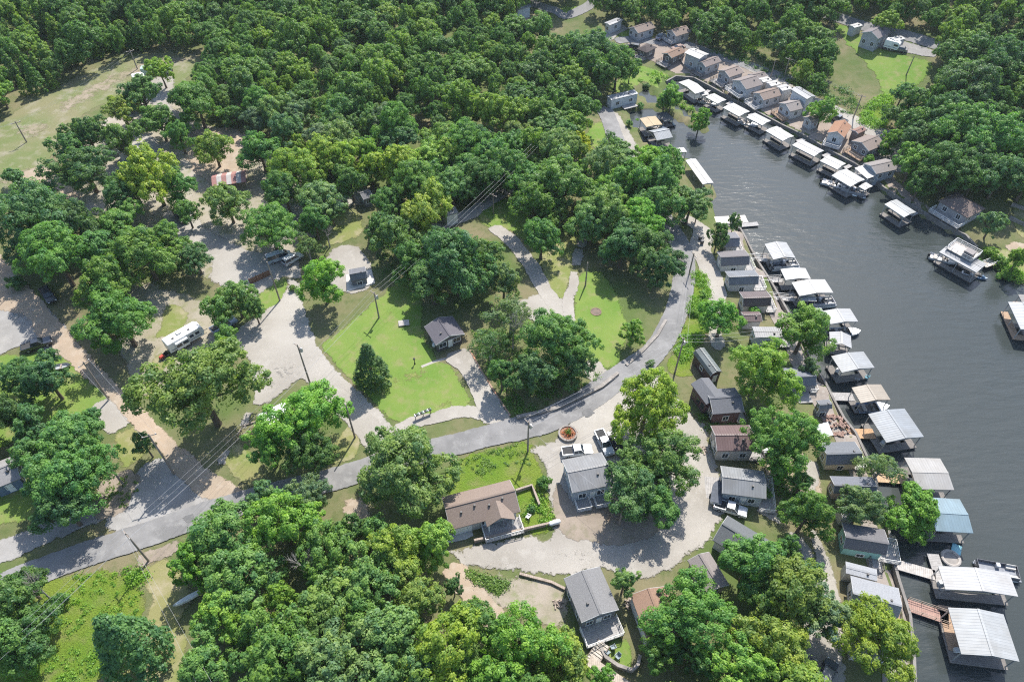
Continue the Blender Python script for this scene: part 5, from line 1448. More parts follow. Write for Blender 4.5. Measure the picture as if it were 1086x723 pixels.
# ---- far row
F_ = dict(group=GD2)
dock('leftmost long white dock roof at the head of the far seawall', [(718, 88), (729, 85), (749.5, 96), (738.5, 99.8)], 3.4, roof=WHITE, slope=0.1, axis='AB', **F_)
dock('low white canopy at the end of the leftmost far dock', [(742, 99), (749, 97.5), (752, 100.5), (745, 102.5)], 2.6, roof=WHITE, slope=0.06, **F_)
dock('second far dock with a square white roof', [(747.5, 102.8), (758, 100), (771.5, 106.8), (760, 110.2)], 3.2, roof=WHITE, slope=0.1, **F_)
dock('third far dock with split white roof and motor boats', [(766, 114.2), (778.5, 110), (796, 119), (783, 123.8)], 3.4, roof=WHITE, slope=0.1, **F_)
dock('fourth far dock with stepped white roof and brown swim deck', [(789, 123.8), (803, 121), (820, 130), (806, 132)], 3.2, roof=WHITE, slope=0.1, **F_)
dock('fifth far dock, white-roofed and shaded beneath', [(811, 138.2), (824.5, 135), (843, 145), (829, 150)], 3.4, roof=WHITE, slope=0.1, **F_)
dock('sixth far dock with white and silver roof panels', [(838.5, 153.8), (852, 149), (875, 161), (862, 165.5)], 3.4, roof=(0.68, 0.68, 0.67), slope=0.1, **F_)
dock('seventh far dock below the dark glass porch cabin', [(867.5, 170.2), (881, 166), (899, 174.8), (886, 179.2)], 3.2, roof=WHITE, slope=0.12, **F_)
dock('broad white far dock with boat and jet lifts beside it', [(880, 185.3), (899, 180.5), (918.5, 191.5), (900.5, 198)], 3.6, roof=WHITE, slope=0.12, **F_)
dock('small white canopy roof attached to the broad far dock', [(909, 197.5), (919, 194), (926.5, 198.5), (916, 201.5)], 2.8, roof=WHITE, slope=0.06, **F_)
dock('far dock standing alone near the hip-roofed shore house', [(936.5, 215.8), (952, 213), (973.5, 226.3), (956.5, 230)], 3.4, roof=(0.62, 0.64, 0.64), slope=0.12, **F_)
# ---- cove and right
dock('yellow-tan roofed dock in the cove', [(678, 125.5), (695.5, 124), (703, 133), (685, 134.8)], 3.4, roof=(0.62, 0.47, 0.26), slope=0.06)
dock('hip-shaped pale blue dock roof below the yellow-tan one', [(687, 139.5), (703, 136), (715, 146), (697, 149)], 3.0, roof=(0.50, 0.53, 0.55), slope=0.4, axis='AB')
dock('dark uncovered-looking dock with small white panel in the cove', [(697, 121), (706, 119), (715, 126), (704, 130)], 2.4, roof=(0.16, 0.17, 0.18), slope=0.08)
dock('white and grey roofed dock cut by the right frame edge', [(1068, 322), (1100, 322), (1112, 352), (1084, 350)], 3.4, roof=(0.58, 0.60, 0.61), slope=0.12, deck=M_deckb)
dock('little brown-decked dock beside the cut right dock', [(1080, 314), (1096, 313), (1100, 321), (1084, 321.5)], 2.6, roof=(0.34, 0.33, 0.32), slope=0.1, deck=M_deckb)
# floating house-dock on the right with upper deck
def house_dock():
    t, c, ang, L, W = dock('broad floating dock with sun deck on its roof beside right shore', [(994, 265.5), (1009, 261.5), (1050, 281), (1032, 289)], 3.4, roof=(0.52, 0.53, 0.54), slope=0.12, axis='AD', group=GD2)
    MB().box((1.0, -1.5, 4.1), (6.0, 4.2, 0.12)).build('sun_deck', planks('pale_sun_deck', (0.55, 0.50, 0.44)), t)
    rail_mesh([(-2, -3.6), (4, -3.6), (4, 0.6), (-2, 0.6), (-2, -3.6)], 4.16, None).build('railing', M_rail, t)
    hut = MB().box((-0.5, -0.6, 4.9), (2.0, 1.8, 1.4)).build('stair_hut', siding((0.22, 0.20, 0.19)), t)
house_dock()
# ---- open swim platform
def platform():
    a = [atz(x, y, WATER_Z + 0.5).to_2d() for x, y in ((756, 230), (790, 228), (794, 236), (757, 238))]
    c = sum(a, Vector((0, 0))) / 4
    t = thing('swim_platform', 'open sun-bleached swim platform with chairs, without any roof', 'swim platform', (c.x, c.y, WATER_Z), 0)
    L = [tuple(p - c) for p in a]
    if (a[1] - a[0]).cross(a[2] - a[0]) < 0: L = L[::-1]
    MB().prism(L, 0.34, 0.5).build('deck', planks('bleached_decking', (0.56, 0.52, 0.47)), t)
    L2 = [(x * 0.95, y * 0.9) for x, y in L]
    MB().prism(L2, -0.2, 0.338).build('float', M_float, t)
    b = [atz(x, y, WATER_Z + 0.5).to_2d() - c for x, y in ((787, 237), (803, 235), (805, 239), (787, 240.5))]
    q = [tuple(p) for p in b]
    if (b[1] - b[0]).cross(b[2] - b[0]) < 0: q = q[::-1]
    MB().prism(q, 0.30, 0.46).build('side_deck', M_deckg, t)
platform()

# ---- gangways
gangway('white-railed gangway to the blue-tarp dock', (792, 274), (813, 275.5))
gangway('white-railed gangway to the small white dock', (803, 298), (829, 297))
gangway('white-railed gangway to the wide white dock', (815, 315), (842, 317.5))
gangway('grey unrailed gangway to the beige-roofed dock', (873, 420), (905, 421), 2.0, M_deckg, None)
gangway('orange wooden gangway to the ribbed silver dock', (893, 459.5), (927, 460), 2.2, planks('orange_decking', (0.44, 0.28, 0.16)), None)
gangway('tan wooden gangway half under the willow leaves', (916, 505), (960, 508), 2.0, planks('tan_decking', (0.46, 0.32, 0.20)), None)
gangway('long grey gangway to the largest white dock', (950, 598), (992, 610), 1.8, planks('grey_gangway_boards', (0.42, 0.39, 0.36)), None)
gangway('red-brown gangway to the two-tone silver dock', (962, 641), (1006, 656), 2.0, planks('redwood_decking', (0.33, 0.21, 0.17)), M_railw)
gangway('short wooden ramp from right shore to the floating sun-deck dock', (1042, 283), (1064, 273), 1.6, planks('pale_ramp_boards', (0.50, 0.44, 0.37)), M_rail, 0.6, 1.4)
gangway('grey finger pier along the largest white dock', (989, 587), (1002, 626), 1.9, M_deckg, None)
gangway('brown finger pier along the two-tone silver dock', (1001, 642), (1013, 690), 1.9, M_deckb, None)
for i, (a, b, lab) in enumerate([((752, 96), (748, 99), 'short ramp to the leftmost far dock'), ((777, 108), (771, 111), 'short ramp to the second far dock'), ((800, 121), (794, 123), 'short ramp to the third far dock'),
                 ((829, 136.5), (821, 138), 'short ramp to the fourth far dock'), ((853, 148), (845, 150), 'short ramp to the fifth far dock'), ((880, 163), (873, 166), 'short ramp to the sixth far dock'),
                 ((902, 175.5), (896, 178.5), 'short ramp to the seventh far dock'), ((924, 189), (916, 193), 'short ramp to the broad far dock'), ((972, 225), (966, 228), 'short ramp to the lone far dock')]):
    gangway(lab, a, b, 1.2, M_deckg, None)

# ---- boats in and beside the docks
boat('pontoon', 'white and grey pontoon boat beside the blue-tarp dock', 832, 281, R(8), (0.62, 0.62, 0.62))
boat('pontoon', 'pontoon boat at the front of the wide white dock', 870, 321, R(6), (0.50, 0.50, 0.52))
boat('motor', 'white motor boat showing below the pale grey dock roof', 897, 352, R(2), (0.62, 0.63, 0.64))
boat('motor', 'white and blue motor boat beneath the beige dock roof', 926, 432, R(4), (0.30, 0.38, 0.55))
boat('pontoon', 'dark-covered pontoon boat behind the largest white dock roof', 1058, 605, R(-12), (0.13, 0.13, 0.14))
boat('motor', 'motor boat half under the fourth far dock roof', 793, 131, R(-30), (0.55, 0.55, 0.56))
boat('motor', 'white motor boat half under the broad far dock roof', 884, 196, R(-32), (0.6, 0.6, 0.62))
boat('pontoon', 'grey pontoon boat moored in front of the broad far dock', 905, 203, R(-28), (0.3, 0.3, 0.32))
boat('motor', 'motor boat under the left end of the floating sun-deck dock', 1001, 275, R(-26), (0.55, 0.55, 0.56))
boat('jet', 'jet ski under the right front of the floating sun-deck dock', 1028, 290, R(-26), (0.6, 0.6, 0.6))
boat('jet', 'jet ski on the low ramp of the floating sun-deck dock', 1040, 293, R(-26), (0.12, 0.2, 0.3))
boat('jet', 'teal-seated jet ski beside the dark cove dock', 712, 131, R(-40), (0.15, 0.2, 0.22))
boat('motor', 'open boat under the yellow-tan cove roof', 698, 136, R(-30), (0.45, 0.4, 0.38))
boat('motor', 'boat under the second far dock roof', 752, 109, R(-30), (0.5, 0.5, 0.5))
# ================================================================== VEHICLES
def wheel(root, x, y, r=0.36, w=0.24):
    o = MB().tube((0, -w / 2, 0), (0, w / 2, 0), r, r, 14).build('wheel', M_black, root); o.location = (x, y, r)
    s = 1 if y > 0 else -1
    MB().tube((0, s * (w / 2 - 0.02), 0), (0, s * (w / 2 + 0.015), 0), r * 0.58, r * 0.5, 10).build('rim', M_steel, o)
M_lamp = plain('lamp_lens', (0.75, 0.74, 0.70), 0.2); M_tail = plain('tail_lens', (0.35, 0.03, 0.03), 0.25)
def make_vehicle(kind):
    """x forward"""
    t = thing({'pickup': 'pickup_truck', 'suv': 'suv', 'sedan': 'car', 'van': 'van'}[kind], 'x', kind)
    W = 1.86
    if kind == 'pickup':
        L = 5.5; body = [(-2.75, .5), (-2.75, 1.08), (-2.7, 1.12), (0.9, 1.12), (1.0, 1.1), (2.55, 1.02), (2.75, .85), (2.75, .45), (-2.6, .42)]
        cab = (-0.75, 1.25, -0.62, 0.55, 1.12, 1.78)
    elif kind == 'suv':
        L = 4.8; body = [(-2.4, .5), (-2.4, 1.0), (-2.35, 1.08), (1.0, 1.08), (2.2, 0.98), (2.4, .8), (2.4, .42), (-2.3, .4)]
        cab = (-2.32, 1.2, -2.1, 0.5, 1.08, 1.72)
    elif kind == 'van':
        L = 5.6; body = [(-2.8, .45), (-2.8, 1.15), (-2.75, 1.2), (1.9, 1.2), (2.6, 1.0), (2.8, .8), (2.8, .4), (-2.7, .38)]
        cab = (-2.75, 2.1, -2.65, 1.3, 1.2, 2.1)
    else:
        L = 4.7; body = [(-2.35, .45), (-2.35, .88), (-2.2, .98), (1.0, .96), (2.1, .86), (2.35, .7), (2.35, .38), (-2.25, .36)]
        cab = (-1.75, 1.15, -1.2, 0.35, .95, 1.42)
    MB().extrude_y(body, -W / 2, W / 2).build('body', paint(), t, 0.06)
    x0, x1, a0, a1, z0, z1 = cab
    wl, wu = W / 2 - 0.06, W / 2 - 0.24
    g = MB()
    lo = [(x0, -wl, z0), (x1, -wl, z0), (x1, wl, z0), (x0, wl, z0)]; hi = [(a0, -wu, z1), (a1, -wu, z1), (a1, wu, z1), (a0, wu, z1)]
    g.v = lo + hi; g.f = [(0, 1, 5, 4), (1, 2, 6, 5), (2, 3, 7, 6), (3, 0, 4, 7), (4, 5, 6, 7)]
    g.build('windows', glass(), t)
    r = MB(); r.v = [(a0 - 0.04, -wu - 0.03, z1 + 0.004), (a1 + 0.05, -wu - 0.03, z1 + 0.004), (a1 + 0.05, wu + 0.03, z1 + 0.004), (a0 - 0.04, wu + 0.03, z1 + 0.004)]
    r.v += [(x * 0.99, y * 0.96, z + 0.07) for x, y, z in r.v]; r.f = [(0, 1, 5, 4), (1, 2, 6, 5), (2, 3, 7, 6), (3, 0, 4, 7), (4, 5, 6, 7), (3, 2, 1, 0)]
    r.build('roof', paint(), t)
    for f in (0.0, 0.48, 1.0):
        for s in (-1, 1):
            MB().tube((x0 + (x1 - x0) * f, s * (wl + 0.005), z0 + 0.01), (a0 + (a1 - a0) * f, s * (wu + 0.008), z1), 0.045, None, 4).build('pillar', paint(), t)
    if kind == 'pickup':
        MB().prism([(-2.65, -0.78), (-0.8, -0.78), (-0.8, 0.78), (-2.65, 0.78)], 1.118, 1.128).build('bed_floor', plain('bed_liner', (0.045, 0.045, 0.045), 0.9), t)
        for s in (-1, 1): MB().box((-1.72, s * 0.86, 1.16), (1.95, 0.13, 0.1)).build('bed_side', paint(), t)
        MB().box((-2.68, 0, 1.16), (0.1, 1.85, 0.1)).build('tailgate', paint(), t)
    for sx in (-1, 1):
        for sy in (-1, 1): wheel(t, sx * L * 0.31, sy * (W / 2 - 0.08))
    for s in (-1, 1):
        MB().box((L / 2 - 0.03, s * 0.66, 0.8), (0.1, 0.34, 0.16)).build('headlight', M_lamp, t)
        MB().box((-L / 2 + 0.01, s * 0.72, 0.86), (0.08, 0.22, 0.26)).build('tail_light', M_tail, t)
        MB().box((x1 - 0.25, s * (W / 2 + 0.1), z0 + 0.06), (0.14, 0.2, 0.14)).build('mirror', M_black, t)
    return t
_V = {}
def vehicle(kind, label, p, q, col, cat=None):
    """front at photo point p, rear at q"""
    a, b = at(*p, 0.6), at(*q, 0.6)
    c = (a + b) / 2; d = (a - b)
    ang = math.atan2(d.y, d.x)
    z = h(c.x, c.y) + 0.13
    loc = (c.x, c.y, z)
    CLEAR.append([(c.x + x, c.y + y) for x, y in ((-3, -3), (3, -3), (3, 3), (-3, 3))])
    names = {'pickup': 'pickup', 'suv': 'SUV', 'sedan': 'car', 'van': 'van'}
    if kind not in _V:
        o = _V[kind] = make_vehicle(kind); o.location = loc; o.rotation_euler = (0, 0, ang); o['label'] = label
        def rec(n):
            for ch in n.children: ch.color = (*col, 1); rec(ch)
        rec(o)
    else: o = dup(_V[kind], loc, ang, label, None, (*col, 1))
    o['category'] = cat or names[kind]; o['group'] = 'parked vehicles'
    return o
vehicle('pickup', 'white pickup parked behind the grey metal-roofed cabin', (620.5, 478), (603, 479.5), (0.72, 0.72, 0.71))
vehicle('pickup', 'silver-blue crew pickup nosed towards the grey metal roof', (645.5, 480), (636, 460.5), (0.36, 0.42, 0.47))
vehicle('pickup', 'black pickup with silver hood beneath the tall yellow tree', (650.5, 463), (659, 478.5), (0.05, 0.05, 0.055))
vehicle('pickup', 'silver pickup parked below the long white railing', (785, 543), (763.5, 536), (0.50, 0.51, 0.52))
vehicle('van', 'pale blue-grey van under the trees by the gravel yard', (305, 270.5), (287, 276.5), (0.44, 0.47, 0.52))
vehicle('suv', 'white car right of the pale van on the gravel', (315.5, 272), (305, 278.5), (0.60, 0.61, 0.63))
vehicle('pickup', 'black pickup with white bed cover by the left tree row', (60, 326), (43, 302), (0.018, 0.02, 0.025))
vehicle('suv', 'dark car below the yellow-green tree in the left yard', (195, 235), (188, 226), (0.05, 0.055, 0.06))
vehicle('pickup', 'dark pickup on the grey gravel at the left edge', (49, 363), (30, 369), (0.03, 0.035, 0.045))
vehicle('pickup', 'blue-grey pickup beneath trees right of travel trailer', (246, 341), (229, 350), (0.24, 0.30, 0.38))
vehicle('suv', 'dark car in tree shade on the bottom gravel lane', (858, 704), (852, 722), (0.08, 0.09, 0.10))
vehicle('suv', 'dark grey car nearest the yellow-green tree at bottom', (880, 706), (872, 724), (0.10, 0.11, 0.12))
vehicle('sedan', 'dark car parked at the end of the far gravel road', (948, 142.5), (939, 145), (0.12, 0.13, 0.15))
vehicle('suv', 'black car beside the dark hip-roofed far cabin', (666, 49.5), (675, 51.5), (0.06, 0.06, 0.06))
vehicle('sedan', 'small car beside the far bungalow driveway', (703, 37), (698, 41.5), (0.30, 0.32, 0.36))
vehicle('suv', 'grey SUV on the concrete yard beyond the left wood', (171, 74), (179, 76.5), (0.35, 0.37, 0.40))
vehicle('sedan', 'small dark car by the far hillside carport', (950, 52), (958, 53), (0.2, 0.2, 0.2))
vehicle('sedan', 'brown car at the top end of far brown-roofed cabin', (716, 52), (722, 50.5), (0.25, 0.17, 0.14))
vehicle('pickup', 'dark car half hidden by the slate far cabin garage', (884, 125), (893, 129), (0.10, 0.11, 0.13))

def camper(label, p, q, L=9.0, W=2.5, stripe=(0.30, 0.31, 0.33), slide=True):
    a, b = at(*p, 2.0), at(*q, 2.0)
    c = (a + b) / 2; d = a - b; ang = math.atan2(d.y, d.x); L = d.length
    t = thing('travel_trailer', label, 'camper', (c.x, c.y, h(c.x, c.y) + 0.12), ang)
    hf = L / 2
    body = [(-hf, 0.75), (-hf, 2.9), (-hf + 0.25, 3.05), (hf - 0.7, 3.05), (hf - 0.1, 2.5), (hf, 1.6), (hf - 0.35, 0.7)]
    MB().extrude_y(body, -W / 2, W / 2).build('body', plain('camper_white', (0.70, 0.70, 0.69), 0.4, var=0.06), t, 0.06)
    for s in (-1, 1): MB().box((-0.1, s * (W / 2 + 0.012), 1.25), (L * 0.86, 0.02, 0.28)).build('stripe', plain('camper_stripe', stripe, 0.4), t)
    MB().box((-hf * 0.15, 0.2, 3.18), (0.95, 0.75, 0.26)).build('air_conditioner', plain('camper_ac', (0.5, 0.5, 0.49), 0.6), t, 0.05)
    for x in (-hf * 0.55, hf * 0.35): MB().box((x, -0.3, 3.11), (0.42, 0.42, 0.12)).build('roof_vent', M_dtrim, t)
    if slide:
        s = MB().box((-0.3 * hf, -W / 2 - 0.3, 1.85), (L * 0.34, 0.6, 1.7)).build('slide_out', plain('camper_white', (0.70, 0.70, 0.69)), t, 0.04)
        for x in (-0.3, 0.3): MB().box((-0.3 * hf + x * L * 0.3, -W / 2 - 0.61, 2.0), (1.1, 0.03, 0.7)).build('window', glass(), s)
    for x in (hf * 0.30, hf * 0.62): MB().box((x, -W / 2 - 0.01, 2.05), (0.8, 0.03, 0.65)).build('window', glass(), t)
    MB().box((hf * 0.1, -W / 2 - 0.025, 1.75), (0.7, 0.03, 1.8)).build('door', plain('camper_door', (0.58, 0.58, 0.58), 0.4), t)
    for x in (-0.5, 0.5):
        for s in (-1, 1): wheel(t, x - 0.3, s * (W / 2 - 0.15), 0.36)
    MB().tube((hf - 0.3, 0, 0.62), (hf + 1.0, 0, 0.55), 0.07).build('hitch', M_dtrim, t)
    return t
camper('long white travel trailer with dark windows in the left trees', (213, 346.5), (176, 367))
camper('white camper parked on the gravel under green branches', (307, 434), (277, 448.5))
camper('white motorhome beside the far hillside carport', (955, 48), (939, 45), slide=False)
camper('white cargo trailer lying beside the pale pasture', (154, 82), (141, 84.5), slide=False)
for i, (x, y, lab) in enumerate(((157, 76, 'pale green box trailer at the pasture edge, left one'), (163, 73.5, 'pale green box trailer at the pasture edge, right one'))):
    b = at(x, y, 1.2); t = thing('box_trailer', lab, 'trailer', (b.x, b.y, h(b.x, b.y) + 0.1), R(8), 'box trailers at the pasture')
    MB().box((0, 0, 1.55), (3.4, 2.1, 1.9)).build('body', plain('trailer_green', (0.33, 0.43, 0.38), 0.6), t, 0.06)
    for s in (-1, 1): wheel(t, 0, s * 1.0, 0.36)
    MB().tube((1.6, 0, 0.6), (2.6, 0, 0.5), 0.06).build('hitch', M_dtrim, t)
def covered_boat():
    b = at(760, 523, 0.8)
    t = thing('boat_trailer', 'small boat under dark cover on a trailer beside the blue-grey cabin', 'boat', (b.x, b.y, h(b.x, b.y) + 0.15), R(72))
    mb = MB(); st = hull_rows(4.6, 1.9, 0.75)
    for r in st: mb.v += [(x, y, z + 0.55) for x, y, z in r]
    for k in range(8):
        for i in range(4): mb.f.append((k * 5 + i, k * 5 + i + 1, k * 5 + 6 + i, k * 5 + 5 + i))
    mb.f.append((4, 3, 2, 1, 0)); mb.build('hull', plain('boat_hull_white', (0.62, 0.62, 0.61), 0.4), t)
    cv = MB()
    for r in st: cv.v += [(r[0][0], r[0][1], r[0][2] + 0.56), (r[0][0], 0, r[0][2] + 0.95 - 0.25 * abs(r[0][0]) / 2.3), (r[4][0], r[4][1], r[4][2] + 0.56)]
    for k in range(8):
        for i in range(2): cv.f.append((k * 3 + i, k * 3 + i + 1, k * 3 + 4 + i, k * 3 + 3 + i))
    cv.build('cover', plain('boat_cover', (0.09, 0.10, 0.12), 0.9), t)
    for s in (-1, 1): wheel(t, -0.5, s * 0.95, 0.3)
covered_boat()
def mower():
    b = at(174, 377, 0.5)
    t = thing('lawn_tractor', 'small red lawn tractor below the long travel trailer', 'tractor', (b.x, b.y, h(b.x, b.y) + 0.08), R(240))
    MB().extrude_y([(0, .35), (1.0, .35), (1.0, .75), (.85, .85), (0, .85)], -.32, .32).build('hood', plain('tractor_red', (0.42, 0.07, 0.05), 0.4), t, 0.05)
    MB().box((-0.3, 0, 0.36), (1.0, 0.9, 0.12)).build('chassis', M_dtrim, t)
    MB().extrude_y([(-.75, .42), (-.3, .42), (-.3, .66), (-.62, .66), (-.68, 1.05), (-.8, 1.05)], -.25, .25).build('seat', M_black, t, 0.03)
    for x, r in ((0.75, 0.2), (-0.5, 0.3)):
        for s in (-1, 1): wheel(t, x, s * 0.45, r, 0.2)
    MB().tube((0.0, 0, .85), (-.15, 0, 1.1), .03).build('steering_wheel', M_black, t)
mower()

# ================================================================== POLES AND WIRES
M_pole = surf('pole_wood', (0.30, 0.255, 0.215), (0.22, 0.185, 0.155), None, 0.8, 3, 8, bump=0.3, bdist=0.03)
M_wire = plain('wire_metal', (0.30, 0.30, 0.31), 0.5)
TOPS = {}
def pole(key, base, top, label, arm=None, xf=False, hmax=13):
    b = at(*base)
    best = (1e9, 9)
    for k in range(30, 170):                        # height at which the top's ray passes closest to the pole's axis
        z = k * 0.1; p = atz(*top, b.z + z); d = (p.to_2d() - b.to_2d()).length
        if d < best[0]: best = (d, z)
    H = min(max(best[1], 6.0), hmax)
    t = thing('utility_pole', label, 'utility pole', b, 0, 'wooden utility poles')
    MB().tube((0, 0, -0.8), (0, 0, H), 0.19, 0.12, 9).build('pole', M_pole, t)
    ang = arm if arm is not None else 0.5
    arms = []
    if arm is not None:
        ca = MB().box((0, 0, 0), (2.3, 0.12, 0.13)).build('crossarm', M_pole, t); ca.location = (0, 0, H - 0.45); ca.rotation_euler = (0, 0, ang)
        for s in (-1.0, 0.0, 1.0):
            MB().lathe([(0.05, 0.067), (0.08, 0.12), (0.05, 0.2)], (s, 0.1 if s == 0 else 0, 0), 8).build('insulator', M_lamp, ca)
    if xf: MB().lathe([(0.24, 0), (0.26, 0.1), (0.26, 0.85), (0.18, 0.95)], (0.38, 0.1, H - 2.0), 12).build('transformer', M_steel, t)
    dx, dy = math.cos(ang), math.sin(ang)
    TOPS[key] = [Vector((b.x + s * dx, b.y + s * dy, b.z + H - 0.22)) for s in (-1, 0.0, 1)] + [Vector((b.x, b.y, b.z + H - 1.6))]
    return t
pole('cross', (185, 503), (146, 456), 'utility pole on the gravel at the left crossroads', R(20), hmax=12)
pole('left', (115.7, 424.4), (77.6, 377), 'utility pole beside the pale gravel pad on the left', R(60), hmax=11)
pole('low', (157.8, 594.8), (132.8, 565), 'leaning-looking utility pole below the main road at lower left', R(-42))
pole('yard', (297, 319), (281.8, 277), 'pale utility pole on the grass beside the brown picket fence', None, hmax=11)
pole('plaza', (330, 410), (313, 360), 'utility pole in the middle of the large gravel yard', R(-40), True, hmax=12)
pole('junction', (376.5, 464), (369.5, 428), 'dark pole on the dry grass by the road junction', None)
pole('lawn', (402, 337), (400.5, 309), 'utility pole on the main lawn with crossarm', R(-42), True)
pole('road', (559.7, 479), (561, 447), 'utility pole on the weedy bank beside tan gabled house', R(-52), True)
pole('bend', (715.6, 395.5), (725, 358), 'dark utility pole on the small green wedge by the shed', R(-60), True)
pole('corner', (656.5, 557), (660, 532), 'pale utility pole at the shaded yard corner below the round trees', R(10))
pole('lane', (730.6, 291), (735, 268), 'pole on the weedy bank between road and gravel lane', R(-70))
pole('farslope', (904.6, 126), (912.5, 100), 'utility pole above the orange-brown far roof', R(-30))
pole('farlawn', (961, 80), (966, 67), 'thin pole on the far green lawn', None, hmax=9)
pole('farroad', (737.7, 48.6), (742, 21), 'tall pole standing above the boxy white-roofed far house', R(-35))
pole('farmid', (831.7, 81), (833.5, 66), 'utility pole on the far slope behind the white sheds', R(-30))
pole('farmid2', (817, 83), (818.3, 75), 'short pole beside the far gravel road', None, hmax=7)
pole('pasture', (145.9, 73.6), (138.8, 53.9), 'utility pole at the top of the pale pasture', R(35))
pole('pasture2', (28.4, 151), (18, 131), 'utility pole at the low left corner of the pale pasture', R(35))
pole('lane2', (523.4, 227), (524.2, 206), 'pole on the grass beside the upper gravel lane', R(-40))
pole('drive', (620.8, 303), (621.3, 278), 'pole at the edge of the right lawn by the narrow drive', None, hmax=8)
pole('stub', (131, 514), (119, 498), 'short leaning-looking pole below the big left tree', None, hmax=6)
# poles beyond the picture carry the wires on
def wire(a, b, label, group, sag=0.6):
    n = 14
    cu = MB()
    P = [a.lerp(b, k / n) + Vector((0, 0, -sag * 4 * (k / n) * (1 - k / n))) for k in range(n + 1)]
    for p, q in zip(P, P[1:]): cu.tube(p, q, 0.013, None, 4, False)
    o = cu.build('power_line', M_wire)
    tag(o, label, 'power line', group)
def span(k1, k2, label, idx=(0, 1, 2), sag=1.0):
    for i in idx:
        a = TOPS[k1][i] if isinstance(k1, str) else k1[i]
        b = TOPS[k2][i] if isinstance(k2, str) else k2[i]
        wire(a, b, label, 'wires ' + label.split(' strung ')[-1], sag)
def offp(px, py, z, ang):
    p = at(px, py); dx, dy = math.cos(ang), math.sin(ang)
    return [Vector((p.x + s * dx, p.y + s * dy, p.z + z)) for s in (-1, 0, 1)] + [Vector((p.x, p.y, p.z + z - 1.4))]
span('low', 'lawn', 'one of the thin wires strung from lower left pole to lawn pole', (0, 1, 2, 3), 1.6)
span('lawn', offp(566, 190, 10, R(-42)), 'one of the thin wires strung from lawn pole up the upper lane', (0, 1, 2), 1.0)
span(offp(-60, 800, 9, R(-42)), 'low', 'one of the thin wires strung over the lower left meadow', (0, 1, 2, 3), 0.8)
span('low', offp(262, 790, 9.5, R(20)), 'one of the thin wires strung from lower left pole over the woods', (0, 2), 0.8)
span('road', 'bend', 'one of the thin wires strung along the main road', (0, 1, 2, 3), 0.8)
span('bend', 'lane', 'one of the thin wires strung beside the road bend', (0, 2), 0.7)
span('road', 'corner', 'one of the thin wires strung over the grey metal roof', (3,), 0.8)
span('corner', offp(712, 560, 5, 0), 'thin wire strung from the shaded yard pole over the gravel', (3,), 0.4)
span('bend', offp(800, 385, 9, R(-60)), 'one of the thin wires strung over the gambrel shed', (0, 1, 2), 0.6)
span('pasture', 'pasture2', 'one of the thin wires strung along the pale pasture', (0, 2), 1.2)
span('pasture2', offp(-60, 190, 10, R(35)), 'one of the thin wires strung beyond the left pasture corner', (0, 2), 0.8)
span('farslope', 'farmid', 'one of the thin wires strung along the far slope', (0, 2), 1.0)
span('farroad', offp(690, 62, 5, R(-35)), 'thin wire strung from the far road pole to the bank', (3,), 0.4)
span('farroad', offp(800, -8, 10, R(-35)), 'one of the thin wires strung up the far weedy cut', (0, 2), 0.8)
span('cross', 'left', 'one of the thin wires strung along the left dirt road', (0, 2), 0.7)
def street_lamp():
    b = at(13.8, 311.5); t = thing('street_lamp', 'street lamp with pale head at the left dirt road edge', 'street lamp', b, R(200))
    MB().tube((0, 0, -0.4), (0, 0, 6.5), 0.1, 0.07, 8).build('pole', M_steel, t)
    MB().tube((0, 0, 6.4), (1.2, 0, 6.8), 0.045).build('arm', M_steel, t)
    MB().box((1.4, 0, 6.8), (0.7, 0.3, 0.16)).build('lamp_head', M_lamp, t, 0.05)
street_lamp()

# ================================================================== WALLS, FENCES, YARD THINGS
def wall_line(name, label, px, hgt, thick, mat, cat='wall', world=None, z=None, cap=None, below=0.6):
    P = world or [at(a, b).to_2d() for a, b in px]
    P = densify([(p[0], p[1]) for p in P], 1.6, False)
    mb = MB(); n = len(P)
    L, Rr, Z = [], [], []
    for i, p in enumerate(P):
        d = (P[min(i + 1, n - 1)] - P[max(i - 1, 0)]).normalized(); q = Vector((-d.y, d.x)) * thick / 2
        L.append(p + q); Rr.append(p - q); Z.append(z if z is not None else h(p.x, p.y) + hgt)
    for i in range(n):
        zb = (z - hgt if z is not None else h(P[i].x, P[i].y)) - below
        mb.v += [(L[i].x, L[i].y, zb), (Rr[i].x, Rr[i].y, zb), (Rr[i].x, Rr[i].y, Z[i]), (L[i].x, L[i].y, Z[i])]
    for i in range(n - 1):
        k = i * 4
        for a in range(4): mb.f.append((k + a, k + (a + 1) % 4, k + 4 + (a + 1) % 4, k + 4 + a))
    mb.f.append((0, 1, 2, 3)); k = (n - 1) * 4; mb.f.append((k + 3, k + 2, k + 1, k))
    o = mb.build(name, mat)
    return tag(o, label, cat)
M_stone = surf('block_stone', (0.33, 0.30, 0.27), (0.23, 0.21, 0.19), (0.17, 0.155, 0.14), 0.8, 2.0, 6, bump=0.7, bdist=0.08)
ns = _near[5:]; 
def near_part(i0, i1): return [Vector(p) for p in _near[i0:i1]]
wall_line('seawall', 'grey concrete seawall below the near waterfront cabins', None, 1.3, 0.45, M_wall, 'seawall', near_part(1, 21), -0.72, below=1.2)
wall_line('seawall', 'long dark concrete seawall behind the far docks', None, 1.35, 0.5, M_wall, 'seawall', [Vector(p) for p in _far[5:22]], -0.7, below=1.2)
wall_line('retaining_wall', 'curved block retaining wall round the small lower lawn', [(636, 686), (642, 698), (655, 707), (670, 712), (676, 706), (678, 696)], 0.9, 0.5, M_stone)
wall_line('retaining_wall', 'curved low wall round the boxy white-roofed far house', [(726, 58), (722, 66), (728, 74), (740, 80), (748, 82)], 0.7, 0.4, M_stone)
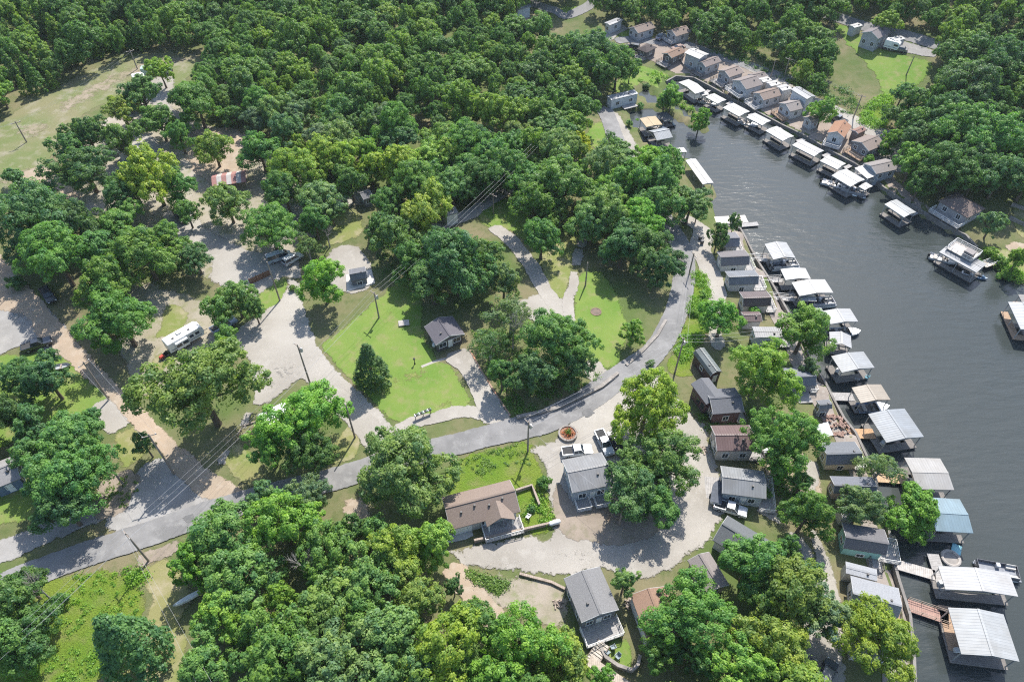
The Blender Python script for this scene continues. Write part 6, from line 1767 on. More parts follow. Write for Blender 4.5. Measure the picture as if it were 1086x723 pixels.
wall_line('retaining_wall', 'dark rock wall along the inside of the main road', [(655, 397), (638, 411), (616, 422), (590, 434), (566, 440), (548, 444)], 0.7, 0.7, M_stone)
wall_line('retaining_wall', 'low rock edge along the right side lawn by the road', [(664, 388), (682, 372), (697, 356), (706, 340)], 0.4, 0.6, M_stone)
wall_line('retaining_wall', 'upper stone terrace on the right shore hillside', [(1072, 218), (1084, 222), (1100, 230)], 0.8, 0.5, M_stone)
wall_line('retaining_wall', 'lower stone terrace on the right shore hillside', [(1070, 232), (1082, 238), (1100, 246)], 0.8, 0.5, M_stone)
wall_line('timber_wall', 'L-shaped timber wall right of the tan gabled house', [(547, 522), (564, 516.5), (572, 537)], 0.9, 0.35, M_timber)
wall_line('timber_wall', 'long timber kerb wall in front of the tan gabled house', [(503, 575), (530, 569), (560, 562), (586, 556)], 0.9, 0.35, M_timber)
wall_line('timber_edge', 'curving timber edge left of the grey shingle cabin', [(551, 609), (566, 613), (585, 618), (599, 625)], 0.5, 0.4, M_timber, 'edging')
wall_line('timber_edge', 'thin timber edge along the gravel by white camper', [(252, 462), (258, 452), (276, 446)], 0.3, 0.2, M_timber, 'edging')
wall_line('stone_edge', 'rust-coloured border along the right side of the driveway', [(497, 369), (512, 396), (530, 424), (541, 441)], 0.2, 0.3, surf('rust_edge', (0.36, 0.20, 0.13), (0.3, 0.24, 0.2), None, 1, 3, 6), 'edging')
wall_line('footpath', 'thin pale stepping path across the main lawn', [(447, 389), (462, 383), (478, 379)], 0.07, 0.6, M_gravel, 'path', below=0.1)
def fence():
    pts = [at(266, 302).to_2d(), at(288, 292).to_2d()]
    a, b = pts; d = (b - a); L = d.length
    t = thing('picket_fence', 'brown picket fence at the edge of the gravel yard', 'fence', (a.x, a.y, h(a.x, a.y) + 0.1), math.atan2(d.y, d.x))
    fm = planks('fence_brown', (0.24, 0.12, 0.07))
    m = MB()
    n = int(L / 0.16)
    for k in range(n): m.box((0.08 + k * 0.16, 0, 0.8), (0.13, 0.03, 1.5 + 0.05 * (k % 2)))
    m.build('panel', fm, t)
    for z in (0.4, 1.2): MB().box((L / 2, 0.05, z), (L, 0.05, 0.1)).build('rail', fm, t)
    for k in range(4): MB().box((k * L / 3, 0.12, 0.8), (0.12, 0.12, 1.7)).build('post', fm, t)
fence()
def planter():
    b = at(602, 461); t = thing('planter', 'round stone planter of red and green plants on the gravel', 'planter', (b.x, b.y, h(b.x, b.y) + 0.1))
    MB().lathe([(1.75, -0.3), (1.75, 0.55), (1.45, 0.55), (1.42, 0.2)], (0, 0, 0), 22).build('ring', M_stone, t)
    MB().lathe([(1.43, 0.1), (1.43, 0.34), (0.6, 0.45)], (0, 0, 0), 18).build('soil', surf('planter_mulch', (0.30, 0.17, 0.11), (0.24, 0.13, 0.09), None, 1, 3, 8), t)
    rng = np.random.default_rng(3)
    for nm, c, r, n in (('red_plants', (0.36, 0.12, 0.05), 1.1, 260), ('green_plant', (0.09, 0.19, 0.03), 0.55, 120)):
        pos = rng.normal(size=(n, 3)) * np.array([r * 0.45, r * 0.45, 0.14]) + np.array([0.1, 0, 0.62 if nm[0] == 'r' else 0.8])
        me = leaf_mesh(nm, pos, _unit(rng.normal(size=(n, 3)) * 0.6 + np.array([0, 0, 1])), rng.uniform(0.1, 0.2, n), rng.random(n), rng, M_leaf)
        o = link(nm, me, t); o.color = (*c, 1)
planter()
def mailboxes():
    a, b = at(440, 445).to_2d(), at(458, 437.5).to_2d(); d = b - a; ang = math.atan2(d.y, d.x); L = d.length
    rail_ = MB().box((0, 0, 0.95), (L, 0.25, 0.06))
    t = thing('mailbox_stand', 'long wooden stand holding the row of mailboxes by the lane', 'mailbox stand', (*((a + b) / 2), h(*((a + b) / 2)) + 0.1), ang)
    rail_.build('shelf', M_timber, t)
    for x in (-L / 2 + 0.2, 0, L / 2 - 0.2): MB().box((x, 0, 0.35), (0.12, 0.12, 1.1)).build('post', M_timber, t)
    cols = [((0.55, 0.56, 0.57), 'silver'), ((0.10, 0.17, 0.12), 'dark green'), ((0.03, 0.03, 0.03), 'black')]
    n = 12
    for k in range(n):
        c, nm = cols[(k * 5) % 3]
        p = Vector((a.x, a.y)).lerp(b, (k + 0.5) / n)
        m = thing('mailbox', nm + ' mailbox standing on the long wooden mailbox stand', 'mailbox', (p.x, p.y, h(*((a + b) / 2)) + 0.1 + 0.985), ang, nm + ' mailboxes on the stand')
        prof = [(-0.12, 0), (0.12, 0), (0.12, 0.16)] + [(0.12 * math.cos(q * math.pi / 6), 0.16 + 0.12 * math.sin(q * math.pi / 6)) for q in range(1, 6)] + [(-0.12, 0.16)]
        bd = MB().extrude_y(prof, -0.27, 0.27).build('body', plain('mailbox_' + nm.replace(' ', '_'), c, 0.45), m)
        MB().box((0.135, -0.1, 0.2), (0.02, 0.04, 0.14)).build('flag', M_tail, m)
mailboxes()
def canoe():
    b = at(202, 635, 0.4); t = thing('canoe', 'white upturned canoe resting on racks in the shade', 'canoe', (b.x, b.y, h(b.x, b.y) + 0.9), R(34))
    mb = MB(); st = []
    for k in range(11):
        s = k / 10; w = 0.48 * math.sin(math.pi * s) ** 0.6 + 0.02; x = -2.4 + 4.8 * s
        st.append([(x, -w, 0), (x, -w * 0.75, 0.3), (x, 0, 0.42), (x, w * 0.75, 0.3), (x, w, 0)])
    for r in st: mb.v += r
    for k in range(10):
        for i in range(4): mb.f.append((k * 5 + i, k * 5 + i + 1, k * 5 + 6 + i, k * 5 + 5 + i))
    mb.build('hull', plain('canoe_white', (0.66, 0.66, 0.65), 0.4), t)
    for x in (-1.2, 1.2):
        r_ = MB(); r_.box((x, 0, -0.08), (0.1, 1.2, 0.1)); r_.box((x, -0.5, -0.5), (0.1, 0.1, 0.8)); r_.box((x, 0.5, -0.5), (0.1, 0.1, 0.8)); r_.build('rack', M_timber, t)
canoe()
def slab_on_lawn():
    b = at(428.5, 343.5); t = thing('wooden_platform', 'pale weathered wooden platform lying on the shaded lawn', 'platform', (b.x, b.y, h(b.x, b.y) + 0.06), R(10))
    MB().box((0, 0, 0.3), (2.2, 1.6, 0.06)).build('boards', planks('table_boards', (0.40, 0.375, 0.34)), t)
    for s in (-1, 1): MB().box((s * 0.8, 0, 0.13), (0.12, 1.5, 0.28)).build('bearer', M_timber, t)
slab_on_lawn()
def yard_post():
    b = at(440, 386); t = thing('yard_post', 'short black lamp post at the end of the lawn path', 'post', (b.x, b.y, h(b.x, b.y)))
    MB().lathe([(0.16, -0.2), (0.16, 0.25), (0.08, 0.3), (0.07, 1.25)], (0, 0, 0), 10).build('post', M_black, t)
    MB().lathe([(0.1, 1.25), (0.2, 1.35), (0.22, 1.65), (0.05, 1.85)], (0, 0, 0), 10).build('lantern', M_dtrim, t)
yard_post()
def fire_ring():
    b = at(632, 331); t = thing('fire_ring', 'round brown fire ring on the right lawn', 'fire ring', (b.x, b.y, h(b.x, b.y) + 0.06))
    MB().lathe([(1.2, -0.1), (1.2, 0.12), (1.0, 0.12), (0.98, 0.04)], (0, 0, 0), 18).build('ring', surf('old_brick', (0.22, 0.15, 0.11), (0.17, 0.13, 0.10), None, 1, 3, 8), t)
    MB().lathe([(0.99, 0.0), (0.99, 0.07), (0.3, 0.1)], (0, 0, 0), 14).build('ash', surf('ash', (0.20, 0.15, 0.12), (0.15, 0.12, 0.10), None, 1, 3, 8), t)
fire_ring()
def chair(px, py, rz, label, z=None, col=(0.16, 0.22, 0.24), first=[None]):
    p = at(px, py, 0.3) if z is None else atz(px, py, z + 0.4)
    zz = h(p.x, p.y) + 0.06 if z is None else z
    if first[0] is None:
        t = first[0] = thing('garden_chair', label, 'chair', (p.x, p.y, zz), rz, 'garden chairs')
        m = paint()
        s = MB().box((0, 0, 0.4), (0.6, 0.6, 0.06)).build('seat', m, t); b = MB().extrude_y([(-0.27, 0.43), (-0.22, 0.43), (-0.42, 1.05), (-0.47, 1.05)], -0.3, 0.3).build('backrest', m, t)
        for sx in (-1, 1):
            for sy in (-1, 1): MB().box((sx * 0.26, sy * 0.27, 0.185), (0.06, 0.06, 0.37)).build('leg', m, t)
        for sy in (-1, 1): MB().box((0, sy * 0.36, 0.62), (0.62, 0.1, 0.05)).build('armrest', m, t)
        for ch in t.children: ch.color = (*col, 1)
        return
    dup(first[0], (p.x, p.y, zz), rz, label, 'garden chairs', (*col, 1))
chair(644, 691, 0.6, 'dark garden chair nearest the wall on the small lower lawn')
chair(650, 686, 2.0, 'dark garden chair by the deck stairs on small lower lawn')
chair(655, 696, 3.9, 'dark garden chair at the low end of small lower lawn')
chair(909, 402.5, 1.0, 'grey chair on the open deck of the silver-roofed dock', WATER_Z + 0.58, (0.4, 0.4, 0.42))
chair(919, 400, 2.6, 'teal chair on the open deck of the silver-roofed dock', WATER_Z + 0.58, (0.05, 0.28, 0.36))
chair(776, 232, 2.0, 'pale lounge chair on the open swim platform', WATER_Z + 0.5, (0.5, 0.48, 0.45))
chair(784, 231, 2.4, 'brown lounge chair on the open swim platform', WATER_Z + 0.5, (0.30, 0.2, 0.16))
def stairs():
    a, b = at(640, 683), at(627, 703)
    d = (b - a).to_2d(); L = d.length
    t = thing('garden_stairs', 'wooden garden stairs beside the curved block wall', 'stairs', (a.x, a.y, h(a.x, a.y) + 0.2), math.atan2(d.y, d.x))
    n = 9
    for k in range(n): MB().box((0.3 + k * 0.42, 0, 0.75 - k * 0.1), (0.36, 1.8, 0.08)).build('tread', planks('stair_boards', (0.45, 0.40, 0.34)), t)
    for s in (-1, 1): MB().extrude_y([(0, 0.72), (n * 0.42 + 0.2, -0.15), (n * 0.42 + 0.2, -0.6), (0, -0.3)], s * 0.95 - 0.05, s * 0.95 + 0.05).build('stringer', M_railw, t)
stairs()
wall_line('timber_walk', 'long wooden walkway running down below garden stairs', [(624, 701), (640, 712), (655, 722), (670, 732)], 0.5, 1.5, planks('walk_boards', (0.40, 0.34, 0.28)), 'walkway')
def bins():
    for i, (x, y) in enumerate(((742.5, 253), (744.5, 257.5))):
        b = at(x, y, 0.5); t = thing('trash_bin', ('dark wheeled bin by the gravel lane bush, upper one', 'dark wheeled bin by the gravel lane bush, lower one')[i], 'bin', (b.x, b.y, h(b.x, b.y) + 0.12), 0.3, 'wheeled bins on the lane')
        MB().extrude_y([(-0.28, 0.05), (0.26, 0.05), (0.34, 1.0), (-0.36, 1.0)], -0.3, 0.3).build('body', plain('bin_plastic', (0.05, 0.055, 0.06), 0.6), t, 0.03)
        MB().box((0, 0, 1.04), (0.78, 0.66, 0.07)).build('lid', plain('bin_lid', (0.07, 0.07, 0.075), 0.6), t, 0.02)
bins()
def heap(label, name, cat, px, n, spread, size, mat, seed):
    """a pile that reads as one thing"""
    rng = random.Random(seed); b = at(*px); mb = MB()
    for k in range(n):
        a = rng.random() * 6.28; r = spread * math.sqrt(rng.random())
        M = Matrix.Translation((r * math.cos(a), r * math.sin(a), 0.1 + (spread - r) * 0.25 * rng.random())) @ Matrix.Rotation(rng.random() * 6, 4, 'Z') @ Matrix.Rotation(rng.uniform(-.4, .4), 4, 'X')
        mb.box((0, 0, 0), (size * rng.uniform(1, 3), size * rng.uniform(0.6, 1), size * rng.uniform(0.5, 0.9)), 0, M)
    o = mb.build(name, mat); o.location = (b.x, b.y, h(b.x, b.y) + 0.1)
    return tag(o, label, cat)
heap('red-brown heap of cut timber above the orange gangway', 'timber_pile', 'timber pile', (885, 452), 60, 2.6, 0.35, surf('red_timber', (0.30, 0.19, 0.15), (0.24, 0.17, 0.14), None, 1, 3, 6), 1)
heap('brush heap at the corner of the shaded cabin yard', 'brush_pile', 'brush pile', (650, 545), 80, 1.8, 0.16, surf('dry_brush', (0.36, 0.27, 0.18), (0.28, 0.21, 0.15), None, 1, 3, 6), 2)
def tarp():
    pts = [atz(x, y, 0.9) for x, y in ((862, 452), (877, 449), (883, 462), (868, 468))]
    c = sum(pts, Vector()) / 4
    t = thing('tarp_canopy', 'crumpled white tarp canopy beside the cream-walled cabin', 'canopy', (c.x, c.y, h(c.x, c.y)))
    n = 9; mb = MB(); rng = random.Random(4)
    for j in range(n):
        for i in range(n):
            u, v = i / (n - 1), j / (n - 1)
            p = pts[0].lerp(pts[1], u).lerp(pts[3].lerp(pts[2], u), v) - c
            mb.v.append((p.x, p.y, 1.9 + 0.5 * math.sin(u * 3.1) * math.sin(v * 3.1) + rng.uniform(-0.1, 0.1)))
    for j in range(n - 1):
        for i in range(n - 1): k = j * n + i; mb.f.append((k, k + 1, k + n + 1, k + n))
    o = mb.build('tarp', plain('white_tarp', (0.66, 0.66, 0.65), 0.6), t)
    for i in (0, n - 1, n * (n - 1), n * n - 1): v = mb.v[i]; MB().tube((v[0], v[1], -0.2), v, 0.05).build('pole', M_steel, t)
tarp()
def float_mat():
    p = atz(1008, 592, WATER_Z + 0.1)
    t = thing('float_ring', 'round inflatable float with a teal mat beside the long grey pier', 'inflatable', (p.x, p.y, WATER_Z), R(30))
    mb = MB()
    n, m = 22, 8
    for i in range(n):
        for j in range(m):
            a, b = 2 * math.pi * i / n, 2 * math.pi * j / m
            r = 1.35 + 0.3 * math.cos(b); mb.v.append((r * math.cos(a), r * math.sin(a), 0.15 + 0.3 * math.sin(b)))
    for i in range(n):
        for j in range(m): mb.f.append((i * m + j, ((i + 1) % n) * m + j, ((i + 1) % n) * m + (j + 1) % m, i * m + (j + 1) % m))
    mb.build('ring', plain('float_grey', (0.33, 0.30, 0.27), 0.7), t)
    MB().lathe([(1.2, 0.1), (1.2, 0.2), (0.4, 0.22)], (0, 0, 0), 16).build('floor', plain('float_floor', (0.24, 0.22, 0.2), 0.8), t)
    MB().box((2.2, 0.6, 0.2), (1.9, 1.5, 0.16), 0.5).build('mat', plain('teal_mat', (0.22, 0.46, 0.50), 0.6), t, 0.04)
float_mat()
M_shore = surf('shore_boards', (0.28, 0.24, 0.205), (0.225, 0.195, 0.17), (0.33, 0.305, 0.275), 0.3, 0.8, 4)
def shore_path():
    P = densify([Vector(p) for p in _near[1:21]], 3.0, False)
    a, b = [], []
    for i, p in enumerate(P):
        d = (P[min(i + 1, len(P) - 1)] - P[max(i - 1, 0)]).normalized(); q = Vector((-d.y, d.x))
        a.append(p + q * 0.3); b.append(p + q * 4.5)
    sheet_world('shore_path', a + b[::-1], M_shore, 0.09, 0.05, clear=False)
shore_path()

def gazebo():
    b = at(37, 465); t = thing('gazebo', 'dark peaked garden gazebo in the shaded left yard', 'gazebo', (b.x, b.y, h(b.x, b.y)), 0.4)
    mb = MB(); mb.v = [(-1.9, -1.9, 2.3), (1.9, -1.9, 2.3), (1.9, 1.9, 2.3), (-1.9, 1.9, 2.3), (0, 0, 3.2)]; mb.f = [(0, 1, 4), (1, 2, 4), (2, 3, 4), (3, 0, 4), (3, 2, 1, 0)]
    mb.build('roof', plain('gazebo_canvas', (0.06, 0.06, 0.07), 0.9), t)
    for x in (-1.75, 1.75):
        for y in (-1.75, 1.75): MB().tube((x, y, -0.2), (x, y, 2.31), 0.05).build('post', M_dtrim, t)
gazebo()
def rowboat():
    b = at(64, 389, 0.4); t = thing('rowboat', 'small grey rowboat lying on the grass beside the dirt road', 'boat', (b.x, b.y, h(b.x, b.y) + 0.1), R(15))
    mb = MB(); st = hull_rows(3.8, 1.4, 0.55)
    for r in st: mb.v += r
    for k in range(8):
        for i in range(4): mb.f.append((k * 5 + i, k * 5 + i + 1, k * 5 + 6 + i, k * 5 + 5 + i))
    mb.f.append((4, 3, 2, 1, 0)); mb.build('hull', plain('rowboat_grey', (0.36, 0.37, 0.38), 0.5), t)
    for x in (-1.2, 0.1): MB().box((x, 0, 0.42), (0.28, 1.2, 0.05)).build('seat', M_timber, t)
rowboat()
for i, (px, n, sp, lab) in enumerate((((668, 640), 26, 0.9, 'short stack of firewood beside the rust-brown roof wall'), ((592, 640), 22, 0.8, 'firewood heap left of the grey shingle cabin'), ((806, 488), 30, 1.0, 'firewood heap behind the pale blue-grey cabin'), ((745, 478), 22, 0.8, 'scrap wood heap left of the maroon roof cabin'), ((846, 470), 30, 1.0, 'log heap on the bare slope above the cream cabin'))):
    heap(lab, 'firewood', 'firewood', px, n, sp, 0.22, M_timber, 20 + i)
def tank(px, py, rz, lab):
    b = at(px, py); t = thing('propane_tank', lab, 'gas tank', (b.x, b.y, h(b.x, b.y) + 0.1), rz, 'white gas tanks in the yards')
    mb = MB()
    for (r0, x0), (r1, x1) in zip(((0.1, -1.05), (0.35, -0.9), (0.42, -0.6), (0.42, 0.6), (0.35, 0.9)), ((0.35, -0.9), (0.42, -0.6), (0.42, 0.6), (0.35, 0.9), (0.1, 1.05))): mb.tube((x0, 0, 0.6), (x1, 0, 0.6), r0, r1, 12)
    mb.build('tank', plain('tank_white', (0.64, 0.64, 0.62), 0.45), t)
    for x in (-0.55, 0.55): MB().box((x, 0, 0.1), (0.15, 0.5, 0.3)).build('leg', M_steel, t)
tank(588, 556, 0.3, 'white gas tank by the timber wall end'); tank(462, 366, 1.2, 'white gas tank left of the dark lawn cabin'); tank(812, 480, 0.5, 'white gas tank behind the maroon roof deck'); tank(28, 480, 0.2, 'white gas tank near the blue cabin at the edge')
chair(536, 556, 1.2, 'pale garden chair inside the timber-walled yard', None, (0.6, 0.6, 0.58)); chair(560, 548, 2.6, 'white garden chair at the right end of the timber-walled yard', None, (0.66, 0.66, 0.64))
chair(818, 352, 0.7, 'white chair on the flat-roofed boathouse side', None, (0.6, 0.6, 0.6))
for i, (x, y, z, lab) in enumerate(((1015, 690, 0, 'white storage chest on the brown pier by the two-tone dock'), (998, 618, 0, 'white storage chest on the grey pier by the largest dock'), (936, 470, 0, 'white storage chest beside the ribbed silver dock'), (887, 395, 0, 'dark storage chest on the silver-roofed dock'))):
    p = atz(x, y, WATER_Z + 0.6); t = thing('dock_box', lab, 'chest', (p.x, p.y, WATER_Z + 0.70), 0.3 * i)
    MB().box((0, 0, 0.27), (1.3, 0.6, 0.54)).build('body', plain('chest_white' if i < 3 else 'chest_dark', (0.6, 0.6, 0.59) if i < 3 else (0.1, 0.1, 0.11), 0.5), t, 0.03)
    MB().box((0, 0, 0.575), (1.36, 0.66, 0.06)).build('lid', plain('chest_lid', (0.5, 0.5, 0.49), 0.5), t, 0.02)
def plant_forest():
    rng = random.Random(11)
    pts = auto_trees()
    inview = []
    rest = []
    for x, y in pts:
        D = rng.choice((5.6, 6.6, 7.6, 8.6, 10.5)) * rng.uniform(0.9, 1.2)
        px, py, dep = project((x, y, h(x, y) + 6))
        (inview if -5 < px < 1091 and -5 < py < 728 else rest).append((dep, x, y, D, px, py))
    inview.sort()
    n_ind = max(0, 296 - N_HAND)
    for dep, x, y, D, px, py in inview[:n_ind]:
        code = rng.choice('ddmmmmbobml')
        if 300 < px < 640 and 150 < py < 230: code = rng.choice('mmyyolm')
        if px > 800: code = rng.choice('ddddmmbd')
        place_tree(px, py, 0, code, None, world=(x, y), Dw=D)
    rest += inview[n_ind:]
    # one far wood, as nobody could count it
    col = bpy.data.collections.new('wood_kinds')
    src = []
    for i in range(7):
        me, _ = crown('wood_crown', 10, 10.5, 700 + i, 'oak', 0.22, 200, 56, M_leaf_far); src.append(me)
    for i in range(2):
        me, _ = crown('wood_cedar', 5.5, 9.5, 760 + i, 'cedar', 0.22, 150, 30, M_leaf_far); src.append(me)
    for k, me in enumerate(src):
        o = bpy.data.objects.new('wood_kind_%02d' % k, me); col.objects.link(o)
    P, RT, S, I = [], [], [], []
    for dep, x, y, D, px, py in rest:
        ced = (px < 150 and py < 112 and rng.random() < 0.42) or rng.random() < 0.04
        k = rng.randrange(7, 9) if ced else rng.randrange(7)
        TD, TH = (5.5, 9.5) if ced else (10, 10.5)
        if ced: D = rng.uniform(3.6, 5.6); H = D * 1.8
        else: H = 3.6 + 0.66 * D
        P.append((x, y, h(x, y))); RT.append((0, 0, rng.random() * 6.283)); S.append((D / TD, D / TD, H / TH * rng.uniform(0.85, 1.3))); I.append(k)
        if ced:
            for q in range(2):
                xx, yy = x + rng.uniform(-3.5, 3.5), y + rng.uniform(-3.5, 3.5); d2 = rng.uniform(2.8, 4.8)
                P.append((xx, yy, h(xx, yy))); RT.append((0, 0, rng.random() * 6.283)); S.append((d2 / TD, d2 / TD, d2 * 1.8 / TH)); I.append(k)
    me = bpy.data.meshes.new('forest'); me.from_pydata(P, [], []); me.update()
    a = me.attributes.new('rot', 'FLOAT_VECTOR', 'POINT'); a.data.foreach_set('vector', np.array(RT, np.float32).ravel())
    a = me.attributes.new('scl', 'FLOAT_VECTOR', 'POINT'); a.data.foreach_set('vector', np.array(S, np.float32).ravel())
    a = me.attributes.new('pick', 'INT', 'POINT'); a.data.foreach_set('value', np.array(I, np.int32))
    o = link('forest', me); tag(o, kind='stuff')
    ng = bpy.data.node_groups.new('wood_scatter', 'GeometryNodeTree')
    ng.interface.new_socket('Geometry', in_out='INPUT', socket_type='NodeSocketGeometry')
    ng.interface.new_socket('Geometry', in_out='OUTPUT', socket_type='NodeSocketGeometry')
    gi = ng.nodes.new('NodeGroupInput'); go = ng.nodes.new('NodeGroupOutput')
    ip = ng.nodes.new('GeometryNodeInstanceOnPoints'); ci = ng.nodes.new('GeometryNodeCollectionInfo')
    ci.inputs['Collection'].default_value = col; ci.inputs['Separate Children'].default_value = True; ci.inputs['Reset Children'].default_value = True
    def attr(nm, typ):
        n = ng.nodes.new('GeometryNodeInputNamedAttribute'); n.data_type = typ; n.inputs['Name'].default_value = nm; return n.outputs['Attribute']
    L = ng.links.new
    L(gi.outputs[0], ip.inputs['Points']); L(ci.outputs[0], ip.inputs['Instance'])
    ip.inputs['Pick Instance'].default_value = True
    L(attr('pick', 'INT'), ip.inputs['Instance Index']); L(attr('rot', 'FLOAT_VECTOR'), ip.inputs['Rotation']); L(attr('scl', 'FLOAT_VECTOR'), ip.inputs['Scale'])
    L(ip.outputs[0], go.inputs[0])
    md = o.modifiers.new('scatter', 'NODES'); md.node_group = ng
    print('forest: individual', N_HAND, n_ind, 'in view', len(inview), 'mass', len(P))
plant_forest()

def scrub(name, px, n, s, colr, seed, hh=0.9):
    """uncountable low growth over a patch"""
    rng = np.random.default_rng(seed)
    w = [at(a, b).to_2d() for a, b in px]
    xs = [p.x for p in w]; ys = [p.y for p in w]
    X = rng.uniform(min(xs), max(xs), n * 3); Y = rng.uniform(min(ys), max(ys), n * 3)
    ok = inside(X, Y, [(p.x, p.y) for p in w])
    X, Y = X[ok][:n], Y[ok][:n]
    dens = np.array([noise.noise(Vector((x * 0.25, y * 0.25, seed))) for x, y in zip(X, Y)])
    k = dens > -0.15
    X, Y, dens = X[k], Y[k], dens[k]
    nl = 26
    idx = np.repeat(np.arange(len(X)), nl)
    r = rng.uniform(0.3, 0.8, len(X)) * hh
    loc = rng.normal(size=(len(idx), 3)) * np.array([0.8, 0.8, 0.5])
    Z = np.array([h(x, y) for x, y in zip(X, Y)])
    pos = np.stack([X[idx] + loc[:, 0] * r[idx], Y[idx] + loc[:, 1] * r[idx], Z[idx] + 0.1 + np.abs(loc[:, 2]) * r[idx] * 1.2], 1)
    nor = _unit(loc * 0.5 + np.array([0, 0, 0.8]) + rng.normal(size=(len(idx), 3)) * 0.4)
    tint = np.clip(0.5 + 0.6 * dens[idx] + rng.normal(size=len(idx)) * 0.2, 0, 1)
    me = leaf_mesh(name, pos, nor, s * rng.uniform(0.6, 1.3, len(idx)), tint, rng, M_leaf)
    o = link(name, me); o.color = (*LC[colr][0], 1)
    tag(o, kind='stuff')
scrub('undergrowth', [(20, 630), (75, 608), (120, 604), (150, 616), (154, 636), (128, 690), (95, 735), (-20, 780), (-20, 680)], 420, 0.13, 'l', 1, 0.6)
scrub('undergrowth', [(128, 602), (152, 598), (156, 612), (140, 622)], 60, 0.18, 'l', 2)
scrub('undergrowth', [(735, 284), (748, 292), (755, 322), (750, 350), (735, 376), (722, 388), (716, 372), (726, 345), (733, 312)], 500, 0.16, 'l', 3)
scrub('undergrowth', [(800, 44), (816, 26), (829, 28), (818, 46), (800, 54), (785, 54)], 260, 0.24, 'l', 4, 1.4)
scrub('undergrowth', [(914, 118), (934, 100), (948, 104), (942, 120), (940, 136), (922, 136), (912, 130)], 260, 0.22, 'l', 5, 1.4)
scrub('undergrowth', [(750, 54), (800, 54), (850, 88), (900, 94), (914, 118), (900, 124), (860, 100), (810, 76)], 500, 0.22, 'd', 6, 1.2)
scrub('undergrowth', [(1030, 262), (1046, 264), (1070, 282), (1086, 292), (1086, 304), (1066, 294), (1046, 277)], 160, 0.2, 'l', 7, 1.1)
scrub('undergrowth', [(480, 490), (548, 470), (560, 478), (566, 500), (548, 505), (520, 500), (480, 515)], 90, 0.13, 'o', 8, 0.5)
scrub('undergrowth', [(552, 545), (572, 520), (586, 540), (586, 556), (562, 560)], 80, 0.15, 'l', 9, 0.7)
scrub('undergrowth', [(500, 350), (560, 350), (600, 380), (640, 400), (560, 438), (545, 440), (515, 395)], 420, 0.17, 'm', 10, 0.9)
scrub('undergrowth', [(664, 62), (684, 70), (712, 83), (705, 88), (690, 92), (680, 90), (664, 72)], 60, 0.2, 'l', 11, 0.8)
scrub('undergrowth', [(740, 440), (748, 460), (800, 430), (830, 480), (860, 500), (850, 560), (822, 540), (812, 500), (808, 480), (790, 440)], 240, 0.17, 'm', 12, 0.8)
scrub('undergrowth', [(700, 104), (714, 104), (728, 112), (740, 121), (750, 132), (744, 136), (738, 128), (734, 121), (722, 112)], 120, 0.2, 'l', 13, 0.7)
scrub('undergrowth', [(490, 604), (520, 610), (540, 618), (530, 630), (505, 618)], 90, 0.15, 'o', 14, 0.6)
scrub('undergrowth', [(108, 512), (140, 505), (150, 520), (130, 540), (104, 545)], 50, 0.13, 'o', 15, 0.4)
scrub('undergrowth', [(420, 195), (520, 190), (560, 195), (540, 205), (470, 232), (430, 290), (400, 300), (395, 250)], 300, 0.18, 'd', 16, 1.0)
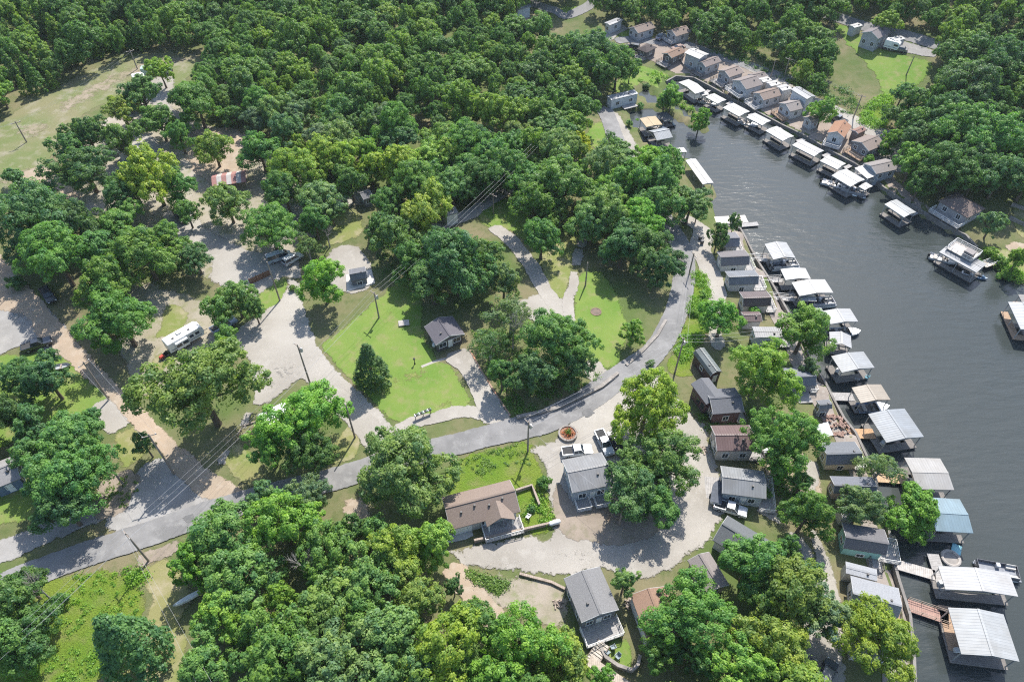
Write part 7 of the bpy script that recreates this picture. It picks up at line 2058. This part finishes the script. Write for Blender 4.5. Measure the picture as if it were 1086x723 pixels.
# ================================================================== CAMERA, LIGHT
def camera_light():
    cd = bpy.data.cameras.new('camera'); co = bpy.data.objects.new('camera', cd); COL.objects.link(co)
    cd.sensor_width = 36; cd.lens = 36 * FPX / PW; cd.clip_end = 9000; cd.clip_start = 0.5
    co.location = (0, 0, CAMH); co.rotation_euler = (math.pi / 2 - PITCH, 0, 0)
    SC.camera = co
    el, az = R(52), R(19)                     # sun ahead of the camera and a little to the right
    d = Vector((math.sin(az) * math.cos(el), math.cos(az) * math.cos(el), math.sin(el)))
    sd = bpy.data.lights.new('sun', 'SUN'); sd.energy = SUN_E; sd.angle = R(0.53); sd.color = (1.0, 0.955, 0.89)
    so = bpy.data.objects.new('sun', sd); COL.objects.link(so); so.location = (40, 120, 200)
    so.rotation_euler = (-d).to_track_quat('-Z', 'Y').to_euler()
    w = bpy.data.worlds.new('World'); SC.world = w; w.use_nodes = True
    nt = w.node_tree; bg = nt.nodes['Background']
    sk = nt.nodes.new('ShaderNodeTexSky'); sk.sky_type = 'NISHITA'; sk.sun_disc = False
    sk.sun_elevation = el; sk.sun_rotation = az; sk.altitude = 200; sk.air_density = 1.0; sk.dust_density = 1.2; sk.ozone_density = 1.0
    nt.links.new(sk.outputs[0], bg.inputs[0]); bg.inputs[1].default_value = SKY_S
    SC.view_settings.view_transform = 'Standard'; SC.view_settings.look = 'None'
    SC.view_settings.gamma = 1.0; SC.view_settings.use_curve_mapping = False
    SC.view_settings.exposure = EXPO
    SC.render.engine = 'CYCLES'
    c = SC.cycles
    c.max_bounces = 6; c.diffuse_bounces = 3; c.glossy_bounces = 2; c.transmission_bounces = 3; c.transparent_max_bounces = 8
    c.caustics_reflective = False; c.caustics_refractive = False
    c.use_adaptive_sampling = True; c.adaptive_threshold = 0.008; c.sample_clamp_indirect = 3.0; c.filter_width = 1.15
    c.use_denoising = False
    try: c.denoiser = 'OPENIMAGEDENOISE'; c.denoising_prefilter = 'ACCURATE'
    except Exception: pass
SUN_E, SKY_S, EXPO = 4.4, 0.15, 0.9
camera_light()
HAZE = 0.00008
if HAZE:
    m = bpy.data.materials.new('haze_air'); m.use_nodes = True; nt = m.node_tree
    nt.nodes.remove(nt.nodes['Principled BSDF'])
    pv = nt.nodes.new('ShaderNodeVolumePrincipled'); pv.inputs['Color'].default_value = (0.80, 0.88, 0.97, 1); pv.inputs['Density'].default_value = HAZE
    pv.inputs['Anisotropy'].default_value = 0.2
    nt.links.new(pv.outputs[0], nt.nodes['Material Output'].inputs['Volume'])
    tag(MB().box((0, 900, 52), (8600, 8800, 118)).build('haze', m), kind='stuff')
